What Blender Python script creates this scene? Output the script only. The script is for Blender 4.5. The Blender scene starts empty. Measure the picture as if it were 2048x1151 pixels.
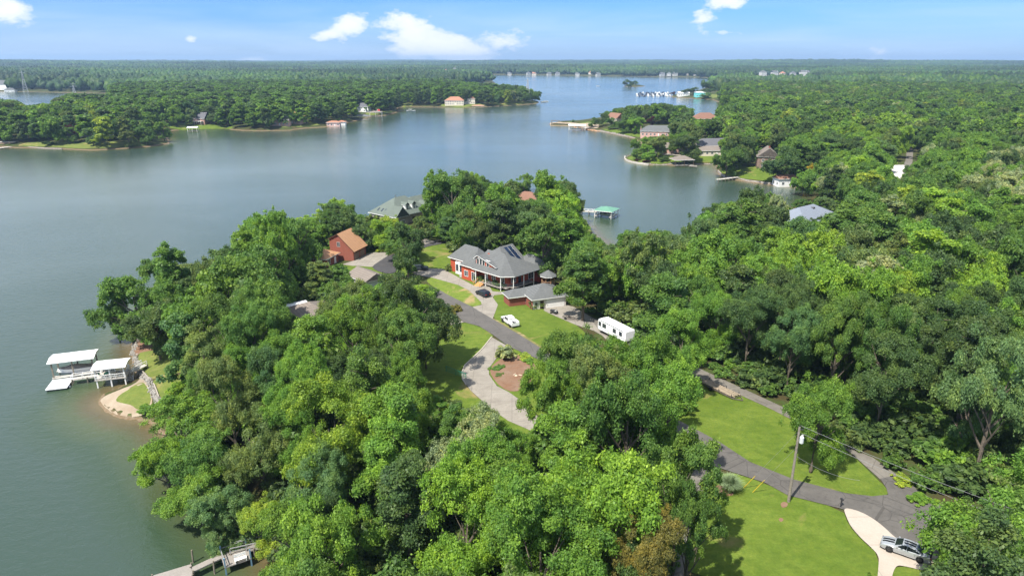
import bpy, bmesh, math, random
import numpy as np
from mathutils import Vector, Matrix, Euler
from mathutils.geometry import delaunay_2d_cdt

R = math.radians
SC = bpy.context.scene
COL = SC.collection
# ------------------------------------------------------------------ camera
CAMZ = 64.0
PITCH = R(18.45)
FPX = 1365.0                       # focal length in pixels of the 2048 px wide photograph
cam_d = bpy.data.cameras.new("camera")
cam = bpy.data.objects.new("camera", cam_d)
COL.objects.link(cam)
cam.location = (0, 0, CAMZ)
cam.rotation_euler = (math.pi / 2 - PITCH, 0, 0)
cam_d.sensor_width = 36.0
cam_d.lens = FPX / 2048 * 36
cam_d.clip_start = 0.5
cam_d.clip_end = 40000
SC.camera = cam
# ------------------------------------------------------------------ world, sun, exposure
SUN_EL, SUN_AZ = R(56), R(220.5)
SC.view_settings.view_transform = 'Standard'
SC.view_settings.look = 'None'
SC.view_settings.gamma = 1
SC.view_settings.exposure = 0.80
try:
    SC.cycles.max_bounces = 8
    SC.cycles.diffuse_bounces = 5
    SC.cycles.glossy_bounces = 3
    SC.cycles.transmission_bounces = 4
    SC.cycles.volume_bounces = 0
    SC.cycles.transparent_max_bounces = 8
    SC.cycles.caustics_reflective = False
    SC.cycles.caustics_refractive = False
    SC.cycles.sample_clamp_indirect = 6
    SC.cycles.use_light_tree = False
except Exception:
    pass


class NT:
    """tiny node-tree writer"""
    def __init__(s, tree):
        s.t = tree
        s.n = tree.nodes
        s.l = tree.links

    def node(s, typ, **kw):
        n = s.n.new(typ)
        for k, v in kw.items():
            setattr(n, k, v)
        return n

    def set(s, sock, v):
        if isinstance(v, bpy.types.NodeSocket):
            s.l.new(v, sock)
        elif v is not None:
            sock.default_value = v

    def math(s, op, a, b=None, c=None, clamp=False):
        n = s.node('ShaderNodeMath', operation=op)
        n.use_clamp = clamp
        s.set(n.inputs[0], a)
        if b is not None: s.set(n.inputs[1], b)
        if c is not None: s.set(n.inputs[2], c)
        return n.outputs[0]

    def mix(s, f, a, b, typ='MIX'):
        n = s.node('ShaderNodeMix', data_type='RGBA', blend_type=typ)
        s.set(n.inputs[0], f)
        s.set(n.inputs[6], c4(a)); s.set(n.inputs[7], c4(b))
        return n.outputs[2]

    def ramp(s, f, stops, interp='LINEAR'):
        n = s.node('ShaderNodeValToRGB')
        cr = n.color_ramp
        cr.interpolation = interp
        while len(cr.elements) < len(stops):
            cr.elements.new(0.5)
        for e, (p, c) in zip(cr.elements, stops):
            e.position = p
            e.color = c4(c) if not isinstance(c, (int, float)) else (c, c, c, 1)
        s.set(n.inputs[0], f)
        return n.outputs[0]

    def noise(s, vec, scale, detail=3, rough=0.55, dist=0.0):
        n = s.node('ShaderNodeTexNoise')
        s.set(n.inputs['Vector'], vec)
        n.inputs['Scale'].default_value = scale
        n.inputs['Detail'].default_value = detail
        n.inputs['Roughness'].default_value = rough
        n.inputs['Distortion'].default_value = dist
        return n.outputs[0]

    def mapr(s, v, a, b, c=0.0, d=1.0):
        n = s.node('ShaderNodeMapRange')
        s.set(n.inputs[0], v)
        n.inputs[1].default_value = a; n.inputs[2].default_value = b
        n.inputs[3].default_value = c; n.inputs[4].default_value = d
        return n.outputs[0]

    def scalev(s, vec, sc):
        n = s.node('ShaderNodeVectorMath', operation='MULTIPLY')
        s.set(n.inputs[0], vec)
        n.inputs[1].default_value = sc
        return n.outputs[0]


def c4(c):
    if isinstance(c, bpy.types.NodeSocket):
        return c
    c = tuple(c)
    return c if len(c) == 4 else c + (1.0,)


world = bpy.data.worlds.new("World")
SC.world = world
world.use_nodes = True
W = NT(world.node_tree)
W.n.clear()
sky = W.node('ShaderNodeTexSky', sky_type='NISHITA')
sky.sun_disc = False
sky.sun_elevation = SUN_EL
sky.sun_rotation = SUN_AZ
sky.altitude = 200
sky.air_density = 1.0
sky.dust_density = 0.6
sky.ozone_density = 2.2
tc = W.node('ShaderNodeTexCoord')
sep = W.node('ShaderNodeSeparateXYZ')
W.l.new(tc.outputs['Generated'], sep.inputs[0])
dx, dy, dz = sep.outputs
az = W.math('ARCTAN2', dx, dy)
el = dz
com = W.node('ShaderNodeCombineXYZ')
W.set(com.inputs[0], az); W.set(com.inputs[1], W.math('MULTIPLY', el, 2.0))
cvec = com.outputs[0]
n1 = W.noise(cvec, 16, 7, 0.6, 0.3)
n2 = W.noise(cvec, 60, 4, 0.6)


def pix_dir(u, v):
    X = (u - 1024) / FPX; Y = (v - 575.5) / FPX
    d = Vector((X, math.cos(PITCH) - Y * math.sin(PITCH), -math.sin(PITCH) - Y * math.cos(PITCH))).normalized()
    return math.atan2(d.x, d.y), d.z


def blob(u, v, w, h, tilt=0.0, gain=1.0):
    a, e = pix_dir(u, v)
    k = 1 / FPX
    ca, sa = math.cos(tilt), math.sin(tilt)
    p = W.math('DIVIDE', W.math('SUBTRACT', az, a), k)
    q = W.math('DIVIDE', W.math('SUBTRACT', el, e), k)
    X = W.math('DIVIDE', W.math('ADD', W.math('MULTIPLY', p, ca), W.math('MULTIPLY', q, sa)), w)
    Y = W.math('DIVIDE', W.math('SUBTRACT', W.math('MULTIPLY', q, ca), W.math('MULTIPLY', p, sa)), h)
    d = W.math('SQRT', W.math('ADD', W.math('MULTIPLY', X, X), W.math('MULTIPLY', Y, Y)))
    return W.math('MULTIPLY', W.math('SUBTRACT', 1.0, d), gain)


mx = None
for b in ((694, 50, 44, 24, 0.35), (660, 68, 34, 12, 0.2), (826, 74, 78, 42, -0.25), (895, 97, 108, 36, -0.28), (1000, 85, 60, 26, 0, 0.55),
          (1448, 4, 52, 16, 0), (1404, 36, 20, 26, -0.5, 0.7), (24, 18, 36, 30, -0.3), (505, 121, 36, 8, 0), (382, 78, 14, 9, 0, 0.6),
          (1756, 110, 20, 16, 0, 0.4), (1450, 66, 40, 7, 0, 0.4), (5, 0, 30, 30, 0, 0.8)):
    m = blob(*b)
    mx = m if mx is None else W.math('MAXIMUM', mx, m)
puff = W.math('ADD', W.math('MULTIPLY', mx, 1.1), W.math('SUBTRACT', W.math('ADD', W.math('MULTIPLY', n1, 1.9), W.math('MULTIPLY', n2, 1.0)), 1.53))
puff = W.ramp(puff, ((0.0, 0.0), (0.42, 0.85), (0.8, 1.0)))
# thin high cloud near the horizon and scattered cloud over the rest of the dome
com2 = W.node('ShaderNodeCombineXYZ')
W.set(com2.inputs[0], az); W.set(com2.inputs[1], W.math('MULTIPLY', el, 9.0))
veil = W.noise(com2.outputs[0], 3.2, 5, 0.55, 0.4)
veil = W.math('MULTIPLY', W.ramp(veil, ((0.36, 0.0), (0.66, 1.0))), W.ramp(el, ((0.0, 1.0), (0.05, 0.8), (0.085, 0.0))))
veil = W.math('MULTIPLY', veil, 0.62)
hz = W.ramp(el, ((0.0, 0.34), (0.02, 0.14), (0.045, 0.0)))
veil = W.math('MAXIMUM', veil, hz)
dome = W.noise(tc.outputs['Generated'], 3.3, 8, 0.6, 0.3)
dome = W.math('MULTIPLY', W.ramp(dome, ((0.42, 0.0), (0.60, 1.0))), W.ramp(el, ((0.088, 0.0), (0.15, 1.0))))
dome = W.math('MULTIPLY', dome, 0.85)
c = W.mix(veil, W.mix(1.0, sky.outputs[0], W.ramp(el, ((0.0, (0.42, 0.63, 1.12)), (0.09, (0.26, 0.53, 1.14)), (0.17, (0.92, 1.0, 1.08)), (0.5, (0.9, 1.0, 1.1)))), 'MULTIPLY'), (3.9, 5.1, 7.2))
c = W.mix(dome, c, (7.6, 8.0, 8.5))
c = W.mix(puff, c, (6.3, 6.5, 7.0))
bg = W.node('ShaderNodeBackground')
W.set(bg.inputs[0], c)
bg.inputs[1].default_value = 0.10
wo = W.node('ShaderNodeOutputWorld')
W.l.new(bg.outputs[0], wo.inputs[0])

sun_d = bpy.data.lights.new("sun", 'SUN')
sun_d.energy = 4.6
sun_d.angle = R(0.53)
sun_d.color = (1.0, 0.955, 0.87)
sun = bpy.data.objects.new("sun", sun_d)
COL.objects.link(sun)
_sd = Vector((math.sin(SUN_AZ) * math.cos(SUN_EL), math.cos(SUN_AZ) * math.cos(SUN_EL), math.sin(SUN_EL)))
sun.rotation_euler = _sd.to_track_quat('Z', 'Y').to_euler()
sun.location = (0, 0, 200)

# ------------------------------------------------------------------ helpers: pixels to the place
CP, SP = math.cos(PITCH), math.sin(PITCH)


def P(u, v, z=0.0):
    X = (u - 1024) / FPX; Y = (v - 575.5) / FPX
    d = (X, CP - Y * SP, -SP - Y * CP)
    t = (z - CAMZ) / d[2]
    return (d[0] * t, d[1] * t)


def PXA(x, y, z):
    """points to photo pixels (arrays)"""
    X = x; Yf = y * CP - (z - CAMZ) * SP; Zu = y * SP + (z - CAMZ) * CP
    Yf = np.maximum(Yf, 1e-3)
    return 1024 + FPX * X / Yf, 575.5 - FPX * Zu / Yf, Yf


# ------------------------------------------------------------------ shoreline of the lake
SHORE = [(560,1151),(540,1100),(505,1060),(470,1030),(440,1000),(400,965),(360,915),(330,875),(300,845),(270,838),(240,836),(210,822),
 (196,806),(205,790),(235,778),(262,766),(273,752),(268,735),(264,715),(262,695),(266,680),(275,665),(292,640),(310,610),(340,580),
 (390,560),(450,545),(540,515),(640,480),(700,458),(735,445),(780,440),(850,433),(930,423),(1050,416),(1130,427),(1165,445),(1195,475),
 (1225,500),(1280,512),(1340,508),(1390,495),(1420,480),(1480,465),(1540,445),(1580,428),(1610,410),(1640,394),(1668,380),(1672,375),
 (1640,374.5),(1583,373.5),(1552,371),(1500,364),(1460,358),(1440,350),(1435,343),(1438,336),(1430,327),(1385,329),(1350,331),(1320,329),
 (1297,329.5),(1270,325),(1252,320),(1249,316),(1258,311),(1280,306),(1290,298),(1285,290),(1280,283),(1257,274),(1225,268),(1200,262),
 (1184,259.5),(1165,257),(1148,252),(1101,251.5),(1101,246),(1140,244.5),(1194,237),(1232,232),(1300,228),(1400,236),(1432,228),(1447,215),
 (1440,205),(1425,199),(1400,198),(1370,195.5),(1345,194.5),(1343,191.5),(1372,186),(1400,180),(1420,172),(1443,165),(1450,159),(1440,157.5),
 (1400,155),(1300,153.5),(1200,152),(1100,150.5),(1000,149.5),(988,149.5),(982,156),(985,163),(991,167),(960,168.5),(914,169),(880,171),
 (800,174),(700,178),(690,181),(760,184),(860,181),(914,181),(942,188),(990,193),(1030,197),(1060,200),(1077,203),(1078,206),(1060,208.5),
 (1026,210.5),(985,213),(943,215),(833,214),(799,214.5),(790,219),(799,223),(770,231),(745,233),(736,234),(724,239),(710,242),(696,244),
 (690,248),(653,254),(604,257),(578,261),(545,261.5),(511,262),(475,260.5),(450,257),(400,258.5),(362,260),(344,261),(330,270),(338,283),
 (337,287),(300,293),(250,297),(185,301),(125,298),(55,295),(32,296),(0,293),(-60,293)]
LAKE1 = [P(*p) for p in SHORE] + [(-1700, 536), (-1700, -300), (-5, -300), (-16, 24)]
LAKE2 = [P(*p) for p in [(-500,183),(0,183),(222,187),(228,191),(215,197),(160,212),(100,228),(40,233),(-100,236),(-500,240)]]
ISLE = [P(*p) for p in [(1246,172.5),(1254,170),(1268,170),(1282,171),(1291,172.5),(1275,173.6),(1255,174.2)]]


def _edges(poly):
    a = np.array(poly, float)
    return np.stack([a, np.roll(a, -1, 0)], 1)


def _sd_poly(pts, poly):
    """distance to the outline and inside test"""
    E = _edges(poly)
    best = np.full(len(pts), 1e18)
    ins = np.zeros(len(pts), bool)
    x, y = pts[:, 0], pts[:, 1]
    for (a, b) in E:
        d = b - a
        L = d @ d
        if L < 1e-12: continue
        t = np.clip(((x - a[0]) * d[0] + (y - a[1]) * d[1]) / L, 0, 1)
        q = (x - a[0] - t * d[0]) ** 2 + (y - a[1] - t * d[1]) ** 2
        best = np.minimum(best, q)
        if a[1] != b[1]:
            c = ((a[1] > y) != (b[1] > y)) & (x < (b[0] - a[0]) * (y - a[1]) / (b[1] - a[1]) + a[0])
            ins ^= c
    return np.sqrt(best), ins


def inland(pts):
    """signed distance: + on land, - on the water"""
    pts = np.atleast_2d(np.asarray(pts, float))
    d1, i1 = _sd_poly(pts, LAKE1)
    d2, i2 = _sd_poly(pts, LAKE2)
    d3, i3 = _sd_poly(pts, ISLE)
    s = np.minimum(np.where(i1, -d1, d1), np.where(i2, -d2, d2))
    s = np.maximum(s, np.where(i3, d3, -d3))
    return s


def _sm(a, b, x):
    t = np.clip((x - a) / (b - a), 0, 1)
    return t * t * (3 - 2 * t)


def height(pts, s=None):
    pts = np.atleast_2d(np.asarray(pts, float))
    if s is None: s = inland(pts)
    x, y = pts[:, 0], pts[:, 1]
    r = np.hypot(x, y)
    near = 1 - _sm(255, 355, y - 0.15 * x)
    hm = 4.4 + (2.2 + 4.8 * (1 - _sm(70, 165, y))) * near
    d = np.maximum(s, 0)
    lam = 14 + 8 * near
    roll = 0.5 + 0.25 * np.sin(x / 310 + 1.3) + 0.25 * np.sin(y / 270 + x / 900 + 0.4)
    h = hm * (1 - np.exp(-d / lam)) + 0.25 * _sm(0, 0.6, d) \
        + _sm(90, 500, d) * 9 * roll * _sm(200, 600, r)
    ridge = 0.5 + 0.22 * np.sin(x / 1300 + 2.1 + y / 1900) + 0.2 * np.sin(x / 610 - y / 700) + 0.16 * np.sin(y / 480 + x / 1500) + 0.05 * np.sin(x / 190 + y / 260)
    h = h + _sm(2800, 7000, r) * 37 * ridge * _sm(0, 200, d)
    h = np.where(s < 0, np.maximum(-3.0, 0.16 * s - 0.05), h)
    return h


def hz1(x, y):
    return float(height([(x, y)])[0])


def G(u, v, up=0.0):
    """the ground (or a level UP above it) seen at a pixel of the photograph"""
    z = 7.0 if v > 470 else 3.0
    for _ in range(14):
        x, y = P(u, v, z + up)
        z = 0.5 * z + 0.5 * max(0.0, hz1(x, y))
    return Vector((x, y, z))


# ------------------------------------------------------------------ tagging and mesh building
def tag(o, label=None, cat=None, group=None, kind=None):
    if label: o['label'] = label
    if cat: o['category'] = cat
    if group: o['group'] = group
    if kind: o['kind'] = kind
    return o


def empty(name, loc=(0, 0, 0), rz=0.0, label=None, cat=None, group=None):
    o = bpy.data.objects.new(name, None)
    o.empty_display_size = 0.5
    COL.objects.link(o)
    o.location = loc
    o.rotation_euler = (0, 0, rz)
    return tag(o, label, cat, group)


def mesh_obj(name, verts, faces, mats, parent=None, smooth=False, mi=None):
    me = bpy.data.meshes.new(name)
    me.from_pydata([tuple(v) for v in verts], [], [tuple(f) for f in faces])
    for m in (mats if isinstance(mats, (list, tuple)) else [mats]):
        me.materials.append(m)
    if mi is not None:
        me.polygons.foreach_set('material_index', mi)
    if smooth:
        me.polygons.foreach_set('use_smooth', [True] * len(me.polygons))
    me.update()
    o = bpy.data.objects.new(name, me)
    COL.objects.link(o)
    o.parent = parent
    return o


def np_mesh(name, V, Q, mat, n=4):
    """quick mesh from numpy verts and n-gons of equal size"""
    me = bpy.data.meshes.new(name)
    me.vertices.add(len(V)); me.vertices.foreach_set('co', np.ascontiguousarray(V, np.float32).ravel())
    me.loops.add(Q.size); me.loops.foreach_set('vertex_index', Q.astype(np.int32).ravel())
    me.polygons.add(len(Q)); me.polygons.foreach_set('loop_start', np.arange(0, Q.size, n, dtype=np.int32))
    me.polygons.foreach_set('loop_total', np.full(len(Q), n, np.int32)) if bpy.app.version < (4, 0) else None
    me.materials.append(mat)
    me.update(calc_edges=True)
    me.validate()
    return me


class MB:
    """collects boxes, prisms, bars, discs into one mesh"""
    def __init__(s):
        s.v = []; s.f = []; s.m = []

    def add(s, verts, faces, mi=0):
        k = len(s.v)
        s.v += [tuple(v) for v in verts]
        s.f += [tuple(i + k for i in f) for f in faces]
        s.m += [mi] * len(faces)
        return s

    def box(s, x0, x1, y0, y1, z0, z1, mi=0, M=None):
        v = [(x0,y0,z0),(x1,y0,z0),(x1,y1,z0),(x0,y1,z0),(x0,y0,z1),(x1,y0,z1),(x1,y1,z1),(x0,y1,z1)]
        if M is not None: v = [M @ Vector(p) for p in v]
        return s.add(v, [(0,3,2,1),(4,5,6,7),(0,1,5,4),(1,2,6,5),(2,3,7,6),(3,0,4,7)], mi)

    def bar(s, a, b, w, h=None, mi=0):
        """a square bar between two points"""
        h = h or w
        a, b = Vector(a), Vector(b)
        d = (b - a)
        if d.length < 1e-6: return s
        q = d.to_track_quat('Z', 'Y').to_matrix()
        X = q @ Vector((1, 0, 0)) * (w / 2); Y = q @ Vector((0, 1, 0)) * (h / 2)
        v = [a - X - Y, a + X - Y, a + X + Y, a - X + Y, b - X - Y, b + X - Y, b + X + Y, b - X + Y]
        return s.add(v, [(0,3,2,1),(4,5,6,7),(0,1,5,4),(1,2,6,5),(2,3,7,6),(3,0,4,7)], mi)

    def tube(s, pts, rad, n=8, mi=0, cap=True):
        pts = [Vector(p) for p in pts]
        if not isinstance(rad, (list, tuple)): rad = [rad] * len(pts)
        k = len(s.v)
        for i, p in enumerate(pts):
            d = (pts[min(i + 1, len(pts) - 1)] - pts[max(i - 1, 0)])
            q = d.to_track_quat('Z', 'Y').to_matrix() if d.length > 1e-9 else Matrix.Identity(3)
            for j in range(n):
                a = 2 * math.pi * j / n
                s.v.append(tuple(p + q @ Vector((math.cos(a) * rad[i], math.sin(a) * rad[i], 0))))
        for i in range(len(pts) - 1):
            for j in range(n):
                j2 = (j + 1) % n
                s.f.append((k + i*n + j, k + i*n + j2, k + (i+1)*n + j2, k + (i+1)*n + j)); s.m.append(mi)
        if cap:
            s.f.append(tuple(k + j for j in range(n))[::-1]); s.m.append(mi)
            s.f.append(tuple(k + (len(pts)-1)*n + j for j in range(n))); s.m.append(mi)
        return s

    def prism(s, poly, z0, z1, mi=0):
        n = len(poly)
        v = [(p[0], p[1], z0) for p in poly] + [(p[0], p[1], z1) for p in poly]
        f = [tuple(range(n))[::-1], tuple(range(n, 2 * n))] + [(i, (i+1) % n, n + (i+1) % n, n + i) for i in range(n)]
        return s.add(v, f, mi)

    def build(s, name, mats, parent=None, smooth=False):
        o = mesh_obj(name, s.v, s.f, mats, parent, smooth, s.m)
        bm = bmesh.new(); bm.from_mesh(o.data)
        bmesh.ops.recalc_face_normals(bm, faces=bm.faces)
        bm.to_mesh(o.data); bm.free()
        return o


# ------------------------------------------------------------------ materials
MATS = {}


def mat(name, col, rough=0.7, metal=0.0, var=0.0, scale=1.0, spec=0.3, bump=0.0, col2=None):
    if name in MATS: return MATS[name]
    m = bpy.data.materials.new(name); m.use_nodes = True
    T = NT(m.node_tree)
    b = T.n['Principled BSDF']
    b.inputs['Roughness'].default_value = rough
    b.inputs['Metallic'].default_value = metal
    b.inputs['Specular IOR Level'].default_value = spec
    if var or bump or col2:
        t = T.node('ShaderNodeTexCoord').outputs['Object']
        nz = T.noise(t, scale, 5, 0.6)
        a = tuple(x * (1 - var) for x in col); c = col2 or tuple(min(1, x * (1 + var)) for x in col)
        T.set(b.inputs['Base Color'], T.ramp(nz, ((0.3, a), (0.7, c))))
        if bump:
            bp = T.node('ShaderNodeBump'); bp.inputs['Strength'].default_value = bump
            bp.inputs['Distance'].default_value = 0.05
            T.set(bp.inputs['Height'], nz); T.l.new(bp.outputs[0], b.inputs['Normal'])
    else:
        b.inputs['Base Color'].default_value = c4(col)
    MATS[name] = m
    return m


def banded(name, col, col2, pitch, axis='Z', rough=0.8, frac=0.12, var=0.12):
    """siding, brick courses, shingle rows or boards: dark lines every PITCH metres along an object axis"""
    if name in MATS: return MATS[name]
    m = bpy.data.materials.new(name); m.use_nodes = True
    T = NT(m.node_tree); b = T.n['Principled BSDF']
    b.inputs['Roughness'].default_value = rough
    b.inputs['Specular IOR Level'].default_value = 0.25
    t = T.node('ShaderNodeTexCoord').outputs['Object']
    s = T.node('ShaderNodeSeparateXYZ'); T.l.new(t, s.inputs[0])
    a = s.outputs['XYZ'.index(axis)]
    f = T.math('FRACT', T.math('DIVIDE', a, pitch))
    line = T.math('LESS_THAN', f, frac)
    nz = T.math('ADD', T.math('MULTIPLY', T.noise(t, 0.5, 5, 0.65, 0.4), .5), T.math('MULTIPLY', T.noise(T.scalev(t, (1, 1, .25)), 1.7, 4, 0.6), .5))
    nf = T.noise(T.scalev(t, (3, 3, 9)), 1.0, 3, 0.6)
    base = T.ramp(nz, ((0.3, tuple(x * (1 - var) for x in col)), (0.7, tuple(x * (1 + var) for x in col))))
    base = T.mix(T.mapr(nf, 0.35, 0.7, 0, 0.5), base, tuple(x * 0.8 for x in col))
    T.set(b.inputs['Base Color'], T.mix(T.math('MULTIPLY', line, 0.6), base, col2))
    MATS[name] = m
    return m


def ground_material():
    m = bpy.data.materials.new('forest_floor'); m.use_nodes = True
    T = NT(m.node_tree); b = T.n['Principled BSDF']
    b.inputs['Roughness'].default_value = 0.95; b.inputs['Specular IOR Level'].default_value = 0.1
    g = T.node('ShaderNodeNewGeometry').outputs['Position']
    s = T.node('ShaderNodeSeparateXYZ'); T.l.new(g, s.inputs[0])
    n = T.noise(g, 0.22, 5, 0.6); nf = T.noise(g, 1.7, 4, 0.65)
    floor = T.mix(T.mapr(n, 0.4, 0.62), (0.06, 0.05, 0.022), (0.05, 0.085, 0.02))
    floor = T.mix(T.mapr(nf, 0.5, 0.75, 0, 0.7), floor, (0.10, 0.07, 0.035))
    clay = T.mix(T.mapr(nf, 0.35, 0.7), (0.15, 0.10, 0.055), (0.22, 0.175, 0.12))
    z = T.math('ADD', s.outputs[2], T.math('MULTIPLY', T.math('SUBTRACT', nf, 0.5), 0.7))
    c = T.mix(T.mapr(z, 0.28, 0.6), clay, floor)
    c = T.mix(T.mapr(s.outputs[2], -1.2, -0.15), (0.05, 0.045, 0.02), c)
    T.set(b.inputs['Base Color'], c)
    return m


def grass_material(name, a, bcol, dry, dry_amt=0.0, dry_scale=0.09):
    m = bpy.data.materials.new(name); m.use_nodes = True
    T = NT(m.node_tree); b = T.n['Principled BSDF']
    b.inputs['Roughness'].default_value = 0.95; b.inputs['Specular IOR Level'].default_value = 0.12
    g = T.node('ShaderNodeNewGeometry').outputs['Position']
    n = T.noise(g, 0.16, 4, 0.6); nf = T.noise(g, 3.2, 4, 0.7); nd = T.noise(g, dry_scale, 5, 0.6, 0.6)
    # mowing passes
    st = T.noise(T.scalev(g, (0.22, 0.9, 0.1)), 1.0, 4, 0.6, 0.8)
    c = T.mix(T.mapr(n, 0.35, 0.65), a, bcol)
    c = T.mix(T.mapr(st, 0.35, 0.65, 0, 0.55), c, tuple(x * 0.8 for x in a))
    c = T.mix(T.mapr(nf, 0.25, 0.75, 0.0, 0.65), c, tuple(x * 0.55 for x in a))
    mw = T.node('ShaderNodeTexWave'); T.set(mw.inputs['Vector'], g); mw.bands_direction = 'DIAGONAL'; mw.inputs['Scale'].default_value = 0.16; mw.inputs['Distortion'].default_value = 2.2; mw.inputs['Detail Scale'].default_value = .15
    c = T.mix(T.math('MULTIPLY', mw.outputs['Fac'], 0.16), c, tuple(x * 0.62 for x in a))
    nm = T.noise(g, 0.75, 5, 0.65, 0.5)
    c = T.mix(1.0, c, T.ramp(nm, ((0.3, (0.78, 0.84, 0.8)), (0.5, (1, 1, 1)), (0.72, (1.22, 1.10, 1.15)))), 'MULTIPLY')
    c = T.mix(T.mapr(nd, 0.62 - dry_amt, 0.74 - dry_amt), c, dry)
    bp = T.node('ShaderNodeBump'); bp.inputs['Strength'].default_value = 0.6; bp.inputs['Distance'].default_value = 0.12
    T.set(bp.inputs['Height'], nf); T.l.new(bp.outputs[0], b.inputs['Normal'])
    T.set(b.inputs['Base Color'], c)
    return m


def paving_material(name, a, bcol, crack=0.0, joint=0.0, stain=0.5):
    m = bpy.data.materials.new(name); m.use_nodes = True
    T = NT(m.node_tree); b = T.n['Principled BSDF']
    b.inputs['Roughness'].default_value = 0.85; b.inputs['Specular IOR Level'].default_value = 0.25
    g = T.node('ShaderNodeNewGeometry').outputs['Position']
    n = T.noise(g, 0.35, 5, 0.6, 0.5); nf = T.noise(g, 4.0, 4, 0.7)
    c = T.mix(T.mapr(n, 0.35, 0.65), a, bcol)
    c = T.mix(T.mapr(nf, 0.3, 0.7, 0, 0.35), c, tuple(x * 0.75 for x in a))
    st = T.noise(T.scalev(g, (1, 1, 0.2)), 0.9, 6, 0.7, 1.2)
    c = T.mix(T.mapr(st, 0.52, 0.68, 0, stain), c, tuple(x * 0.6 for x in a))
    if joint:
        v = T.node('ShaderNodeTexBrick'); T.set(v.inputs['Vector'], g)
        v.inputs['Scale'].default_value = 1.0
        v.inputs['Brick Width'].default_value = joint; v.inputs['Row Height'].default_value = joint
        v.inputs['Mortar Size'].default_value = 0.05; v.offset = 0
        c = T.mix(T.math('MULTIPLY', v.outputs['Fac'], 0.45), c, tuple(x * 0.45 for x in a))
    if crack:
        v = T.node('ShaderNodeTexVoronoi', feature='DISTANCE_TO_EDGE'); T.set(v.inputs['Vector'], g)
        v.inputs['Scale'].default_value = 0.22
        c = T.mix(T.math('MULTIPLY', T.math('LESS_THAN', v.outputs[0], 0.012), crack), c, tuple(x * 0.5 for x in a))
    T.set(b.inputs['Base Color'], c)
    return m


def water_material():
    m = bpy.data.materials.new('lake_water'); m.use_nodes = True
    T = NT(m.node_tree); b = T.n['Principled BSDF']
    g = T.node('ShaderNodeNewGeometry').outputs['Position']
    at = T.node('ShaderNodeAttribute'); at.attribute_name = 'shore'
    d = at.outputs['Fac']
    nb = T.noise(g, 0.08, 4, 0.6)
    dd = T.math('ADD', T.math('MULTIPLY', d, 1.25), T.math('MULTIPLY', T.math('SUBTRACT', nb, 0.5), 4.0))
    deep = T.mix(T.mapr(T.noise(g, 0.006, 3), 0.35, 0.65), (0.084, 0.116, 0.106), (0.112, 0.148, 0.140))  # body colour lifted far from shore, standing in for reflected sky
    c = T.ramp(T.mapr(dd, 0.0, 20.0), ((0.0, (0.14, 0.105, 0.05)), (0.12, (0.09, 0.075, 0.034)), (0.3, (0.062, 0.080, 0.034)), (0.62, (0.036, 0.062, 0.034)), (1.0, (0.040, 0.066, 0.050))))  # brown shallows; outer greens darkened to stand in for mirrored shore trees
    c = T.mix(T.mapr(dd, 35, 230), c, deep)
    T.set(b.inputs['Base Color'], c)
    b.inputs['IOR'].default_value = 1.33
    b.inputs['Specular IOR Level'].default_value = 0.5
    # wind: broad patches of smoother and rougher water
    wp = T.noise(T.scalev(g, (0.35, 1, 1)), 0.011, 4, 0.6, 0.8)
    T.set(b.inputs['Roughness'], T.mapr(wp, 0.35, 0.65, 0.07, 0.16))
    w1 = T.noise(T.scalev(g, (0.8, 1.3, 1)), 0.55, 4, 0.6, 0.4)
    w2 = T.noise(T.scalev(g, (1.0, 1.6, 1)), 2.3, 3, 0.6)
    hgt = T.math('ADD', T.math('MULTIPLY', w1, 0.17), T.math('MULTIPLY', w2, 0.06))
    bp = T.node('ShaderNodeBump'); T.set(bp.inputs['Strength'], T.mapr(wp, 0.3, 0.7, 0.55, 1.0))
    bp.inputs['Distance'].default_value = 1.0
    T.set(bp.inputs['Height'], hgt); T.l.new(bp.outputs[0], b.inputs['Normal'])
    return m


def leaf_material(name, instanced):
    """the tint of a tree comes from its object colour (or from its instance)"""
    m = bpy.data.materials.new(name); m.use_nodes = True
    T = NT(m.node_tree); T.n.clear()
    if instanced:
        a = T.node('ShaderNodeAttribute', attribute_type='INSTANCER'); a.attribute_name = 'tint'
        tint = a.outputs['Color']
    else:
        tint = T.node('ShaderNodeObjectInfo').outputs['Color']
    v = T.node('ShaderNodeAttribute'); v.attribute_name = 'leafv'
    sp = T.node('ShaderNodeSeparateColor'); T.l.new(v.outputs['Color'], sp.inputs[0])
    r1, r2 = sp.outputs[0], sp.outputs[1]
    c = T.mix(1.0, tint, T.ramp(r1, ((0.0, (0.62, 0.66, 0.7)), (0.55, (1.0, 1.0, 1.0)), (1.0, (1.45, 1.32, 1.1)))), 'MULTIPLY')
    c = T.mix(1.0, c, T.ramp(r2, ((0.0, (0.78, 0.85, 0.95)), (0.5, (1, 1, 1)), (1.0, (1.28, 1.15, 0.9)))), 'MULTIPLY')
    d = T.node('ShaderNodeBsdfPrincipled')
    T.set(d.inputs['Base Color'], c)
    d.inputs['Roughness'].default_value = 0.5
    d.inputs['Specular IOR Level'].default_value = 0.28
    tr = T.node('ShaderNodeBsdfTranslucent')
    T.set(tr.inputs['Color'], T.mix(1.0, c, (1.35, 1.35, 0.55), 'MULTIPLY'))
    mxn = T.node('ShaderNodeMixShader'); mxn.inputs[0].default_value = 0.42
    T.l.new(d.outputs[0], mxn.inputs[1]); T.l.new(tr.outputs[0], mxn.inputs[2])
    o = T.node('ShaderNodeOutputMaterial'); T.l.new(mxn.outputs[0], o.inputs[0])
    return m


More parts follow.
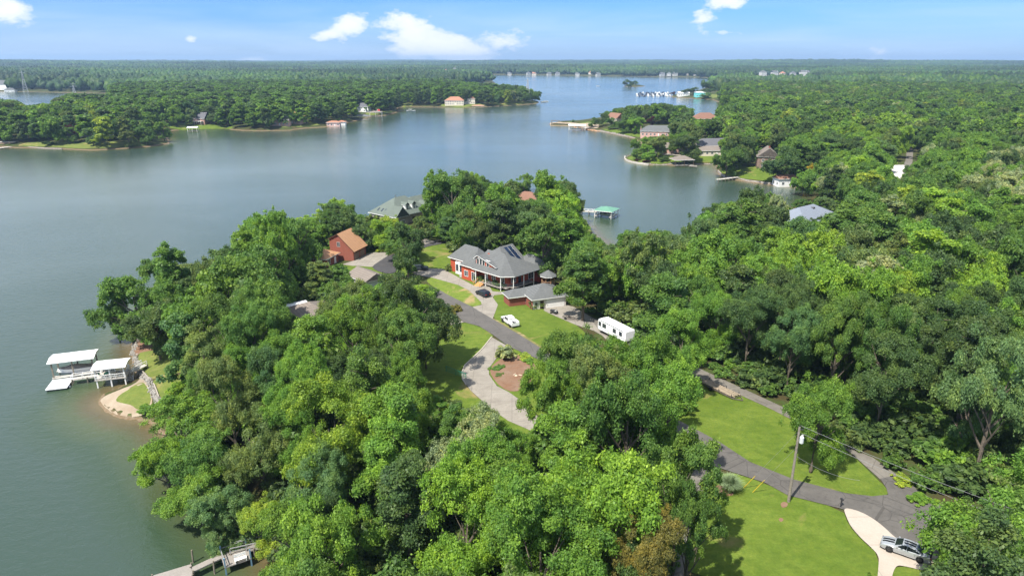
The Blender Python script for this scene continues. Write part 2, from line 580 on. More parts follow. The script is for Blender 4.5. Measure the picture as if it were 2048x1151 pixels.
M_GROUND = ground_material()
M_WATER = water_material()
M_LEAF = leaf_material('leaves', False)
M_LEAF_I = leaf_material('leaves_of_the_far_wood', True)
M_BARK = mat('bark', (0.13, 0.105, 0.08), 0.95, var=0.35, scale=3, bump=0.5)
M_BARKP = mat('pale_bark', (0.36, 0.33, 0.28), 0.9, var=0.3, scale=3)
M_LAWN = grass_material('lawn_grass', (0.112, 0.172, 0.022), (0.170, 0.228, 0.036), (0.24, 0.19, 0.075), 0.035)
M_LAWN2 = grass_material('lawn_grass_shore', (0.15, 0.19, 0.04), (0.20, 0.23, 0.06), (0.30, 0.23, 0.10), 0.05)
M_LAWNDRY = grass_material('lawn_grass_dry', (0.15, 0.22, 0.03), (0.20, 0.24, 0.05), (0.30, 0.225, 0.105), 0.11, 0.16)
M_VERGE = grass_material('verge_grass', (0.19, 0.19, 0.06), (0.25, 0.22, 0.09), (0.33, 0.25, 0.14), 0.1, 0.4)
M_ASPH = paving_material('asphalt', (0.105, 0.097, 0.088), (0.135, 0.124, 0.112), crack=0.5)
M_ASPHD = paving_material('new_asphalt', (0.058, 0.056, 0.058), (0.078, 0.074, 0.075), crack=0.3)
M_ASPHO = paving_material('old_asphalt', (0.15, 0.135, 0.115), (0.22, 0.20, 0.17), crack=0.5)
M_CONC = paving_material('concrete', (0.245, 0.218, 0.182), (0.315, 0.285, 0.24), crack=0.0, joint=3.6, stain=0.45)
M_CONCB = paving_material('bright_concrete', (0.40, 0.345, 0.285), (0.46, 0.40, 0.34), joint=5.0, stain=0.12)
M_DIRT = paving_material('clay_dirt', (0.20, 0.105, 0.06), (0.235, 0.16, 0.11), stain=0.6)
M_SAND = paving_material('sand', (0.29, 0.22, 0.15), (0.36, 0.30, 0.22), stain=0.3)
M_GRAVEL = paving_material('white_gravel', (0.55, 0.52, 0.48), (0.65, 0.62, 0.58), stain=0.2)

# ------------------------------------------------------------------ ground and lake: sheets on a polar grid reaching the horizon
rng = np.random.default_rng(7)
random.seed(7)


def polar(nth, rr, th0, th1):
    th = np.linspace(th0, th1, nth)
    RR, TH = np.meshgrid(rr, th, indexing='ij')
    x = RR * np.sin(TH); y = RR * np.cos(TH)
    i = np.arange(len(rr) - 1)[:, None]; j = np.arange(nth - 1)[None, :]
    a = i * nth + j
    Q = np.stack([a, a + 1, a + nth + 1, a + nth], -1).reshape(-1, 4)[:, ::-1]
    return np.stack([x.ravel(), y.ravel()], 1), Q


rr = np.concatenate([np.array([2, 8, 15, 22]), np.geomspace(27, 17000, 520)])
pts, Q = polar(560, rr, R(-58), R(58))
s_all = inland(pts)
hh = height(pts, s_all)
V = np.column_stack([pts, hh])
me = np_mesh('ground', V, Q, M_GROUND)
me.polygons.foreach_set('use_smooth', [True] * len(me.polygons))
g_ob = bpy.data.objects.new('ground', me); COL.objects.link(g_ob); tag(g_ob, kind='structure')

rr2 = np.concatenate([np.array([2, 8, 15, 22]), np.geomspace(27, 7000, 230)])
pts2, Q2 = polar(300, rr2, R(-75), R(58))
s2 = inland(pts2)
keep = (s2 < 25)
Qk = Q2[keep[Q2].any(1)]
used = np.unique(Qk); remap = np.full(len(pts2), -1); remap[used] = np.arange(len(used))
me = np_mesh('lake_water', np.column_stack([pts2[used], np.zeros(len(used))]), remap[Qk], M_WATER)
at = me.attributes.new('shore', 'FLOAT', 'POINT'); at.data.foreach_set('value', np.maximum(0, -s2[used]).astype(np.float32))
w_ob = bpy.data.objects.new('lake_water', me); COL.objects.link(w_ob); tag(w_ob, kind='structure')


def smooth_poly(pp, n=1):
    for _ in range(n):
        q = []
        for a, b in zip(pp, pp[1:] + pp[:1]):
            q.append((0.75*a[0]+0.25*b[0], 0.75*a[1]+0.25*b[1])); q.append((0.25*a[0]+0.75*b[0], 0.25*a[1]+0.75*b[1]))
        pp = q
    return pp


def sheet(name, pix, m, lift, res=2.0, kind='structure', smooth=1, world_pts=None):
    """a thin sheet laid on the ground inside an outline"""
    w = world_pts or [tuple(G(u, v))[:2] for u, v in pix]
    if smooth: w = smooth_poly(w, smooth)
    a = np.array(w)
    x0, y0 = a.min(0); x1, y1 = a.max(0)
    gx, gy = np.meshgrid(np.arange(x0, x1, res), np.arange(y0, y1, res))
    gp = np.column_stack([gx.ravel(), gy.ravel()]) + 0.01
    dist, ins = _sd_poly(gp, w)
    gp = gp[ins & (dist > res * 0.3)]
    # split long outline edges so that the rim follows the ground
    rim = []
    for p, q in zip(w, w[1:] + w[:1]):
        k = max(1, int(math.dist(p, q) / res))
        rim += [(p[0] + (q[0]-p[0]) * i / k, p[1] + (q[1]-p[1]) * i / k) for i in range(k)]
    vv = [Vector(p) for p in rim] + [Vector(p) for p in gp]
    n = len(rim)
    res_ = delaunay_2d_cdt(vv, [(i, (i + 1) % n) for i in range(n)], [list(range(n))], 1, 1e-4)
    ov, of = res_[0], res_[2]
    xy = np.array([tuple(p) for p in ov])
    z = np.maximum(height(xy), 0.02) + lift
    me = bpy.data.meshes.new(name)
    me.from_pydata([(p[0], p[1], zz) for p, zz in zip(xy, z)], [], [tuple(f) for f in of])
    me.materials.append(m)
    me.polygons.foreach_set('use_smooth', [True] * len(me.polygons))
    bm = bmesh.new(); bm.from_mesh(me)
    for f in bm.faces:
        if f.normal.z < 0: f.normal_flip()
    bm.to_mesh(me); bm.free()
    o = bpy.data.objects.new(name, me); COL.objects.link(o)
    tag(o, kind=kind)
    return o


# ------------------------------------------------------------------ lawns, roads, drives (outlines from the photograph, laid on the ground)
sheet('lawn_upper', [(790,560),(796,512),(812,500),(845,490),(884,484),(925,488),(930,512),(905,528),(893,541),(862,545),(828,546)], M_LAWN, 0.05)
sheet('lawn_shed', [(655,560),(652,540),(690,528),(745,532),(766,545),(790,560),(800,590),(740,600),(690,590)], M_LAWN, 0.05)
sheet('lawn_garage', [(726,505),(735,492),(760,487),(782,486),(792,498),(779,508),(742,508)], M_LAWN, 0.05)
sheet('lawn_island', [(850,560),(866,554),(890,560),(916,569),(938,580.5),(955,594),(964,604),(963,609.5),(944,614),(918,602),(893,588),(868,575)], M_LAWNDRY, 0.06)
sheet('lawn_house', [(884,538),(900,534),(940,552),(975,566),(1010,580),(1012,588),(990,584),(955,575),(918,557)], M_LAWN, 0.055)
sheet('lawn_slope', [(985,594),(992,589),(1023,584),(1066,605),(1099,624),(1142,642),(1175,668),(1190,700),(1165,728),(1112,716),(1037,671),(984,640),(996,610)], M_LAWN, 0.06)
sheet('lawn_verge', [(985,636),(1000,643),(1040,664),(1075,688),(1112,712),(1107,716),(1037,672),(982,641)], M_VERGE, 0.08)
sheet('lawn_front', [(868,656),(928,643),(958,652),(986,669),(985,677),(964,699),(930,731),(923,757),(940,781),(970,807),(1010,845),(960,860),(880,820),(812,800),(818,720),(840,680)], M_LAWN, 0.06)
sheet('lawn_loop', [(1017,692),(1037,698),(1095,727),(1140,750),(1140,800),(1100,850),(1067,822),(1042,801),(1017,784),(994,772),(978,748),(978,737),(994,716)], M_LAWN, 0.06)
sheet('lawn_south', [(970,800),(1017,842),(1055,858),(1100,870),(1080,900),(1000,900),(930,830)], M_LAWN, 0.058)
sheet('lawn_between', [(1380,740),(1406,758),(1477,788),(1540,817),(1597,846),(1700,905),(1753,958),(1768,970),(1781,989),(1744,994),(1690,987),(1588,960),(1500,925),(1437,885),(1395,870),(1330,820),(1340,760)], M_LAWN, 0.06)
sheet('lawn_corner', [(1424,965),(1452,941),(1531,966),(1575,990),(1685,1018),(1697,1050),(1722,1079),(1759,1110),(1754,1175),(1375,1175),(1372,1050)], M_LAWN, 0.06)
sheet('lawn_corner', [(1778,1175),(1782,1150),(1794,1129),(1858,1144),(1905,1175)], M_LAWN, 0.06)
sheet('lawn_dock', [(276,712),(282,703),(340,699),(380,740),(372,800),(332,802),(321,797),(310,772),(296,755),(283,742),(276,726)], M_LAWN2, 0.06)
sheet('lawn_spit', [(230,802),(238,790),(262,776),(282,763),(300,782),(303,803),(290,820),(274,819),(264,810),(245,806)], M_LAWN2, 0.05, 1.0)
sheet('lawn_point', [(1252,318),(1262,312),(1285,309),(1320,311),(1380,312),(1436,310),(1440,322),(1380,326),(1330,327),(1300,327),(1270,323)], M_LAWN, 0.06, 3)
sheet('lawn_cove', [(1440,346),(1452,338),(1475,333),(1520,331),(1556,340),(1560,356),(1554,363),(1500,359),(1462,354)], M_LAWN, 0.06, 3)
sheet('lawn_tip', [(1146,247.5),(1160,246),(1185,243),(1210,241),(1215,248),(1190,247),(1165,249)], M_LAWN, 0.06, 4)
sheet('lawn_bank', [(1200,257),(1225,259),(1280,263),(1310,262),(1330,270),(1290,276),(1257,271),(1225,265)], M_LAWN, 0.06, 4)
sheet('lawn_promontory', [(30,293),(60,284),(120,285),(190,280),(250,285),(300,285),(250,294),(185,298),(125,295),(60,292)], M_LAWN2, 0.06, 4)
sheet('lawn_brickhouse', [(318,250),(350,245),(400,248),(460,249),(468,257),(440,255),(400,256),(350,258)], M_LAWN, 0.06, 4)
sheet('lawn_far', [(1020,203),(1074,203.5),(1060,206.5),(1026,208.5),(985,210),(985,206)], M_LAWN2, 0.06, 5)
sheet('lawn_far', [(795,204),(826,204),(826,212),(800,212)], M_LAWN2, 0.06, 5)
sheet('lawn_far', [(885,206),(950,206),(975,211),(930,213),(880,212)], M_LAWN2, 0.06, 5)
sheet('lawn_far', [(560,250),(600,247),(640,247),(650,250),(600,254),(565,257)], M_LAWN2, 0.06, 5)
sheet('lawn_far', [(730,225),(760,223),(790,221),(775,228),(745,231),(733,231)], M_LAWN2, 0.06, 5)
sheet('lawn_marina', [(1398,188),(1440,186),(1444,196),(1410,197)], M_LAWN2, 0.06, 5)

sheet('sand_spit', [(203,806),(200,801),(210,791),(240,779),(268,768),(282,752),(300,780),(306,805),(296,826),(272,835),(240,832),(214,819)], M_SAND, 0.035, 1.0)
sheet('dirt_bank', [(267,690),(279,668),(300,640),(345,650),(350,698),(283,703),(270,715)], M_DIRT, 0.04)
sheet('dirt_bed', [(980,737),(996,721),(1020,708),(1050,712),(1075,733),(1074,749),(1053,776),(1026,785),(1003,776),(982,752)], M_DIRT, 0.10, 1.0)
sheet('dirt_path', [(488,905),(500,880),(560,872),(570,890),(530,930),(508,935)], M_SAND, 0.05)
sheet('dirt_yard', [(1084,619),(1100,612),(1136,607),(1185,635),(1215,655),(1240,672),(1225,690),(1196,664),(1160,653),(1140,645),(1117,635),(1099,627)], M_CONC, 0.09)
sheet('dirt_patch', [(1560,1008),(1567,1003),(1576,1006),(1574,1014),(1564,1016)], M_DIRT, 0.1, .5)
sheet('dirt_patch', [(1556,1038),(1563,1035),(1568,1040),(1561,1045)], M_DIRT, 0.1, .5)
sheet('dirt_patch', [(1428,975),(1440,968),(1470,985),(1462,993),(1436,990)], M_DIRT, 0.09, .7)
sheet('dirt_patch', [(600,552),(648,548),(652,575),(600,578)], M_DIRT, 0.05)

sheet('road', [(870,575),(893,588.5),(944,614),(985,638),(1038,669),(1111,715),(1200,762),(1300,812),(1378,852),(1438,884),(1500,924.5),(1589,960),(1690,986.5),
               (1744,993),(1776,990),(1772,976),(1760,958),(1794,950),(1846,988),(1882,1008),(1960,1040),(2110,1085),(2140,1200),(1990,1170),(1870,1128),(1790,1100),(1740,1060),(1700,1034),
               (1686,1019),(1575,991),(1531,966.5),(1455,941.5),(1412,929),(1400,900),(1300,850),(1200,795),(1095,727),(1017,693),(985,669.5),(958,652.5),(927,644.5),(888,605),(862,588)], M_ASPH, 0.14, smooth=0)
sheet('road', [(744,533),(760,522),(775,512),(797,506),(826,500),(850,488),(882,481),(925,474),(925,482),(880,488.5),(848,495),(815,508),(797,524),(795,543),(776,549),(750,541)], M_ASPHD, 0.13)
sheet('lane', [(1180,634),(1250,655),(1320,690),(1384,730.5),(1447,759.5),(1522,794),(1604,832),(1660,866),(1713,902),(1745,915),(1796,951),(1760,959),(1700,905),(1597,846.5),(1540,817.5),(1477,789),(1406,760),(1340,730),(1250,690),(1200,665)], M_ASPHO, 0.11, smooth=0)
sheet('driveway', [(822,541),(850,536.5),(886,538),(918,555.5),(952,573.5),(967,569),(979,573),(985,583),(1011,584.5),(1012,588),(989,590.5),(985.5,595),(996,609.5),(985,638.5),
                   (944,614.5),(963.5,609.8),(962,604),(938,581),(916,570),(866,556),(828,549)], M_CONC, 0.10, smooth=0)
sheet('driveway', [(983.5,674.5),(964.5,698.5),(929.5,731),(924,745),(925,759),(941,781),(970,807),(988,822),(1017,842),(1052,857),(1100,880),(1120,870),(1093,859),(1067,822),(1042,801.5),(1017,784),
                   (993.5,772),(978,749),(977.5,737),(993.5,716),(1022,696)], M_CONC, 0.10, smooth=0)
sheet('driveway', [(684,529),(710,520.5),(729.5,509.5),(740,505),(776,505),(775,512),(754,526),(744.5,534),(702,531.5)], M_CONC, 0.10, smooth=0)
sheet('driveway', [(834,483),(848,477),(868,482),(882,478),(884,482),(850,488.5)], M_CONC, 0.10, smooth=0)
sheet('driveway', [(850,652),(884,642),(911,635.5),(928,644.5),(873,657),(850,664)], M_CONC, 0.10, smooth=0)
sheet('driveway', [(1686,1016),(1712,1021),(1740,1034),(1768,1055),(1790,1077),(1825,1095),(1862,1111),(1905,1122),(1905,1152),(1858,1145),(1812,1134),(1794,1131),(1786,1143),(1778,1180),(1752,1180),(1757,1130),(1757,1112),(1742,1096),(1718,1074),(1700,1052),(1692,1034)], M_CONCB, 0.17, smooth=2)
sheet('driveway', [(1411,929),(1428,968),(1395,1000),(1372,1080),(1365,1180),(1335,1180),(1345,1060),(1370,980),(1390,935)], M_ASPHO, 0.10)
sheet('gravel_lot', [(1773,332),(1790,330),(1810,330),(1830,330),(1850,352),(1880,360),(1850,368),(1800,362),(1785,348)], M_GRAVEL, 0.06, 4)
sheet('gravel_road', [(1806,334),(1812,318),(1813,300),(1812,285),(1822,285),(1826,300),(1826,320),(1822,334)], M_ASPHO, 0.07, 4)
sheet('terrace', [(1101,250.5),(1101,246.5),(1120,246),(1147,245.5),(1165,248),(1185,246),(1200,251),(1196,258),(1180,258.5),(1165,256),(1148,250.8)], M_SAND, 0.5, 3)
sheet('footpath', [(1455,345),(1459,345),(1470,338),(1480,333),(1476,333),(1464,338)], M_CONC, 0.1, 2)
sheet('driveway', [(1315,303),(1345,300),(1375,304),(1378,310),(1345,312),(1318,309)], M_CONC, 0.1, 3)
# ------------------------------------------------------------------ what the photograph shows of the woods
# (u, v of the top, height, crown radius, form, tint[, label])
HAND_TREES = [
 (258,541,15,9.4,'oak','green','big dull green oak overhanging the lake just beyond the dock lawn'),
 (222,588,10,5.6,'oak','green','leftmost low limbs of foliage over the lake beside the big shore oak'),
 (300,598,12,6.0,'oak','deep','dark tree in the shade behind the dock lawn shore'),
 (332,479,17.5,5.8,'tall','green','tall open tree rising above the shore oak against the lake'),
 (312,560,14,7.0,'oak','green','shaded tree tucked behind the big shore oak by the dock lawn'),
 (418,507,13,5.6,'oak','olive','small brownish olive tree on the lakeshore left of the tall grove'),
 (470,516,17,9.8,'oak','green','very broad dense mid green oak above the dock lawn'),
 (395,572,15,7.5,'oak','fresh','fresh green round tree between the shore oak and the broad dense oak'),
 (542,417,20,5.6,'airy','fresh','tallest light green tree of the grove left of the brick garage'),
 (487,450,17,4.6,'tall','fresh','slim fresh green tree at the lake end of the tall grove'),
 (592,430,14,5.4,'oak','green','mid green tree of the tall grove nearest the brick garage'),
 (572,478,12,6.4,'oak','green','large green tree with a visible trunk standing over a shaded lawn'),
 (452,492,14,6.5,'oak','deep','dark low tree at the foot of the tall lakeside grove'),
 (524,470,17,6.0,'oak','green','mid green tree filling the middle of the lakeside grove'),
 (664,396,11,6.6,'airy','bright','bright green feathery tree behind the brick garage against the water'),
 (630,428,10,4.2,'oak','fresh','fresh green tree at the left foot of the bright feathery tree'),
 (811,441,14,4.4,'oak','deep','dark round tree shading the parked estate car beside the new asphalt'),
 (782,428,9,3.2,'oak','yellow','small yellow green tree in front of the grey gabled house'),
 (748,440,8,3.2,'oak','green','small green tree at the left wall of the grey gabled house'),
 (722,448,8,3.0,'oak','deep','dark bushy tree between the brick garage and the grey gabled house'),
 (843,432,8,3.0,'airy','olive','small olive tree beside the drive of the grey gabled house'),
 (861,337,19,4.6,'tall','fresh','tall fresh green tree just right of the grey gabled house'),
 (903,334,20,6.0,'oak','green','tall green tree second right of the grey gabled house against the lake'),
 (948,346,18,5.6,'oak','deep','dark rounded tree on the skyline between the grey house and the brown roof'),
 (985,362,18,6.5,'oak','fresh','fresh green tree in front of the dark rounded lakeside tree'),
 (1047,334,10.5,4.8,'oak','green','green tree rising behind the brown roof'),
 (1024,345,9,3.6,'tall','green','slim tree left of the brown roof against the water'),
 (1105,341,20,7.2,'oak','fresh','large fresh green tree just right of the brown roof'),
 (1138,385,16,5.0,'oak','bright','bright green tree on the point beside the green roofed dock'),
 (1004,392,12,3.8,'oak','bright','bright green tree below the brown roof'),
 (1088,424,16,6.5,'oak','green','broad green tree above the upper corner of the red house'),
 (820,545,17,7.6,'oak','deep','great dark oak left of the road opposite the striped lawn island'),
 (768,574,16,6.4,'oak','green','green tree at the left of the great dark roadside oak'),
 (846,588,13,4.6,'oak','deep','dark tree at the right foot of the great roadside oak'),
 (700,600,15,6.0,'oak','fresh','fresh green tree below the tan garage roof'),
 (665,560,10,3.6,'oak','green','green tree left of the tan garage roof'),
 (1113,722,13,5.6,'airy','fresh','drooping light green tree between the horseshoe drive and the road'),
 (1162,648,15,5.6,'oak','green','green tree at the lower end of the sloping lawn'),
 (1205,672,15,5.2,'oak','fresh','fresh green tree just below the travel trailer'),
 (1292,642,17,6.0,'oak','fresh','yellowish green tree hiding the end of the travel trailer'),
 (1322,700,17,5.6,'oak','fresh','large fresh green tree left of the long flat trailer'),
 (1262,725,18,7.4,'oak','green','large green tree in the middle of the wood between the drives'),
 (1656,724,14,5.0,'oak','fresh','light green tree standing alone between the lane and the utility pole'),
 (2008,1000,10,4.6,'oak','green','dense green tree beside the sedan at the right edge'),
 (2062,925,14,7.6,'oak','fresh','big fresh green tree at the lower right edge over the road'),
 (1962,1082,6.5,2.8,'oak','fresh','low fresh green tree hiding the end of the white drive'),
 (352,800,11,7.6,'oak','fresh','wide light green tree leaning over the water below the sand spit'),
 (318,868,9,6.0,'airy','bright','bright low branches hanging over the water below the sand spit'),
 (405,845,12,6.0,'oak','green','green tree behind the leaning shore tree below the sand spit'),
 (385,925,9,5.5,'oak','fresh','fresh green shore tree right of the bright low branches'),
 (440,955,9,5.2,'oak','grey','grey green shore tree above the sandy lakeside corner'),
 (478,992,7,3.8,'oak','grey','grey green tree on the shore above the weathered dock'),
 (530,992,8,4.2,'oak','yellow','yellow green tree above the weathered dock'),
 (432,1035,5,3.0,'oak','grey','small grey green tree overhanging the water by the weathered dock'),
 (575,1010,11,5.4,'oak','fresh','fresh green tree right of the yellow green shore tree'),
 (650,990,15,6.0,'airy','fresh','feathery fresh green tree at the lower edge right of the weathered dock'),
 (925,935,16,5.6,'oak','bright','bright yellowish tree in the lower middle of the foreground wood'),
 (1215,860,18,7.5,'oak','bright','bright yellow green crown in the foreground wood above the lower drive'),
 (1370,870,15,5.6,'airy','green','feathery green tree beside the shaded side drive'),
 (1300,1015,14,3.6,'oak','rust','tree turning orange at its top near the lower lawn'),
 (1250,1095,11,4.6,'oak','deep','dark glossy tree at the lower edge left of the tree turning orange'),
 (1390,960,13,4.0,'airy','green','loose green tree at the upper left corner of the lower lawn'),
 (1452,400,15,5.6,'oak','deep','dark round tree on the near shore of the cove'),
 (1520,368,19,5.4,'oak','deep','tallest dark tree beside the cove, left of the blue grey roof'),
 (1558,388,14,3.6,'airy','pale','thin pale tree with bare branches left of the blue grey roof'),
 (1256,461,13,3.4,'pine','green','small pine top against the water below the green roofed dock'),
 (1301,461,13,3.4,'pine','fresh','second pine top against the water below the green roofed dock'),
 (1352,461,12,3.6,'oak','grey','grey green tree top against the water between the pines and the pale tree'),
 (1402,428,18,5.4,'airy','grey','pale branching tree standing out of the wood at the cove'),
 (1610,398,6,4.6,'airy','green','low spreading tree behind the blue grey roof'),
 (1655,391,6,4.2,'oak','grey','low grey green tree behind the blue grey roof at the inlet'),
 (1503,441,9,2.6,'pine','silver','silvery blue spruce in front of the blue grey roof'),
 (1538,440,8,2.4,'pine','silver','smaller silvery spruce touching the blue grey roof'),
 (1207,225,11,5.0,'oak','deep','dark tree beside the white gabled lake house'),
 (1225,234,10,4.8,'oak','green','green tree in front of the white gabled lake house'),
 (1248,238,11,5.4,'oak','green','green tree just right of the white gabled lake house'),
 (1262,216,14,7.0,'oak','green','green tree on the skyline of the second point'),
 (1290,210,15,8.0,'oak','deep','dark broad tree on the skyline of the second point'),
 (1275,232,13,8.0,'oak','fresh','fresh green broad tree above the stone bank of the second point'),
 (1330,208,16,8.5,'oak','deep','dark broad tree right of the gap on the second point'),
 (1358,209,15,8.0,'oak','green','green broad tree left of the brown hipped roof'),
 (1378,220,13,6.5,'oak','green','green tree touching the brown hipped roof'),
 (1303,231,9,3.0,'oak','purple','small dark red tree above the grey roof on the second point'),
 (1275,276,12,4.6,'oak','green','lone green tree at the left end of the curved point'),
 (1296,286,10,4.4,'oak','fresh','fresh green tree second from the end of the curved point'),
 (1318,268,13,6.0,'oak','olive','olive tree behind the end of the curved point'),
 (1376,268,15,9.0,'oak','deep','broad dark tree above the gazebo dock'),
 (1458,290,16,8.0,'oak','green','broad green tree left of the cove lawn'),
 (1632,322,13,3.8,'oak','gold','golden yellow tree beside the inlet boathouse'),
 (1568,292,17,8.6,'oak','deep','broad dark tree right of the stone house at the cove lawn'),
 (1612,330,13,5.0,'oak','fresh','fresh green tree left of the golden tree'),
 (1713,226,15,5.0,'oak','rust','rusty brown tree alone in the far wood'),
 (94,235,13,8.0,'oak','fresh','fresh green round tree on the left promontory'),
 (136,253,11,6.0,'oak','green','small round tree on the lawn of the left promontory'),
 (180,253,12,6.6,'oak','grey','grey green lawn tree with visible trunk on the left promontory'),
 (143,247,12,5.0,'oak','purple','dark red tree behind the left promontory lawn'),
 (252,255,12,6.0,'oak','olive','olive tree right of the left promontory lawn'),
 (287,249,13,6.2,'oak','green','green tree near the end of the left promontory'),
 (323,241,14,6.6,'oak','fresh','tree at the very end of the left promontory'),
 (348,213,16,6.2,'oak','fresh','fresh green tree left of the far brick house'),
 (379,220,14,4.6,'oak','olive','olive tree beside the far brick house'),
 (425,214,16,8.0,'oak','deep','dark tree right of the far brick house'),
 (905,166,18,12.0,'oak','deep','dark broad tree left of the terracotta roofed house'),
 (870,170,16,11.0,'oak','green','green tree of the grove left of the terracotta roofed house'),
 (960,168,16,10.0,'oak','deep','dark tree right of the terracotta roofed house'),
 (992,176,13,10.0,'oak','green','green tree in the middle of the far left spit'),
 (1018,167,18,7.0,'tall','deep','tall dark tree left of the pylon on the far spit'),
 (1042,172,14,8.0,'oak','deep','dark tree beside the pylon on the far spit'),
 (1069,188,9,7.0,'oak','deep','round dark bush tree at the tip of the far spit'),
 (1252,158,15,8.0,'oak','deep','left dark tree of the little island'),
 (1262,157,16,9.0,'oak','deep','taller dark tree of the little island'),
 (1272,163,9,6.0,'oak','green','low green tree at the right of the little island'),
 (1372,178,10,9.0,'oak','deep','dark round tree beside the marina'),
 (1388,174,12,9.0,'oak','deep','second dark tree behind the marina'),
 (1418,164,18,13.0,'oak','deep','large dark tree behind the turquoise building'),
 (1412,185,9,8.0,'oak','green','low green tree right of the turquoise building'),
 (1347,183,6,4.5,'oak','purple','small dark red tree on the marina point'),
]
KEEP_CLEAR = [
 # open water as seen
 [(-5,1160),(-5,302),(60,302),(185,306),(300,299),(348,288),(350,265),(450,261),(578,265),(655,258),(700,248),(790,235),(840,217),(945,219),(1030,214),
  (1083,208),(1088,185),(1010,153),(1440,160),(1420,168),(1370,176),(1340,184),(1340,197),(1438,200),(1438,213),(1420,228),(1390,216),(1330,205),(1250,212),
  (1205,223),(1200,236),(1100,243),(1095,255),(1180,263),(1250,278),(1265,300),(1243,316),(1250,326),(1330,333),(1430,333),(1436,350),(1490,366),(1560,376),
  (1640,379),(1600,390),(1566,408),(1562,392),(1522,366),(1485,380),(1478,400),(1420,402),(1410,420),(1395,442),(1372,466),(1330,464),(1290,464),(1250,465),
  (1215,490),(1190,466),(1180,442),(1167,426),(1167,390),(1120,343),(1088,341),(1060,338),(1015,346),(1000,362),(975,347),(930,346),(900,334),(835,338),
  (830,382),(800,386),(726,420),(700,405),(664,396),(612,430),(590,429),(510,419),(460,466),(440,500),(378,545),(372,500),(322,479),(282,500),(286,540),
  (200,570),(190,620),(240,672),(262,682),(262,750),(200,795),(215,825),(270,842),(280,960),(398,990),(394,1060),(428,1095),(500,1112),(540,1160)],
 [(-5,184),(220,187),(217,191),(140,189),(108,199),(98,209),(55,213),(25,200),(-5,199)],
 # clearings of the near peninsula
 [(684,529),(710,519),(736,507),(765,503),(782,500),(796,520),(800,548),(760,553),(744,536),(702,533)],
 [(835,498),(850,494),(836,480),(880,476),(905,498),(897,515),(893,535),(905,548),(940,565),(970,568),(985,580),(1010,583),(1018,586),(1064,607),(1085,618),
  (1100,614),(1137,606),(1185,632),(1200,656),(1240,680),(1247,690),(1195,666),(1160,650),(1130,652),(1122,690),(1117,712),(1095,728),(1062,714),(1082,740),(1074,770),(1042,790),
  (1068,822),(1062,852),(1040,852),(1010,840),(985,824),(960,812),(930,795),(872,780),(838,768),(850,735),(872,705),(874,676),(870,655),(922,635),(885,600),
  (890,590),(870,560),(850,557),(828,550),(830,543),(862,525)],
 [(1386,735),(1450,762),(1525,797),(1600,835),(1595,868),(1608,910),(1650,945),(1715,952),(1712,903),(1745,916),(1796,950),(1850,988),(1892,1010),(1882,1020),
  (1872,1060),(1864,1110),(1860,1145),(1862,1180),(1378,1180),(1372,1100),(1376,1020),(1420,985),(1430,960),(1405,930),(1422,900),(1427,870),(1417,820),(1405,775)],
 [(268,672),(300,690),(340,698),(347,760),(328,797),(302,822),(275,840),(200,800),(262,750)],
 [(495,905),(518,882),(558,888),(545,906),(520,922)],
 [(320,1160),(380,1130),(450,1100),(480,1078),(548,1078),(522,1100),(502,1116),(500,1160)],
 # across the water
 [(1283,262),(1338,263),(1338,270),(1260,272)], [(1315,306),(1380,306),(1380,312),(1250,326),(1250,312),(1280,309)],
 [(1440,334),(1556,333),(1560,362),(1440,356)],
 [(1343,322),(1440,314),(1440,336),(1343,336)],
 [(1772,331),(1790,329),(1806,320),(1808,305),(1812,292),(1826,292),(1828,322),(1818,334),(1800,341),(1805,356),(1795,360)],
 [(320,248),(352,246),(352,256),(320,256)],
]
# outlines of houses and a ground point at their feet: only nearer trees would hide them
KEEP_FRONT = [
 ([(727,432),(733,418),(775,388),(842,388),(871,413),(869,442),(830,448),(792,438),(760,430),(735,444)], (800,452)),
 ([(655,483),(705,463),(736,495),(730,510),(708,524),(657,520)], (700,524)), ([(640,488),(656,488),(656,518),(640,512)], (650,518)),
 ([(700,551),(735,531),(772,552),(765,564),(745,568),(715,562)], (742,568)),
 ([(895,512),(945,487),(1022,490),(1047,513),(1087,528),(1110,543),(1108,562),(1094,572),(1127,580),(1137,605),(1090,618),(1064,612),(1000,578),(930,556),(895,540)], (1000,572)),
 ([(1193,634),(1215,632),(1256,652),(1247,686),(1194,662)], (1240,690)),
 ([(574,622),(600,612),(622,598),(640,607),(640,630),(608,640)], (610,650)),
 ([(1035,378),(1066,378),(1066,397),(1042,400)], (1050,430)),
 ([(1283,247),(1338,247),(1338,262),(1300,268),(1283,262)], (1310,268)), ([(1315,297),(1380,297),(1380,308),(1315,308)], (1340,310)),
 ([(1398,274),(1438,274),(1438,303),(1398,303)], (1420,306)), ([(1387,224),(1428,224),(1428,237),(1387,237)], (1410,242)),
 ([(1216,224),(1242,226),(1242,242),(1216,242)], (1230,243)), ([(1516,291),(1532,291),(1532,336),(1510,336)], (1525,336)),
 ([(1548,354),(1586,354),(1586,376),(1548,376)], (1566,376)), ([(1566,442),(1600,416),(1635,411),(1667,414),(1655,432),(1612,432),(1576,448)], (1610,455)),
 ([(1492,143),(1634,143),(1634,158),(1492,158)], (1560,159)),
 ([(384,226),(415,226),(415,247),(384,247)], (400,248)), ([(716,204),(736,204),(736,222),(716,222)], (726,223)),
 ([(895,190),(948,190),(948,212),(895,212)], (920,212)), ([(655,240),(694,240),(694,254),(655,254)], (675,254)),
 ([(1570,1000),(1578,850),(1604,850),(1590,1010)], (1577,1003)),
]
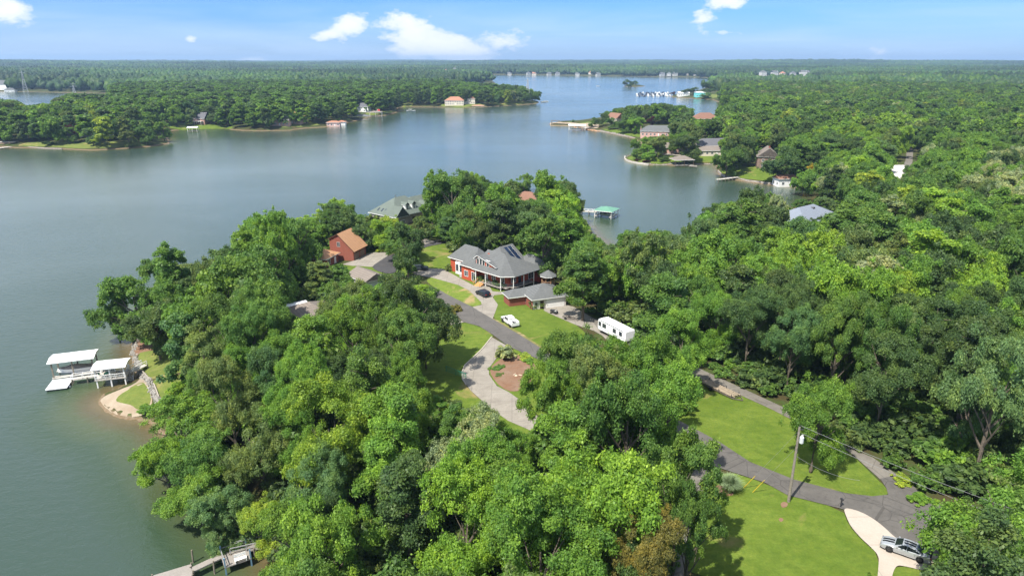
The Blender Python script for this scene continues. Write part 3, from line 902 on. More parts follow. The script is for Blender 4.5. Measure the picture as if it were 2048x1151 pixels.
NO_TREES = [
 [(1380,740),(1406,758),(1477,788),(1540,817),(1597,846),(1700,905),(1753,958),(1781,989),(1690,987),(1588,960),(1500,925),(1437,885),(1420,860),(1400,800)],
 [(1424,965),(1531,966),(1685,1018),(1760,1110),(1754,1175),(1385,1175),(1380,1050)],
 [(985,594),(1023,586),(1099,624),(1142,642),(1150,668),(1125,716),(1037,671),(984,640)],
 [(868,656),(958,652),(985,677),(930,731),(923,757),(970,807),(1010,845),(960,860),(880,820),(840,760),(850,700)],
 [(1017,692),(1095,727),(1090,760),(1100,850),(1042,801),(978,748),(994,716)],
 [(276,712),(340,699),(350,740),(335,792),(310,772),(283,742)],
 [(870,575),(893,588),(985,638),(1111,715),(1300,812),(1438,884),(1589,960),(1690,986),(1776,990),(1800,950),(1882,1008),(2110,1085),(2140,1200),(1862,1112),(1690,1019),(1531,966),(1412,929),(1200,795),(1017,693),(888,605)],
 [(1180,634),(1320,690),(1447,759.5),(1604,832),(1713,902),(1745,915),(1796,951),(1760,959),(1597,846.5),(1406,760),(1250,690),(1200,665)],
 [(1550,460),(1690,460),(1700,430),(1600,410)], [(1020,430),(1080,430),(1080,400),(1020,400)],
 [(1280,272),(1345,272),(1345,250),(1280,250)], [(1385,245),(1440,245),(1440,228),(1385,228)], [(1395,308),(1445,308),(1445,285),(1395,285)],
 [(1760,330),(1860,325),(1850,370),(1790,370)], [(1500,345),(1560,345),(1560,310),(1510,310)],
 [(1240,168),(1300,168),(1300,176),(1240,176)], [(1340,178),(1440,182),(1446,198),(1340,198)],
]
NO_TREES_W = [[(-72,196),(-56,181),(-44,197),(-58,212)],
 [(-20,186),(-4,166),(3,166),(17,180),(6,194),(-8,202)], [(-3,163),(5,151),(16,154),(11,168),(0,168)],
 [(-60,262),(-44,246),(-26,262),(-36,280),(-54,280)], [(-59,211),(-50,194),(-43,203),(-50,216)], [(-45,180),(-38,165),(-31,176),(-39,186)],
 [(-54,150),(-45,136),(-40,148),(-47,160)], [(98,244),(120,250),(130,270),(112,276)], [(-3,280),(14,276),(16,300),(-1,302)]]
# (u, v, radius u, radius v, tint, share)
TINT_AREAS = [
 (690,760,150,100,'deep',.35), (600,780,60,90,'fresh',.75), (480,740,100,80,'blue',.3), (470,640,90,60,'green',.6), (740,660,90,50,'fresh',.7), (700,700,60,40,'bright',.6),
 (1290,900,100,90,'fresh',.6), (1230,880,70,60,'bright',.6), (1000,1010,170,110,'fresh',.5), (960,970,70,50,'fresh',.3), (800,870,120,60,'fresh',.5), (700,930,90,70,'grey',.4),
 (1630,525,75,40,'bright',.85), (1520,560,60,40,'fresh',.4), (1880,580,130,35,'bright',.7), (1990,480,60,60,'fresh',.45), (2010,360,50,50,'pale',.6), (1440,455,50,25,'grey',.6),
 (1450,490,60,30,'fresh',.6), (1250,600,70,50,'olive',.7), (1860,660,150,70,'deep',.75), (1960,540,90,60,'deep',.6), (1890,480,90,40,'deep',.5), (1740,510,70,40,'olive',.6),
 (1560,600,110,50,'deep',.6), (1830,830,90,60,'bright',.6), (1950,800,90,90,'grey',.6), (1450,660,120,60,'fresh',.5), (1520,700,100,50,'deep',.4), (1330,560,60,40,'deep',.6),
 (1350,620,60,40,'green',.6), (1290,540,60,40,'olive',.5), (1600,880,90,60,'green',.5), (1780,270,80,40,'bright',.5), (1900,300,120,40,'fresh',.35), (1560,410,60,40,'deep',.5),
 (1500,220,70,30,'fresh',.5), (1300,1080,100,80,'fresh',.4), (1100,1060,90,90,'fresh',.4), (1800,420,60,30,'yellow',.4), (1000,470,80,30,'olive',.5),
 (500,170,520,45,'pinewood',.45), (1150,560,60,80,'green',.6),
]
LANDMARKS = [('the red house', 1000, 570), ('the brick garage', 700, 520), ('the grey gabled house', 800, 440), ('the white pickup', 1018, 645), ('the travel trailer', 1225, 665),
 ('the horseshoe drive', 950, 760), ('the dirt bed', 1030, 745), ('the white boat dock', 170, 760), ('the dock lawn', 315, 745), ('the utility pole', 1577, 1003),
 ('the striped sedan', 1810, 1100), ('the long flat trailer', 1435, 780), ('the old lane', 1560, 822), ('the road fork', 1780, 975), ('the green roofed dock', 1205, 430),
 ('the blue grey roof', 1615, 435), ('the white gravel lot', 1790, 345), ('the cove lawn', 1500, 348), ('the weathered dock', 450, 1110), ('the tan roofed house', 610, 625),
 ('the sandy clearing', 525, 905), ('the lower lawn', 1480, 1060), ('the brown roof', 1050, 395), ('the sand spit', 240, 810), ('the tan garage', 735, 555),
 ('the lower end of the drive', 1060, 855), ('the shaded side drive', 1390, 960), ('the gazebo dock', 1363, 325), ('the pampas grass', 1458, 968)]
# ------------------------------------------------------------------ building kit
WHITE = mat('white_paint', (0.78, 0.77, 0.74), 0.5)
WHITEM = mat('white_metal_roof', (0.82, 0.82, 0.80), 0.4, var=0.04, scale=0.6)
GLASS = mat('window_glass', (0.035, 0.045, 0.055), 0.08, spec=0.8)
GLASSC = mat('car_glass', (0.012, 0.016, 0.018), 0.06, spec=0.8)
RUB = mat('tyre_rubber', (0.02, 0.02, 0.02), 0.9)
RIM = mat('alloy_rim', (0.10, 0.10, 0.105), 0.35, metal=0.8)
DARKM = mat('dark_metal', (0.04, 0.04, 0.045), 0.5)
CHROME = mat('steel', (0.5, 0.5, 0.5), 0.35, metal=0.9)
DECKW = banded('weathered_boards', (0.30, 0.27, 0.24), (0.10, 0.09, 0.08), 0.16, 'X')
DECKL = banded('pale_deck_boards', (0.50, 0.465, 0.41), (0.26, 0.24, 0.20), 0.16, 'X', frac=0.08)
WOOD = mat('bare_wood', (0.33, 0.20, 0.10), 0.85, var=0.25, scale=4)
PILE = mat('piling_wood', (0.20, 0.17, 0.13), 0.9, var=0.3, scale=3)
SH_GREY = banded('grey_shingle', (0.134, 0.138, 0.136), (0.078, 0.080, 0.080), 0.30, 'Z', 0.95, 0.18, 0.2)
SH_GREEN = banded('grey_green_shingle', (0.135, 0.160, 0.138), (0.08, 0.10, 0.08), 0.34, 'Z', 0.95, 0.18, 0.16)
SH_ORANGE = banded('tan_shingle', (0.47, 0.255, 0.135), (0.27, 0.15, 0.08), 0.30, 'Z', 0.95, 0.2, 0.14)
SH_TAN = banded('brown_grey_shingle', (0.215, 0.182, 0.155), (0.12, 0.10, 0.085), 0.3, 'Z', 0.95, 0.2, 0.14)
SH_BROWN = banded('red_brown_shingle', (0.24, 0.13, 0.09), (0.12, 0.06, 0.04), 0.3, 'Z', 0.95, 0.2, 0.15)
SH_BLUE = banded('blue_grey_shingle', (0.21, 0.235, 0.28), (0.13, 0.15, 0.19), 0.3, 'Z', 0.95, 0.2, 0.1)
SH_DARK = banded('dark_shingle', (0.13, 0.13, 0.14), (0.07, 0.07, 0.08), 0.3, 'Z', 0.95, 0.2, 0.15)
TERRA = banded('terracotta_tile', (0.40, 0.19, 0.12), (0.24, 0.11, 0.07), 0.3, 'Z', 0.9, 0.2, 0.1)
RED_SIDE = banded('red_siding', (0.44, 0.085, 0.04), (0.22, 0.04, 0.02), 0.2, 'Z', 0.7, 0.14, 0.08)
BRICK = banded('red_brick', (0.27, 0.088, 0.06), (0.15, 0.06, 0.045), 0.16, 'Z', 0.85, 0.2, 0.15)
GBRICK = banded('grey_brown_brick', (0.30, 0.26, 0.22), (0.17, 0.15, 0.13), 0.16, 'Z', 0.85, 0.2, 0.15)
PBRICK = banded('pale_brick', (0.50, 0.44, 0.37), (0.3, 0.27, 0.23), 0.16, 'Z', 0.85, 0.2, 0.12)
CREAM = mat('cream_stucco', (0.62, 0.55, 0.45), 0.85, var=0.06, scale=0.6)
PINKW = mat('pinkish_wall', (0.58, 0.36, 0.30), 0.85, var=0.06, scale=0.6)
GREYW = mat('grey_siding', (0.40, 0.40, 0.39), 0.8, var=0.06, scale=0.6)
GREENR = mat('green_metal_roof', (0.12, 0.27, 0.19), 0.55, var=0.08, scale=0.5)
TEAL = mat('turquoise_wall', (0.18, 0.62, 0.62), 0.7)
SOLAR = mat('solar_glass', (0.012, 0.022, 0.05), 0.2, spec=0.7)
STONE = mat('field_stone', (0.33, 0.29, 0.25), 0.9, var=0.4, scale=1.2, bump=0.6)


def rotz(a): return Matrix.Rotation(a, 4, 'Z')


def window(parent, x, y, z, ang, w, h, cols=2, rows=1, frame=None):
    """a framed window on a wall: centre of its sill line, ANG = way it faces"""
    M_ = Matrix.Translation((x, y, z)) @ rotz(ang - math.pi / 2)       # local +Y points out of the wall
    f = MB(); t = .09
    f.box(-w/2 - t, w/2 + t, -.02, .07, -t, 0, M=M_); f.box(-w/2 - t, w/2 + t, -.02, .07, h, h + t, M=M_)
    f.box(-w/2 - t, -w/2, -.02, .07, 0, h, M=M_); f.box(w/2, w/2 + t, -.02, .07, 0, h, M=M_)
    for i in range(1, cols):
        q = -w/2 + w * i / cols; f.box(q - .035, q + .035, -.02, .055, 0, h, M=M_)
    for i in range(1, rows):
        q = h * i / rows; f.box(-w/2, w/2, -.02, .05, q - .03, q + .03, M=M_)
    o = f.build('window', frame or WHITE, parent)
    MB().box(-w/2, w/2, -.015, .03, 0, h, M=M_).build('pane', GLASS, o)
    return o


def door(parent, x, y, z, ang, w=.95, h=2.1, m=None, name='door'):
    M_ = Matrix.Translation((x, y, z)) @ rotz(ang - math.pi / 2)
    d = MB().box(-w/2, w/2, -.02, .05, 0, h, M=M_)
    if w > 2:
        for i in range(1, 4): d.box(-w/2 + .05, w/2 - .05, .05, .065, h * i / 4 - .5, h * i / 4 - .06, M=M_)
        d.box(-w/2 + .05, w/2 - .05, .05, .065, h - .5, h - .06, M=M_)
    else:
        d.box(-w/2 + .12, w/2 - .12, .05, .07, .2, .9, M=M_); d.box(-w/2 + .12, w/2 - .12, .05, .07, 1.1, h - .2, M=M_)
    o = d.build(name, m or WHITE, parent)
    MB().box(w/2 - .18, w/2 - .1, .05, .13, .95, 1.05, M=M_).build('handle', CHROME, o)
    return o


def hip(m, x0, x1, y0, y1, z0, h, ov=.5, axis=None, gable=(0, 0), mi=0, th=.22):
    """hip roof on a rectangle; GABLE 1 makes that end of the ridge a gable end"""
    x0 -= ov; x1 += ov; y0 -= ov; y1 += ov
    L, D = x1 - x0, y1 - y0
    if axis is None: axis = 'x' if L >= D else 'y'
    if axis == 'x':
        r = min(D / 2, L / 2 - .01)
        a = (x0 + (0 if gable[0] else r), (y0 + y1) / 2, z0 + h); b = (x1 - (0 if gable[1] else r), (y0 + y1) / 2, z0 + h)
        v = [(x0,y0,z0),(x1,y0,z0),(x1,y1,z0),(x0,y1,z0), a, b]
        f = [(0,1,5,4),(2,3,4,5),(1,2,5),(3,0,4)]
    else:
        r = min(L / 2, D / 2 - .01)
        a = ((x0 + x1) / 2, y0 + (0 if gable[0] else r), z0 + h); b = ((x0 + x1) / 2, y1 - (0 if gable[1] else r), z0 + h)
        v = [(x0,y0,z0),(x1,y0,z0),(x1,y1,z0),(x0,y1,z0), a, b]
        f = [(1,2,5,4),(3,0,4,5),(0,1,4),(2,3,5)]
    k = len(v)
    v2 = [(p[0], p[1], p[2] - th) for p in v]
    m.add(v + v2, f + [tuple(i + k for i in q)[::-1] for q in f], mi)
    n_ = len(m.v) - 2 * k
    m.f += [tuple(n_ + i for i in q) for q in [(0,1,1+k,k),(1,2,2+k,1+k),(2,3,3+k,2+k),(3,0,k,3+k)]]; m.m += [1] * 4
    return m


def gable_wall(m, x0, x1, y0, y1, z0, z1, h, axis='x', mi=0, ov=0.5):
    """box walls with the gable triangles under a gabled roof"""
    L, D = x1 - x0, y1 - y0
    m.box(x0, x1, y0, y1, z0, z1, mi)
    if axis == 'x':
        hh_ = h * (D / 2) / (D / 2 + ov)
        for x, t in ((x0, .12), (x1, -.12)):
            m.add([(x,y0,z1),(x,y1,z1),(x,(y0+y1)/2,z1+hh_-.1),(x+t,y0,z1),(x+t,y1,z1),(x+t,(y0+y1)/2,z1+hh_-.1)], [(0,1,2),(3,5,4),(0,2,5,3),(1,4,5,2)], mi)
    else:
        hh_ = h * (L / 2) / (L / 2 + ov)
        for y, t in ((y0, .12), (y1, -.12)):
            m.add([(x0,y,z1),(x1,y,z1),((x0+x1)/2,y,z1+hh_-.1),(x0,y+t,z1),(x1,y+t,z1),((x0+x1)/2,y+t,z1+hh_-.1)], [(0,1,2),(3,5,4),(0,2,5,3),(1,4,5,2)], mi)
    return m


def railing(m, pts, h=.95, step=1.5, th=.07, mi=0, bal=False):
    pts = [Vector(p) for p in pts]
    for a, b in zip(pts, pts[1:]):
        d = b - a; n = max(1, int(d.length / step))
        m.bar(a + Vector((0,0,h)), b + Vector((0,0,h)), th * 1.5, th, mi)
        m.bar(a + Vector((0,0,h*.52)), b + Vector((0,0,h*.52)), th * .7, th * .7, mi)
        for i in range(n + 1):
            p = a + d * i / n; m.bar(p, p + Vector((0,0,h)), th * 1.2, th * 1.2, mi)
        if bal:
            k = max(2, int(d.length / .28))
            for i in range(k):
                p = a + d * (i + .5) / k; m.bar(p, p + Vector((0,0,h)), .035, .035, mi)
    return m


def simple_house(name, label, x, y, rz, w, d, h, rh, wallm, roofm, group=None, gable=(0, 0), chimney=None, base=None, ov=.6, porch=False, two=False, cat='house', deck=False):
    z = hz1(x, y) if base is None else base
    r = empty(name, (x, y, z), rz, label, cat, group)
    wm = MB()
    if gable[0] or gable[1]: gable_wall(wm, -w/2, w/2, -d/2, d/2, -2.5, h, rh, 'x', 0, ov)
    else: wm.box(-w/2, w/2, -d/2, d/2, -2.5, h)
    wm.build('wall', wallm, r)
    rf = hip(MB(), -w/2, w/2, -d/2, d/2, h + .05, rh, ov, 'x', gable).build('roof', [roofm, WHITE], r)
    if chimney: MB().box(chimney[0] - .5, chimney[0] + .5, chimney[1] - .4, chimney[1] + .4, h * .8, h + rh + 1.0).build('chimney', chimney[2] if len(chimney) > 2 else BRICK, rf)
    n = max(2, int(w / 3.2))
    for s in range(2 if two else 1):
        for i in range(n):
            q = -w/2 + w * (i + .5) / n
            if s == 0 and i == n // 2: door(r, q, -d/2, .1, -math.pi/2, 1.0, 2.1, WHITE)
            else: window(r, q, -d/2, .9 + s * 2.9, -math.pi/2, 1.3, 1.4)
    for s in range(2 if two else 1):
        for q in (-d/4, d/4): window(r, -w/2, q, .9 + s * 2.9, math.pi, 1.1, 1.3)
    if deck:
        dk = MB().box(-w*.4, w*.4, -d/2 - 3.2, -d/2, .0 if not two else 2.6, .2 if not two else 2.8)
        for q in (-w*.38, 0, w*.38): dk.bar((q, -d/2 - 3.1, -2), (q, -d/2 - 3.1, .1 if not two else 2.7), .18)
        railing(dk, [(-w*.4, -d/2 - 3.1, .2 if not two else 2.8), (w*.4, -d/2 - 3.1, .2 if not two else 2.8)], th=.09)
        dk.build('deck', WHITE, r)
    return r


def dock(name, label, pts, width, z, m, group=None, rail=False, cat='dock', railm=None):
    """a walkway on piles along a line of ground points"""
    r = empty(name, (pts[0][0], pts[0][1], 0), 0, label, cat, group)
    o = Vector((pts[0][0], pts[0][1], 0))
    dk = MB(); pl = MB()
    for a, b in zip(pts, pts[1:]):
        a = Vector((a[0], a[1], 0)) - o; b = Vector((b[0], b[1], 0)) - o
        dk.bar(a + Vector((0,0,z)), b + Vector((0,0,z)), width, .16)
        d = (b - a); n = max(1, int(d.length / 2.6)); q = Vector((-d.y, d.x, 0)).normalized() * width * .5
        for i in range(n + 1):
            p = a + d * i / n
            for s in (-1, 1): pl.tube([p + q * s + Vector((0,0,-2.5)), p + q * s + Vector((0,0,z + .25))], .11, 7)
    # upright boxes made by bar() may roll: rebuild the deck from flat boards
    dk = MB()
    for a, b in zip(pts, pts[1:]):
        a = Vector((a[0], a[1], 0)) - o; b = Vector((b[0], b[1], 0)) - o
        d = (b - a); an = math.atan2(d.y, d.x)
        dk.box(0, d.length, -width/2, width/2, z - .1, z + .08, M=Matrix.Translation(a) @ rotz(an))
    dk.build('deck', m, r)
    pl.build('piling', PILE, r)
    if rail:
        rm = MB()
        for s in (-1, 1):
            L = []
            for i, p in enumerate(pts):
                a = Vector((p[0], p[1], 0)) - o
                j = min(i, len(pts) - 2); d = Vector((pts[j+1][0] - pts[j][0], pts[j+1][1] - pts[j][1], 0)); q = Vector((-d.y, d.x, 0)).normalized() * width * .48 * s
                L.append(a + q + Vector((0, 0, z + .08)))
            railing(rm, L, .95, 1.8, .08)
        rm.build('railing', railm or WHITE, r)
    return r


def slip(name, label, x, y, rz, L, D, roofz, roofm, postm, group=None, rise=.35, floor=True, shape='flat', cat='boathouse', fz=.9):
    """a roofed boat slip: posts, U-shaped deck and roof"""
    r = empty(name, (x, y, 0), rz, label, cat, group)
    ps = [(sx * (L/2 - .3), sy * (D/2 - .25)) for sx in (-1, 0, 1) for sy in (-1, 1)]
    for (px_, py_) in ps: MB().box(px_ - .12, px_ + .12, py_ - .12, py_ + .12, -2.5, roofz + .05).build('post', postm, r)
    if floor:
        f = MB().box(-L/2, L/2, -D/2, -D/2 + 1.1, fz - .15, fz).box(L/2 - 1.1, L/2, -D/2 + 1.1, D/2 - 1.1, fz - .15, fz).box(-L/2, L/2, D/2 - 1.1, D/2, fz - .15, fz)
        f.build('deck', DECKL, r)
    rf = MB()
    if shape == 'flat':
        rf.add([(-L/2-.3,-D/2-.3,roofz),(L/2+.3,-D/2-.3,roofz),(L/2+.3,0,roofz+rise),(-L/2-.3,0,roofz+rise),(L/2+.3,D/2+.3,roofz),(-L/2-.3,D/2+.3,roofz),
                (-L/2-.3,-D/2-.3,roofz-.15),(L/2+.3,-D/2-.3,roofz-.15),(L/2+.3,D/2+.3,roofz-.15),(-L/2-.3,D/2+.3,roofz-.15)],
               [(0,1,2,3),(3,2,4,5),(0,6,7,1),(5,4,8,9),(1,7,8,4,2),(0,3,5,9,6),(6,9,8,7)])
    else:
        hip(rf, -L/2, L/2, -D/2, D/2, roofz, rise, .4)
    rf.build('roof', [roofm, WHITE], r)
    return r


# ------------------------------------------------------------------ vehicles and boats
def wheel(parent, x, y, R_=.34, w=.24, rim=RIM):
    t = MB(); n = 16
    s = 1 if y > 0 else -1
    prof = [(R_ * .62, 0), (R_ * .95, 0), (R_, .04), (R_, w - .04), (R_ * .95, w), (R_ * .62, w)]
    for (r_, q) in prof:
        for i in range(n):
            a = 2 * math.pi * i / n; t.v.append((x + r_ * math.cos(a), y - s * q, R_ + r_ * math.sin(a)))
    for k in range(len(prof) - 1):
        for i in range(n): t.f.append((k*n+i, k*n+(i+1)%n, (k+1)*n+(i+1)%n, (k+1)*n+i)); t.m.append(0)
    o = t.build('wheel', RUB, parent, True)
    d = MB(); d.tube([(x, y - s * .03, R_), (x, y - s * (w - .05), R_)], R_ * .6, 14)
    for i in range(5):
        a = 2 * math.pi * i / 5
        d.bar((x, y - s * .015, R_), (x + R_ * .56 * math.cos(a), y - s * .015, R_ + R_ * .56 * math.sin(a)), .05)
    d.build('rim', rim, o)
    return o


def loft(m, sections, mi=0, caps=True):
    n = len(sections[0]); k = len(m.v)
    for s in sections: m.v += [tuple(p) for p in s]
    for i in range(len(sections) - 1):
        for j in range(n):
            j2 = (j + 1) % n
            m.f.append((k+i*n+j, k+i*n+j2, k+(i+1)*n+j2, k+(i+1)*n+j)); m.m.append(mi)
    if caps:
        m.f.append(tuple(k + j for j in range(n))[::-1]); m.m.append(mi)
        m.f.append(tuple(k + (len(sections)-1)*n + j for j in range(n))); m.m.append(mi)
    return m


def car(name, label, x, y, z, rz, paint, kind='sedan', group=None, stripes=False, tilt=0.0, cat='car'):
    r = empty(name, (x, y, z), rz, label, cat, group)
    if kind == 'sedan':
        W_, wr, ax = .95, .36, (1.52, -1.50)
        top = [(-2.52,.80),(-2.42,.98),(-2.1,1.06),(-1.45,1.07),(-.9,1.04),(0,1.0),(.75,1.0),(1.0,1.0),(1.6,.94),(2.15,.84),(2.45,.70),(2.52,.55)]
        cab = [(-1.75,1.06),(-.95,1.40),(-.2,1.47),(.3,1.44),(1.15,1.0)]
    else:   # suv / estate
        W_, wr, ax = .94, .36, (1.38, -1.36)
        top = [(-2.3,.85),(-2.25,1.02),(-2.1,1.08),(-1.45,1.10),(-.9,1.10),(0,1.08),(.75,1.06),(.95,1.05),(1.5,1.0),(2.0,.90),(2.25,.72),(2.32,.55)]
        cab = [(-2.2,1.07),(-1.9,1.55),(-.2,1.66 if kind == 'suv' else 1.5),(.25,1.62 if kind == 'suv' else 1.46),(1.1,1.05)]
    def taper(xx): return W_ * (1 - .10 * max(0, (abs(xx) - 1.7) / .8) ** 2)
    xs = sorted(set([t[0] for t in top] + [a + q for a in ax for q in (-.42, -.30, 0, .30, .42)]))
    tx = [t[0] for t in top]; tz = [t[1] for t in top]
    secs = []
    for xx in xs:
        zt = float(np.interp(xx, tx, tz)); hw = taper(xx)
        lo = .26 + (.1 if abs(xx) > 2.2 else 0)
        for a in ax:
            d = abs(xx - a)
            if d < .43: lo = max(lo, .74 if d < .05 else (.68 if d < .31 else .26))
        lo = min(lo, zt - .12); mid = (lo + zt) / 2 + .05
        secs.append([(xx,-hw*.93,lo),(xx,-hw,min(mid,zt-.06)),(xx,-hw*.97,zt-.07),(xx,-hw*.86,zt),(xx,-hw*.4,zt+.03),(xx,hw*.4,zt+.03),(xx,hw*.86,zt),(xx,hw*.97,zt-.07),(xx,hw,min(mid,zt-.06)),(xx,hw*.93,lo)])
    body = MB(); loft(body, secs)
    # dark underside closes the wheel wells
    body.box(-2.1, 2.1, -.62, .62, .22, .7, 1)
    body.build('body', [paint, DARKM], r, False)
    # cabin: roof and pillars in paint, glass between
    c = MB(); cx = [p[0] for p in cab]; cz = [p[1] for p in cab]
    def ring(xx, zz, base):
        hw = taper(xx) * .93; k_ = (zz - base) / .47
        hr = hw - .20 * max(0, k_)
        return [(xx,-hw,base),(xx,-hr,zz-.03),(xx,-hr*.85,zz),(xx,hr*.85,zz),(xx,hr,zz-.03),(xx,hw,base)]
    bz = 1.0 if kind == 'sedan' else 1.04
    loft(c, [ring(a, max(b, bz + .02), bz) for a, b in cab])
    c.build('roof', paint, r)
    g_ = lambda nm, quads: MB_add(nm, quads, r)
    def MB_add(nm, pts, par, m=GLASSC):
        mm = MB(); n_ = len(pts); c_ = sum((Vector(p) for p in pts), Vector()) / n_
        nrm = (Vector(pts[1]) - Vector(pts[0])).cross(Vector(pts[2]) - Vector(pts[0])).normalized()
        cc = Vector((0, 0, 1.1))
        if nrm.dot(c_ - cc) < 0: nrm = -nrm
        mm.add([Vector(p) + nrm * .018 for p in pts] + [Vector(p) - nrm * .02 for p in pts], [tuple(range(n_)), tuple(range(n_, 2*n_))[::-1]] + [(i, (i+1)%n_, n_+(i+1)%n_, n_+i) for i in range(n_)])
        return mm.build(nm, m, par)
    def side(xx, zz): # y on the cabin side
        hw = taper(xx) * .93; zr = float(np.interp(xx, cx, cz)); hr = hw - .20 * max(0, (zr - bz) / .47)
        t = 0 if zr - .03 <= bz else min(1, (zz - bz) / (zr - .03 - bz)); return hw + (hr - hw) * t
    def sp(xx, zz, s): return (xx, s * side(xx, zz), zz)
    A, B, C_, D_, E_ = cab
    for s in (-1, 1):
        f0 = E_[0] - .28; f1 = D_[0] + .02; r1 = B[0] + .12; r0 = A[0] + (.42 if kind == 'sedan' else .2)
        zt = lambda q: float(np.interp(q, cx, cz)) - .09
        mid = -.12
        MB_add('side_window', [sp(f0+.06, bz+.02, s), sp(f1, zt(f1)+.03, s), sp(mid+.03, zt(mid)+.03, s), sp(mid+.03, bz+.02, s)], r)
        MB_add('side_window', [sp(mid-.03, bz+.02, s), sp(mid-.03, zt(mid)+.03, s), sp(r1, zt(r1)+.01, s), sp(r0-.1, bz+.05, s)], r)
        # lights and mirrors
        MB().box(2.33 if kind == 'sedan' else 2.15, 2.47 if kind == 'sedan' else 2.28, s*.45 if s > 0 else -.82, .82 if s > 0 else -.45, .62, .74).build('headlight', CHROME, r)
        MB().box(-2.50 if kind == 'sedan' else -2.29, -2.40, s*.4 if s > 0 else -.86, .86 if s > 0 else -.4, .82, .95).build('taillight', mat('red_lens', (0.35, 0.01, 0.01), 0.3), r)
        MB().box(E_[0] - .42, E_[0] - .25, s*.92 if s > 0 else -1.08, 1.08 if s > 0 else -.92, bz + .02, bz + .16).build('mirror', paint, r)
        for a in ax: wheel(r, a, s * (W_ + .0), wr)
    def cross(p, q, t): return p + (q - p) * t
    ws = []
    for t in (.1, .9):
        xx = cross(E_[0], D_[0], t); zz = cross(E_[1], D_[1], t); hw = taper(xx) * .93; hr = hw - .20 * max(0, (zz - bz) / .47)
        ws.append((xx, zz, (hw if t < .5 else hr) * .84))
    MB_add('windscreen', [(ws[0][0], -ws[0][2], ws[0][1]), (ws[0][0], ws[0][2], ws[0][1]), (ws[1][0], ws[1][2], ws[1][1]), (ws[1][0], -ws[1][2], ws[1][1])], r)
    ws = []
    for t in (.12, .88):
        xx = cross(A[0], B[0], t); zz = cross(A[1], B[1], t); ws.append((xx, zz, .74 if t < .5 else .62))
    MB_add('rear_window', [(ws[0][0], -ws[0][2], ws[0][1]), (ws[0][0], ws[0][2], ws[0][1]), (ws[1][0], ws[1][2], ws[1][1]), (ws[1][0], -ws[1][2], ws[1][1])], r)
    if stripes:
        bk = mat('black_stripe', (0.012, 0.012, 0.013), 0.25)
        st = MB()
        for s in (-1, 1):
            y0, y1 = (.10, .34) if s > 0 else (-.34, -.10)
            for seg in ([(2.40,.735),(2.15,.88),(1.6,.985),(1.17,1.04)], [(.25,1.452),(-.2,1.482),(-.9,1.42)], [(-1.80,1.105),(-2.1,1.10),(-2.42,1.02)]):
                for (xa, za), (xb, zb) in zip(seg, seg[1:]):
                    st.add([(xa,y0,za+.012),(xa,y1,za+.012),(xb,y1,zb+.012),(xb,y0,zb+.012),(xa,y0,za-.02),(xa,y1,za-.02),(xb,y1,zb-.02),(xb,y0,zb-.02)],
                           [(0,1,2,3),(7,6,5,4),(0,4,5,1),(1,5,6,2),(2,6,7,3),(3,7,4,0)])
        st.build('racing_stripe', bk, r)
        MB().box(-2.52, -2.34, -.8, .8, 1.08, 1.13).box(-2.46, -2.40, -.7, -.64, .98, 1.09).box(-2.46, -2.40, .64, .7, .98, 1.09).build('spoiler', bk, r)
    return r


def hull(m, L, B, H, z=0.0, mi=0):
    secs = []
    for t, w, lift in ((0,.92,0),(.25,1,0),(.55,1,.0),(.78,.8,.08),(.93,.4,.2),(1,.06,.32)):
        xx = -L/2 + L * t; b = B/2 * w
        secs.append([(xx,0,z-.25*H+lift*H),(xx,-b*.8,z+.1*H+lift*H*.6),(xx,-b,z+H*(.9+lift*.6)),(xx,-b*.86,z+H*(.92+lift*.6)),(xx,-b*.7,z+H*.7),(xx,b*.7,z+H*.7),(xx,b*.86,z+H*(.92+lift*.6)),(xx,b,z+H*(.9+lift*.6)),(xx,b*.8,z+.1*H+lift*H*.6)])
    return loft(m, secs, mi)


def boat(name, label, x, y, z, rz, L=6.5, B=2.3, group=None, cover=None, hullm=None, canopy=None, motor=True):
    r = empty(name, (x, y, z), rz, label, 'boat', group)
    hull(MB(), L, B, 1.0).build('hull', hullm or WHITE, r, False)
    if cover:
        c = MB(); secs = []
        for t, w, hh_ in ((.04,.86,.95),(.3,.93,1.25),(.5,.93,1.5),(.62,.9,1.45),(.8,.7,1.2),(.96,.25,1.25)):
            xx = -L/2 + L*t; b = B/2*w; secs.append([(xx,-b,.93),(xx,-b*.6,hh_-.05),(xx,0,hh_),(xx,b*.6,hh_-.05),(xx,b,.93)])
        loft(c, secs).build('cover', cover, r)
    else:
        c = MB().box(-L*.3, L*.12, -B*.28, B*.28, .7, 1.02).box(-L*.02, L*.06, -B*.3, B*.3, 1.0, 1.25); c.build('seat', mat('boat_seat', (0.5, 0.45, 0.38), 0.6), r)
        MB().add([(L*.1,-B*.34,1.0),(L*.1,B*.34,1.0),(L*.04,B*.3,1.5),(L*.04,-B*.3,1.5),(L*.12,-B*.34,1.0),(L*.12,B*.34,1.0),(L*.06,B*.3,1.5),(L*.06,-B*.3,1.5)],
                 [(0,1,2,3),(7,6,5,4),(0,4,5,1),(1,5,6,2),(2,6,7,3),(3,7,4,0)]).build('windscreen', GLASSC, r)
    if canopy:
        c = MB().box(-L*.3, L*.1, -B*.46, B*.46, 2.3, 2.38)
        c.build('canopy', canopy, r)
        c = MB()
        for q in (-L*.29, L*.09):
            for s in (-1, 1): c.bar((q, s*B*.42, .8), (q, s*B*.44, 2.3), .05)
        c.build('canopy_frame', CHROME, r)
    if motor: MB().box(-L/2 - .55, -L/2 - .05, -.22, .22, .2, 1.15).box(-L/2 - .45, -L/2 - .25, -.08, .08, -.5, .2).build('outboard_motor', DARKM, r)
    return r
# ------------------------------------------------------------------ the near houses
def P3(u, v, z): p = P(u, v, z); return Vector((p[0], p[1], z))


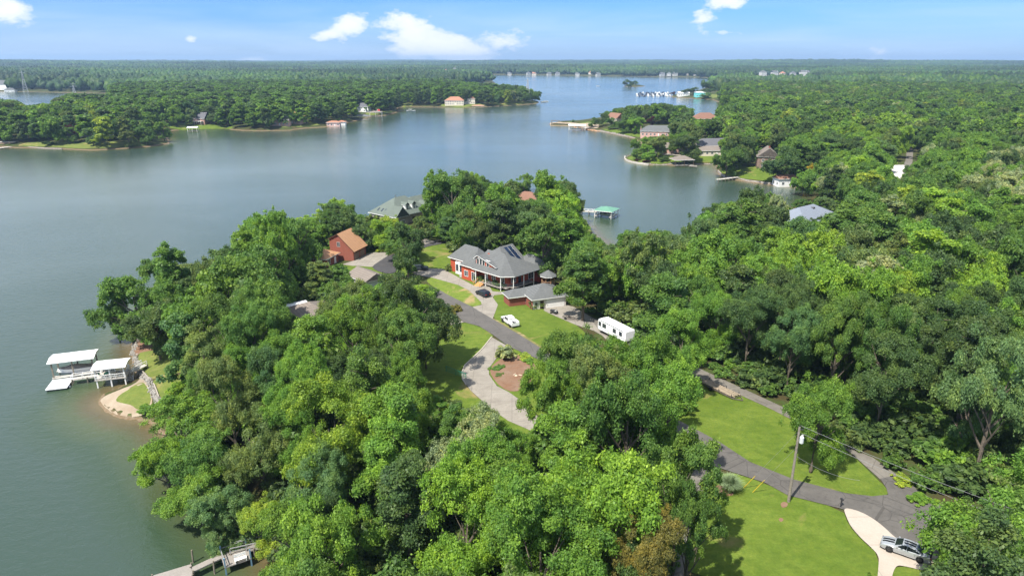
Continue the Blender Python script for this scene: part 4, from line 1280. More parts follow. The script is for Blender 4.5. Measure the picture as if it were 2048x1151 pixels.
def poly_roof(m, pts, faces, th=.22, rim=None):
    """roof surface from points, with an underside and a white fascia round the rim"""
    k = len(pts)
    m.add(list(pts) + [(p[0], p[1], p[2] - th) for p in pts], list(faces) + [tuple(i + k for i in q)[::-1] for q in faces], 0)
    b = len(m.v) - 2 * k
    for i, j in zip(rim, rim[1:] + rim[:1]):
        m.f.append((b + i, b + j, b + j + k, b + i + k)); m.m.append(1)
    return m


# red house
Zr = 6.6
rh = empty('red_house', (-1.1, 166.9, Zr), R(46), 'large red sided house with grey hipped roofs, solar panels and wrap-around porch', 'house')
MB().box(2.4, 13.4, 2.4, 12.9, -3, 4.15).box(.7, 8, 12.9, 18.5, -1.5, 4.15).box(3.5, 9.6, 18.5, 26.3, -1.5, 4.15).box(13.4, 16.8, 1.0, 8.6, -3, 4.15).build('wall', RED_SIDE, rh)
gw = MB(); gable_wall(gw, 4, 12.6, 4.6, 17.7, 4.1, 4.15, 4.4, 'x', 0, .5); gw.build('gable', RED_SIDE, rh)
rf = MB()
poly_roof(rf, [(-.1,13.5,4.2),(-.1,2.55,4.2),(2.6,0,4.2),(14.2,0,4.2),(14.2,13.5,4.2),(5,5.9,8.7),(5,12.4,8.7)],
          [(0,1,5,6),(1,2,5),(2,3,5),(3,4,6,5),(4,0,6)], rim=[0,1,2,3,4])
rf.build('roof', [SH_GREY, WHITE], rh)
hip(MB(), 4, 12.8, 4.6, 17.7, 4.25, 4.75, .5, 'x', (0, 1)).build('roof', [SH_GREY, WHITE], rh)
hip(MB(), 3.5, 9.6, 15, 26.3, 4.2, 3.7, .55, 'y').build('roof', [SH_GREY, WHITE], rh)
hip(MB(), .7, 9, 12.9, 18.5, 4.22, 3.0, .5, 'x').build('roof', [SH_GREY, WHITE], rh)
hip(MB(), 11.5, 16.8, 1.0, 8.6, 4.22, 2.7, .5, 'y').build('roof', [SH_GREY, WHITE], rh)
dm = MB(); dm.add([(1.3,13.2,5.0),(1.3,5.9,5.0),(1.3,5.9,6.0),(1.3,12.3,7.7),(1.3,13.2,7.0),(5,13.2,5.0),(5,5.9,5.0),(5,5.9,6.0),(5,12.3,7.7),(5,13.2,7.0)],
                  [(0,1,2,3,4),(5,9,8,7,6),(1,6,7,2),(0,4,9,5),(2,7,8,3),(3,8,9,4),(0,5,6,1)])
dorm = dm.build('dormer', RED_SIDE, rh)
d2 = MB(); poly_roof(d2, [(.8,5.0,5.82),(.8,12.3,7.88),(.8,13.8,6.75),(6.5,5.0,5.82),(7,12.3,7.88),(6.5,13.8,6.75)], [(0,3,4,1),(1,4,5,2)], .16, rim=[0,1,2,5,4,3])
d2.build('dormer_roof', [SH_GREY, WHITE], dorm)
MB().box(1.22, 1.3, 7.6, 13.0, 5.15, 5.32).box(1.22, 1.3, 7.6, 13.0, 6.95, 7.1).build('window_trim', WHITE, dorm)
for q in (12.4, 11.3, 10.2, 8.6): window(dorm, 1.28, q, 5.35, math.pi, .8, 1.55, 1)
sp_ = MB()
for x_ in (9.2, 10.7):
    z_ = lambda yy: 4.25 + 4.75 * (yy - 4.1) / 7.05 + .1
    pan = MB().add([(x_,6.4,z_(6.4)),(x_+1.3,6.4,z_(6.4)),(x_+1.3,10.6,z_(10.6)),(x_,10.6,z_(10.6)),(x_,6.4,z_(6.4)-.08),(x_+1.3,6.4,z_(6.4)-.08),(x_+1.3,10.6,z_(10.6)-.08),(x_,10.6,z_(10.6)-.08)],
                   [(0,1,2,3),(7,6,5,4),(0,4,5,1),(1,5,6,2),(2,6,7,3),(3,7,4,0)]).build('solar_panel', SOLAR, rh)
    fr_ = MB()
    for a_, b_ in (((x_,6.4),(x_,10.6)),((x_+1.3,6.4),(x_+1.3,10.6)),((x_,6.4),(x_+1.3,6.4)),((x_,10.6),(x_+1.3,10.6))):
        fr_.bar((a_[0],a_[1],z_(a_[1])+.01),(b_[0],b_[1],z_(b_[1])+.01),.07,.05)
    fr_.build('panel_frame', CHROME, pan)
# bay window, wall windows
MB().box(2.75, 3.5, 20.2, 23.4, 0, 3.5).build('bay', WHITE, rh)
for q in (21.0, 22.6): window(rh, 2.75, q, .9, math.pi, 1.1, 2.0, 1)
window(rh, .7, 16.6, 1.2, math.pi, 1.4, 1.5, 2); window(rh, .7, 13.7, .5, math.pi, 1.3, 2.3, 2)
for q in (4.2, 7.6): window(rh, 2.4, q, 1.7, math.pi, 1.3, 1.8, 2)
door(rh, 2.4, 10.4, .95, math.pi, 1.2, 2.3, WHITE); door(rh, 7.0, 2.4, .95, -math.pi/2, 1.1, 2.2, GLASS)
window(rh, 4.6, 2.4, 1.6, -math.pi/2, 1.6, 1.9, 2); window(rh, 11.4, 2.4, 1.2, -math.pi/2, 1.9, 2.4, 3)
window(rh, 15.2, 1.0, -1.6, -math.pi/2, 1.0, 1.2, 2)
pd = MB().box(.2, 2.4, 2.7, 12.7, .75, .95).box(2.4, 10.6, .4, 2.4, .75, .95).box(1.0, 2.5, 1.4, 2.8, .74, .94)
pd.build('porch_deck', DECKW, rh)
pr = MB(); railing(pr, [(.35,8.6,.95),(.35,2.9,.95),(2.7,.55,.95),(10.5,.55,.95)], .95, 1.6, .07, 0, True); pr.build('porch_railing', mat('dark_rail', (0.07,0.075,0.09), .6), rh)
for q in ((.35,12.4),(.35,8.6),(.35,2.9),(2.7,.5),(6.6,.5),(10.5,.5)): MB().box(q[0]-.09, q[0]+.09, q[1]-.09, q[1]+.09, -1.5, 4.1).build('porch_post', WHITE, rh)
st_ = MB()
for i in range(5): st_.box(.2 - .34*(i+1), .2 - .34*i, 9.2, 11.4, -.3, .78 - .17*i)
railing(st_, [(.2,9.15,.9),(-1.5,9.15,.1)], .9, 1.2, .07); railing(st_, [(.2,11.45,.9),(-1.5,11.45,.1)], .9, 1.2, .07)
st_.build('steps', mat('yellow_pine', (0.55,0.30,0.12), .8, var=.15, scale=3), rh)
MB().box(1.2, 1.9, 19.1, 20.0, 0, .9).build('heat_pump', GREYW, rh)
vp = MB().tube([(6.3,7.2,7.9),(6.3,7.2,8.5)], .07, 8); vp.build('vent_pipe', DARKM, rh)
dk = MB().box(16.8, 19.5, -.2, 6.5, .7, .9)
for q in ((17.0,0),(19.3,0),(17.0,6.2),(19.3,6.2),(16.9,3)): dk.box(q[0]-.1, q[0]+.1, q[1]-.1, q[1]+.1, -3, .7)
railing(dk, [(16.85,-.1,.9),(19.4,-.1,.9),(19.4,6.4,.9)], .95, 1.3, .08, 0, True)
dk.build('side_deck', mat('cedar', (0.42,0.24,0.15), .85, var=.2, scale=3), rh)

gp = P3(1096.5, 541, Zr + 4.2)
gz = empty('gazebo', (gp.x, gp.y, hz1(gp.x, gp.y)), R(46), 'small octagonal gazebo with pointed grey roof on the deck of the red house', 'gazebo')
oc = [(2.1*math.cos(R(45*i+22.5)), 2.1*math.sin(R(45*i+22.5))) for i in range(8)]
MB().prism([(x*.85, y*.85) for x, y in oc], .55, .8).build('floor', DECKW, gz)
for x, y in oc: MB().box(x*.82-.07, x*.82+.07, y*.82-.07, y*.82+.07, -1.5, 3.1).build('post', WOOD, gz)
gr_ = MB(); railing(gr_, [(x*.82, y*.82, .8) for x, y in oc + oc[:1]], .85, 2, .06, 0, True); gr_.build('railing', MATS['cedar'], gz)
poly_roof(MB(), [(x*1.12, y*1.12, 3.1) for x, y in oc] + [(0,0,4.6)], [(i,(i+1)%8,8) for i in range(8)], .15, rim=list(range(8))).build('roof', [SH_GREY, WHITE], gz)

# detached garage of the red house
ga = empty('garage', (5.0, 154.6, 6.75), R(21), 'grey hip roofed brick garage with a wide white door beside the red house', 'garage')
MB().box(0, 8.8, 0, 8.2, -.8, 2.75).build('wall', mat('garage_front', (0.62,0.58,0.52), .8, var=.06), ga)
MB().box(-.06, 0, -.02, 8.2, -.8, 2.6).box(-4.4, -.06, 4.2, 8.2, -.8, 2.3).build('brick_wall', BRICK, ga)
hip(MB(), 0, 8.8, 0, 8.2, 2.8, 2.3, .5, 'x').build('roof', [SH_GREY, WHITE], ga)
hip(MB(), -4.4, 2.0, 4.2, 8.2, 2.5, 1.3, .45, 'x').build('roof', [SH_GREY, WHITE], ga)
door(ga, 6.0, 0, -.02, -math.pi/2, 4.8, 2.35, WHITE, 'garage_door'); door(ga, 2.4, 0, -.02, -math.pi/2, .95, 2.15, mat('dark_door', (0.05,0.03,0.025), .6))
window(ga, .9, 0, .9, -math.pi/2, .7, 1.0, 1)
lat = empty('picket_ramp', (-1.2, 160.9, 6.8), R(-28), 'grey picket ramp leading from the walk to the red house porch', 'ramp')
lm = MB(); railing(lm, [(0,0,.1),(5.6,0,.6)], 1.0, 1.1, .07, 0, True); railing(lm, [(0,1.5,.1),(5.6,1.5,.6)], 1.0, 1.1, .07, 0, True); lm.build('railing', mat('grey_rail', (0.33,0.32,0.31), .7), lat)
MB().add([(0,.05,.02),(5.6,.05,.5),(5.6,1.45,.5),(0,1.45,.02),(0,.05,-.3),(5.6,.05,-.3),(5.6,1.45,-.3),(0,1.45,-.3)], [(0,1,2,3),(7,6,5,4),(0,4,5,1),(1,5,6,2),(2,6,7,3),(3,7,4,0)]).build('walkway', DECKW, lat)

# brick garage with the tan roof
bg_ = empty('brick_garage', (-48.3, 200.4, 5.8), R(73), 'tall red brick garage with steep tan shingle roof and two garage doors', 'garage')
Wb, Lb = 8.0, 7.6
prof = [(0,-1.5),(0,3.4),(4.9,8.0),(Wb,6.4),(Wb,-1.5)]
bw = MB(); k_ = len(prof)
bw.add([(0, y, z) for y, z in prof] + [(Lb, y, z) for y, z in prof], [tuple(range(k_)), tuple(range(k_, 2*k_))[::-1]] + [(i,(i+1)%k_,k_+(i+1)%k_,k_+i) for i in range(k_)])
bw.build('wall', BRICK, bg_)
poly_roof(MB(), [(-.45,-.6,2.98),(-.45,4.9,8.22),(-.45,Wb+.5,6.35),(Lb+.5,-.6,2.98),(Lb+.5,4.9,8.22),(Lb+.5,Wb+.5,6.35)], [(0,3,4,1),(1,4,5,2)], .2, rim=[0,1,2,5,4,3]).build('roof', [SH_ORANGE, mat('dark_fascia', (0.10,0.055,0.035), .7)], bg_)
gd_ = mat('brown_door', (0.20,0.135,0.10), .7)
for q in (1.9, 5.4): door(bg_, q, 0, 0, -math.pi/2, 2.7, 2.3, gd_, 'garage_door')
window(bg_, 0, 4.9, 4.2, math.pi, .9, 1.3, 2, frame=GREYW)
simple_house('brick_house', 'low brick house with orange tan roof behind the bush left of the brick garage', *P(643, 512, 8)[:2], R(73), 7, 7, 2.9, 2.0, BRICK, SH_ORANGE)

# tan garage roof by the new asphalt
simple_house('small_garage', 'small garage with brownish grey roof and grey gable beside the new asphalt', -39.0, 175.2, R(-47), 8.6, 6.4, 2.6, 1.7, GREYW, SH_TAN, gable=(1, 1), ov=.5)
# half-hidden tan house
th_ = simple_house('tan_roofed_house', 'house with tan roof and white side roof half hidden by the big trees', -46.2, 147.2, R(-57), 10, 8.5, 3.2, 2.2, CREAM, SH_TAN)
hip(MB(), -9.2, -5.0, -4.4, 1.4, 2.9, .35, .2, 'y').build('sunroom_roof', [WHITEM, WHITE], th_)
MB().box(-9.1, -5.0, -4.3, 1.3, -1, 2.9).build('sunroom', WHITE, th_)

# grey gabled house at the water
gh = empty('grey_gabled_house', (-43.9, 248.2, 4.6), R(50), 'large house with grey green roof, front gables and two dormers at the water', 'house')
MB().box(.5, 19, .6, 14.2, -3.5, 4).build('wall', PBRICK, gh)
hip(MB(), .5, 19, .6, 14.2, 4.05, 5.6, .6, 'x').build('roof', [SH_GREEN, WHITE], gh)
hip(MB(), 11, 22.5, 3.5, 13.5, 4.05, 4.4, .5, 'x', (0, 1)).build('roof', [SH_GREEN, WHITE], gh)
for (a_, b_, y_, hh_) in ((.6, 6.4, -.9, 3.6), (15.2, 20.6, -1.6, 3.4)):
    gm = MB(); gable_wall(gm, a_, b_, y_, 5, -2.5, 4, hh_, 'y', 0, .45); gm.build('front_gable', GBRICK, gh)
    hip(MB(), a_, b_, y_, 7.5, 4.05, hh_, .45, 'y', (1, 0)).build('gable_roof', [SH_GREEN, WHITE], gh)
    window(gh, (a_+b_)/2, y_, .8, -math.pi/2, 2.0, 1.7, 3); window(gh, (a_+b_)/2, y_, 4.1, -math.pi/2, 1.1, 1.4, 2)
for q in (8.7, 12.1):
    d_ = MB(); gable_wall(d_, q-.95, q+.95, 2.0, 6.0, 4.9, 7.2, .95, 'y', 0, .2); o_ = d_.build('dormer', WHITE, gh)
    hip(MB(), q-.95, q+.95, 2.0, 7.0, 7.2, .95, .22, 'y', (1, 0), th=.1).build('dormer_roof', [SH_GREEN, WHITE], o_)
    window(o_, q, 2.0, 5.5, -math.pi/2, .95, 1.5, 2, 2)
MB().box(6.8, 14.8, .5, .6, -1, 3.9).build('front_wall', GBRICK, gh); door(gh, 10.4, .5, .1, -math.pi/2, 1.4, 2.5, mat('dark_door2', (0.04,0.03,0.03), .5))
for q in (3, 6, 9.2, 12): window(gh, .5, q, .9, math.pi, 1.2, 1.6, 2)
for q in (4.6, 6.6, 8.4, 10.6):
    z_ = 4.05 + 5.6 * (1.9 / 7.4)
    MB().add([(1.2,q-.35,z_-.50+.12),(2.4,q-.35,z_+.41+.12),(2.4,q+.35,z_+.41+.12),(1.2,q+.35,z_-.50+.12),(1.2,q-.35,z_-.8),(2.4,q-.35,z_),(2.4,q+.35,z_),(1.2,q+.35,z_-.8)],
             [(0,1,2,3),(0,4,5,1),(1,5,6,2),(2,6,7,3),(3,7,4,0)]).build('skylight', GLASS, gh)
MB().tube([(9.5,9.5,9.0),(9.5,9.5,10.1)], .14, 8).build('vent_pipe', CHROME, gh)

simple_house('lakeside_house', 'house of which only a red brown roof corner shows among the lakeside trees', 6.5, 288, R(-12), 13, 10, 4.0, 3.6, BRICK, SH_BROWN)
bh = simple_house('blue_roofed_house', 'low house with a broad blue grey roof among the trees by the inlet', 111, 254, R(38), 25, 15, 3.4, 4.4, GREYW, SH_BLUE, ov=.8)
MB().box(1.2, 2.6, -2.2, -1.0, 5.4, 7.3).build('roof_vent', SH_DARK, bh)

# ------------------------------------------------------------------ the white dock at the left
W_R = R(20)
slip('boat_shelter', 'white roofed boat shelter over the covered pontoon boat', -93.2, 132.9, W_R, 8.0, 4.6, 4.4, WHITEM, PILE)
b_ = boat('pontoon_boat', 'covered white pontoon boat hanging under the larger white shelter', -93.2, 132.9, 1.0, W_R + math.pi, 6.6, 2.3, cover=mat('grey_brown_canvas', (0.23,0.20,0.18), .9))
cd = slip('covered_pier', 'white roofed pier deck with railings, table and chairs beside the shore', -83.2, 129.3, W_R - R(4), 5.8, 4.2, 4.3, WHITEM, WHITE, rise=.3, floor=False, cat='pier')
f_ = MB().box(-2.9, 2.9, -2.1, 2.1, 1.65, 1.85); f_.build('deck', DECKL, cd)
f_ = MB(); railing(f_, [(-2.8,-2.05,1.85),(2.8,-2.05,1.85)], .95, 1.4, .08, 0, True); railing(f_, [(2.8,2.05,1.85),(-2.8,2.05,1.85)], .95, 1.4, .08, 0, True); f_.build('railing', WHITE, cd)
fd = empty('floating_dock', (-93.7, 127.9, 0), R(17), 'flat white swim platform floating at the outer end of the dock', 'platform')
MB().box(-1.95, 1.95, -2.5, 2.5, .35, .5).build('deck', WHITEM, fd); MB().box(-1.8, 1.8, -2.3, 2.3, -.2, .35).build('float', DARKM, fd)
MB().bar((1.95,-1.6,.5),(2.3,-1.9,.1),.12).bar((1.95,-1.2,.5),(2.3,-1.5,.1),.12).build('ladder', CHROME, fd)
dock('gangway', 'white railed gangway sloping from the covered pier to the swim platform', [(-91.4, 128.6), (-86.2, 130.6)], 1.2, 1.1, DECKL, rail=True, cat='gangway')
wk_a, wk_b = (-80.4, 130.6), P(289, 727, 2.0)
wk = dock('shore_walkway', 'white railed walkway joining the covered pier to the dock lawn', [wk_a, wk_b], 1.5, 1.75, DECKL, rail=True, cat='walkway')
sx, sy = P(262, 742, 1.4)
so = empty('beach_stairs', (sx, sy, 0), W_R, 'white wooden stairs going down from the shore walkway to the beach', 'stairs')
sm_ = MB()
for i in range(7): sm_.box(-.6, .6, -.3*i - .3, -.3*i, 1.62 - .22*i, 1.68 - .22*i)
sm_.bar((-.6,0,1.6),(-.6,-2.1,.1),.08,.2).bar((.6,0,1.6),(.6,-2.1,.1),.08,.2).build('step', DECKL, so)
sm_ = MB(); railing(sm_, [(-.6,0,1.6),(-.6,-2.1,.1)], .9, 1, .07); railing(sm_, [(.6,0,1.6),(.6,-2.1,.1)], .9, 1, .07); sm_.build('railing', WHITE, so)
cw = Matrix.Translation((-83.2, 129.3, 1.85)) @ rotz(R(16))
gr_m = mat('green_canvas', (0.03,0.20,0.12), .8); dkc = mat('dark_blue_canvas', (0.02,0.03,0.06), .8)
tp = cw @ Vector((-.9, -.6, 0))
tb = empty('patio_table', tp, 0, 'round table with green cloth under the covered pier roof', 'table')
MB().tube([(0,0,.70),(0,0,.76)], .62, 16).build('tabletop', gr_m, tb); MB().tube([(0,0,0),(0,0,.7)], .06, 8).build('leg', DARKM, tb)


def patio_chair(pt, rz, m, label, grp):
    c_ = empty('patio_chair', pt, rz, label, 'chair', grp)
    MB().box(-.27, .27, -.27, .27, .40, .46).build('seat', m, c_)
    MB().add([(-.27,.22,.46),(.27,.22,.46),(.27,.40,1.0),(-.27,.40,1.0),(-.27,.27,.46),(.27,.27,.46),(.27,.45,1.0),(-.27,.45,1.0)], [(0,1,2,3),(7,6,5,4),(0,4,5,1),(1,5,6,2),(2,6,7,3),(3,7,4,0)]).build('backrest', m, c_)
    for sx_ in (-1, 1):
        for sy_ in (-1, 1): MB().bar((sx_*.25, sy_*.25, 0), (sx_*.25, sy_*.25, .40), .045).build('leg', CHROME, c_)


patio_chair(cw @ Vector((-2.0,-.7,0)), R(100), gr_m, 'green patio chair left of the round table under the pier roof', 'chairs on the covered pier')
patio_chair(cw @ Vector((.6,-.9,0)), R(-70), dkc, 'dark patio chair right of the round table under the pier roof', 'chairs on the covered pier')
patio_chair(cw @ Vector((1.7,-.9,0)), R(190), dkc, 'dark patio chair at the shore end of the covered pier', 'chairs on the covered pier')

# rocks, sea walls
def rocks(name, pix, n, w, s0, s1, m):
    rg_ = random.Random(3); mb = MB()
    bm = bmesh.new(); bmesh.ops.create_icosphere(bm, subdivisions=1, radius=1); bv = [v.co.copy() for v in bm.verts]; bf = [tuple(v.index for v in f.verts) for f in bm.faces]; bm.free()
    q = [G(*p) for p in pix]
    for _ in range(n):
        i = rg_.randrange(len(q) - 1); t = rg_.random(); p = q[i].lerp(q[i+1], t) + Vector((rg_.uniform(-w, w), rg_.uniform(-w, w), 0))
        p.z = max(0, hz1(p.x, p.y)) + .02
        s = rg_.uniform(s0, s1); e = Euler((rg_.uniform(0,6), rg_.uniform(0,6), rg_.uniform(0,6))).to_matrix()
        mb.add([p + e @ Vector((v.x*s*rg_.uniform(.75,1.2), v.y*s*rg_.uniform(.7,1.1), v.z*s*.75)) for v in bv], bf)
    return tag(mb.build(name, m), kind='stuff')


rocks('shore_rocks', [(279,668),(270,690),(266,705),(272,722),(278,732)], 190, .6, .14, .36, mat('pale_rock', (0.27,0.25,0.22), .9, var=.35, scale=1.5))
rocks('bank_rocks', [(279,742),(290,755),(302,772),(309,790),(318,803)], 330, .55, .12, .32, MATS['pale_rock'])
rocks('point_rocks', [(1140,252),(1165,259),(1184,261),(1200,263)], 60, 2.0, .5, 1.2, mat('red_clay_rock', (0.38,0.22,0.13), .9, var=.3, scale=.6))
rocks('cove_rocks', [(1297,329),(1330,330),(1385,329),(1430,328)], 160, .6, .25, .6, MATS['pale_rock'])
rocks('far_bank_rocks', [(1184,260),(1210,264),(1257,274)], 160, 1.0, .3, .8, MATS['pale_rock'])


def sea_wall(label, pix, h=.9, t=.45, m=None, name='sea_wall', onground=False):
    q = [G(*p) if onground else P3(p[0], p[1], 0) for p in pix]
    o = q[0].copy(); o.z = 0; mb = MB()
    for a, b in zip(q, q[1:]):
        d = b - a; an = math.atan2(d.y, d.x)
        za, zb = (hz1(a.x, a.y), hz1(b.x, b.y)) if onground else (0, 0)
        M_ = Matrix.Translation((a.x - o.x, a.y - o.y, 0)) @ rotz(an); L = math.hypot(d.x, d.y) + .02
        mb.add([M_ @ Vector(p) for p in [(0,-t/2,za-.6),(L,-t/2,zb-.6),(L,t/2,zb-.6),(0,t/2,za-.6),(0,-t/2,za+h),(L,-t/2,zb+h),(L,t/2,zb+h),(0,t/2,za+h)]],
               [(0,3,2,1),(4,5,6,7),(0,1,5,4),(1,2,6,5),(2,3,7,6),(3,0,4,7)])
    ob = mb.build(name, m or STONE); ob.location = o
    return tag(ob, label, 'wall', 'walls along the shore')


sea_wall('curved pale stone wall round the end of the lawn point', [(1250,314),(1249,318),(1253,322),(1262,325),(1275,327.5),(1297,330)], 1.0, .6, mat('pale_stone', (0.50,0.46,0.40), .9, var=.2, scale=1))
sea_wall('long stone wall along the cove lawn', [(1436,344),(1442,350),(1451,355),(1475,359),(1498,363.5),(1536,368.5),(1552,370.5)], 1.0, .6)
sea_wall('stone bank wall below the second point', [(1200,262),(1225,268),(1257,274),(1270,278)], 1.0, .7)
sea_wall('brown wall round the bare end of the sandy tip', [(1101,246),(1101,251.5),(1125,251.7),(1148,252.2)], .6, .5, mat('tan_wall', (0.40,0.31,0.22), .9))
sea_wall('low wall along the left promontory shore', [(36,295),(55,294.5),(90,297),(125,298.2)], .7, .7)
sea_wall('dark retaining wall in the shade under the shore oak', [(282,664),(272,681),(267,689)], .9, .35, mat('dark_timber', (0.08,0.07,0.06), .9))
sea_wall('thin timber edging along the bank above the sand spit', [(283,741),(296,755),(309,771),(318,795)], .35, .2, mat('grey_timber', (0.35,0.31,0.26), .9), onground=True)
kb = sea_wall('low concrete edging along the outside of the horseshoe drive', [(983.5,674),(974,686),(964,698.5),(947,715),(929.5,731),(924,745),(925,759),(932,770)], .22, .2, mat('kerb_concrete', (0.42,0.37,0.30), .9), name='edging', onground=True)

# ------------------------------------------------------------------ the weathered dock at the bottom
A_, B_, C2_, D2_ = P(305,1163,1.2), P(388,1137,1.2), P(456,1105,1.2), P(553,1083,1.2)
wd = dock('weathered_dock', 'weathered grey plank dock running from the shore trees at the lower left', [A_, P(384,1139,1.2)], 2.4, 1.2, DECKW)
dock('plank_walkway', 'narrow grey plank walkway between the dock head and the lift platform', [P(384,1139,1.2), C2_], 1.0, 1.2, DECKW, cat='walkway')
dock('shore_gangway', 'grey slatted walkway under the shore trees behind the lift platform', [P(462,1103,1.2), D2_, P(600,1060,1.2)], 1.3, 1.2, DECKW, rail=True, railm=mat('weathered_rail', (0.25,0.25,0.25), .8), cat='walkway')
lx, ly = P(472, 1112, 1.2)
lp = empty('lift_platform', (lx, ly, 0), R(32), 'small plank platform with blue posts and a bench beside the plank walkway', 'platform')
MB().box(-1.7, 1.7, -1.5, 1.6, 1.1, 1.25).build('deck', DECKW, lp)
bl_ = mat('blue_steel', (0.16,0.27,0.36), .5)
for q in ((-1.6,-1.4),(1.6,-1.4),(-1.6,1.5),(1.6,1.5)): MB().box(q[0]-.09, q[0]+.09, q[1]-.09, q[1]+.09, -2.5, 2.6).build('post', bl_, lp)
bb = MB(); railing(bb, [(-1.6,1.5,1.25),(1.6,1.5,1.25)], .9, 1, .07); railing(bb, [(-1.6,-1.4,1.25),(-1.6,1.5,1.25)], .9, 1, .07); bb.build('railing', MATS['weathered_rail'], lp)
bn = empty('dock_bench', (lx + 1.0, ly - .9, 1.25), R(32), 'white slatted bench on the lift platform of the weathered dock', 'bench')
m_ = MB()
for i in range(4): m_.box(-.75, .75, -.3 + i*.16, -.18 + i*.16, .42, .46)
m_.build('seat', WHITE, bn); m_ = MB()
for i in range(3): m_.box(-.75, .75, .36, .40, .55 + i*.16, .67 + i*.16)
m_.build('backrest', WHITE, bn)
for s in (-1, 1): MB().box(s*.68-.04, s*.68+.04, -.3, .4, 0, .42).build('leg', WHITE, bn)
for i, (u_, v_, lb) in enumerate(((385,1118,'mooring pile left of the plank walkway'),(421,1104,'mooring pile beside the middle of the plank walkway'),(462,1090,'leaning mooring pile at the lift platform'),(428,1140,'mooring pile right of the plank walkway'))):
    p_ = P(u_, v_, .5); o_ = MB().tube([(0,0,-2.5),(.03,0,0),(.08,.05,2.0)], [.13,.12,.11], 8).build('mooring_pile', PILE); o_.location = (p_[0], p_[1], 0)
    tag(o_, lb, 'pile', 'mooring piles of the weathered dock')

# ------------------------------------------------------------------ vehicles
silver = mat('silver_paint', (0.40,0.42,0.44), .28, metal=.35, spec=.6)
black = mat('black_paint', (0.015,0.018,0.03), .2, spec=.6)
greyp = mat('grey_paint', (0.035,0.045,0.05), .35, spec=.5)
car('sedan', 'silver sedan with twin black racing stripes parked on the white drive', 44.3, 63.55, 11.34, R(144), silver, 'sedan', stripes=True)
g1 = G(966, 591); car('suv', 'black sport utility vehicle parked on the curved drive of the red house', g1.x, g1.y, g1.z + .1, R(127), black, 'suv', cat='car')
g1 = G(841, 540); car('estate_car', 'dark grey estate car parked in the shade of the dark round tree', g1.x, g1.y, g1.z + .1, R(3), greyp, 'estate')

g1 = G(1019, 648)
pk = empty('pickup_truck', (g1.x, g1.y, g1.z + .09), R(116), 'white utility pickup truck with tool boxes parked on the grass by the road', 'pickup')
wp = mat('white_car_paint', (0.78,0.78,0.77), .3, spec=.5)
m_ = MB(); secs = []
for xx, lo, zt, hw in ((-1.1,.5,1.12,.95),(.1,.5,1.15,.97),(1.0,.5,1.15,.97),(1.15,.5,1.18,.97),(1.42,.95,1.16,.97),(1.72,.95,1.15,.97),(2.35,.95,1.12,.96),(2.5,.5,1.1,.95),(2.75,.5,1.0,.88),(2.85,.55,.9,.82)):
    secs.append([(xx,-hw*.95,lo),(xx,-hw,(lo+zt)/2),(xx,-hw*.96,zt-.06),(xx,-hw*.85,zt),(xx,0,zt+.05),(xx,hw*.85,zt),(xx,hw*.96,zt-.06),(xx,hw,(lo+zt)/2),(xx,hw*.95,lo)])
loft(m_, secs); m_.box(-2.9, 2.6, -.5, .5, .45, .62, 1); m_.build('body', [wp, DARKM], pk)
m_ = MB(); loft(m_, [[(x,-w0,1.12),(x,-w1,z-.05),(x,-w1*.9,z),(x,w1*.9,z),(x,w1,z-.05),(x,w0,1.12)] for x, z, w0, w1 in ((-1.05,1.85,.92,.76),(-.9,1.95,.92,.76),(.5,1.95,.92,.76),(1.25,1.2,.90,.88))]); m_.build('cab', wp, pk)
for s in (-1, 1):
    for a_, b_, c_, d_ in ((-.92,-.85,-.12,-.12),(-.02,-.02,.42,.9)):
        y0, y1 = s*.925, s*.80
        MB().add([(a_,y0,1.25),(b_,y1,1.82),(c_,y1,1.82),(d_,y0,1.25),(a_,y0-s*.05,1.25),(b_,y1-s*.05,1.82),(c_,y1-s*.05,1.82),(d_,y0-s*.05,1.25)], [(0,1,2,3),(7,6,5,4),(0,4,5,1),(1,5,6,2),(2,6,7,3),(3,7,4,0)]).build('side_window', GLASSC, pk)
    MB().box(-3.0, -1.12, s*.98 if s < 0 else .62, s*.62 if s < 0 else .98, .78, 1.5).build('tool_box', wp, pk)
    MB().box(1.0, 1.15, s*.98 if s > 0 else -1.15, 1.15 if s > 0 else -.98, 1.2, 1.45).build('mirror', DARKM, pk)
    for a_ in (1.9, -2.05): wheel(pk, a_, s*.985, .40, .26)
    MB().box(2.80, 2.87, .45*s if s > 0 else -.8, .8 if s > 0 else -.45, .78, .95).build('headlight', CHROME, pk)
MB().add([(1.20,-.76,1.27),(1.20,.76,1.27),(.60,.68,1.88),(.60,-.68,1.88),(1.26,-.76,1.26),(1.26,.76,1.26),(.66,.68,1.9),(.66,-.68,1.9)], [(0,1,2,3),(7,6,5,4),(0,4,5,1),(1,5,6,2),(2,6,7,3),(3,7,4,0)]).build('windscreen', GLASSC, pk)
MB().box(-3.0, -1.1, -.62, .62, .80, .88).box(-3.05, -3.0, -.98, .98, .55, 1.3).build('cargo_bed', wp, pk)
MB().box(-2.6, -2.2, -.4, .1, .88, 1.25).box(-1.9, -1.4, -.3, .45, .88, 1.15).box(-2.3,-2.0,.2,.5,.88,1.4).build('tool', DARKM, pk)

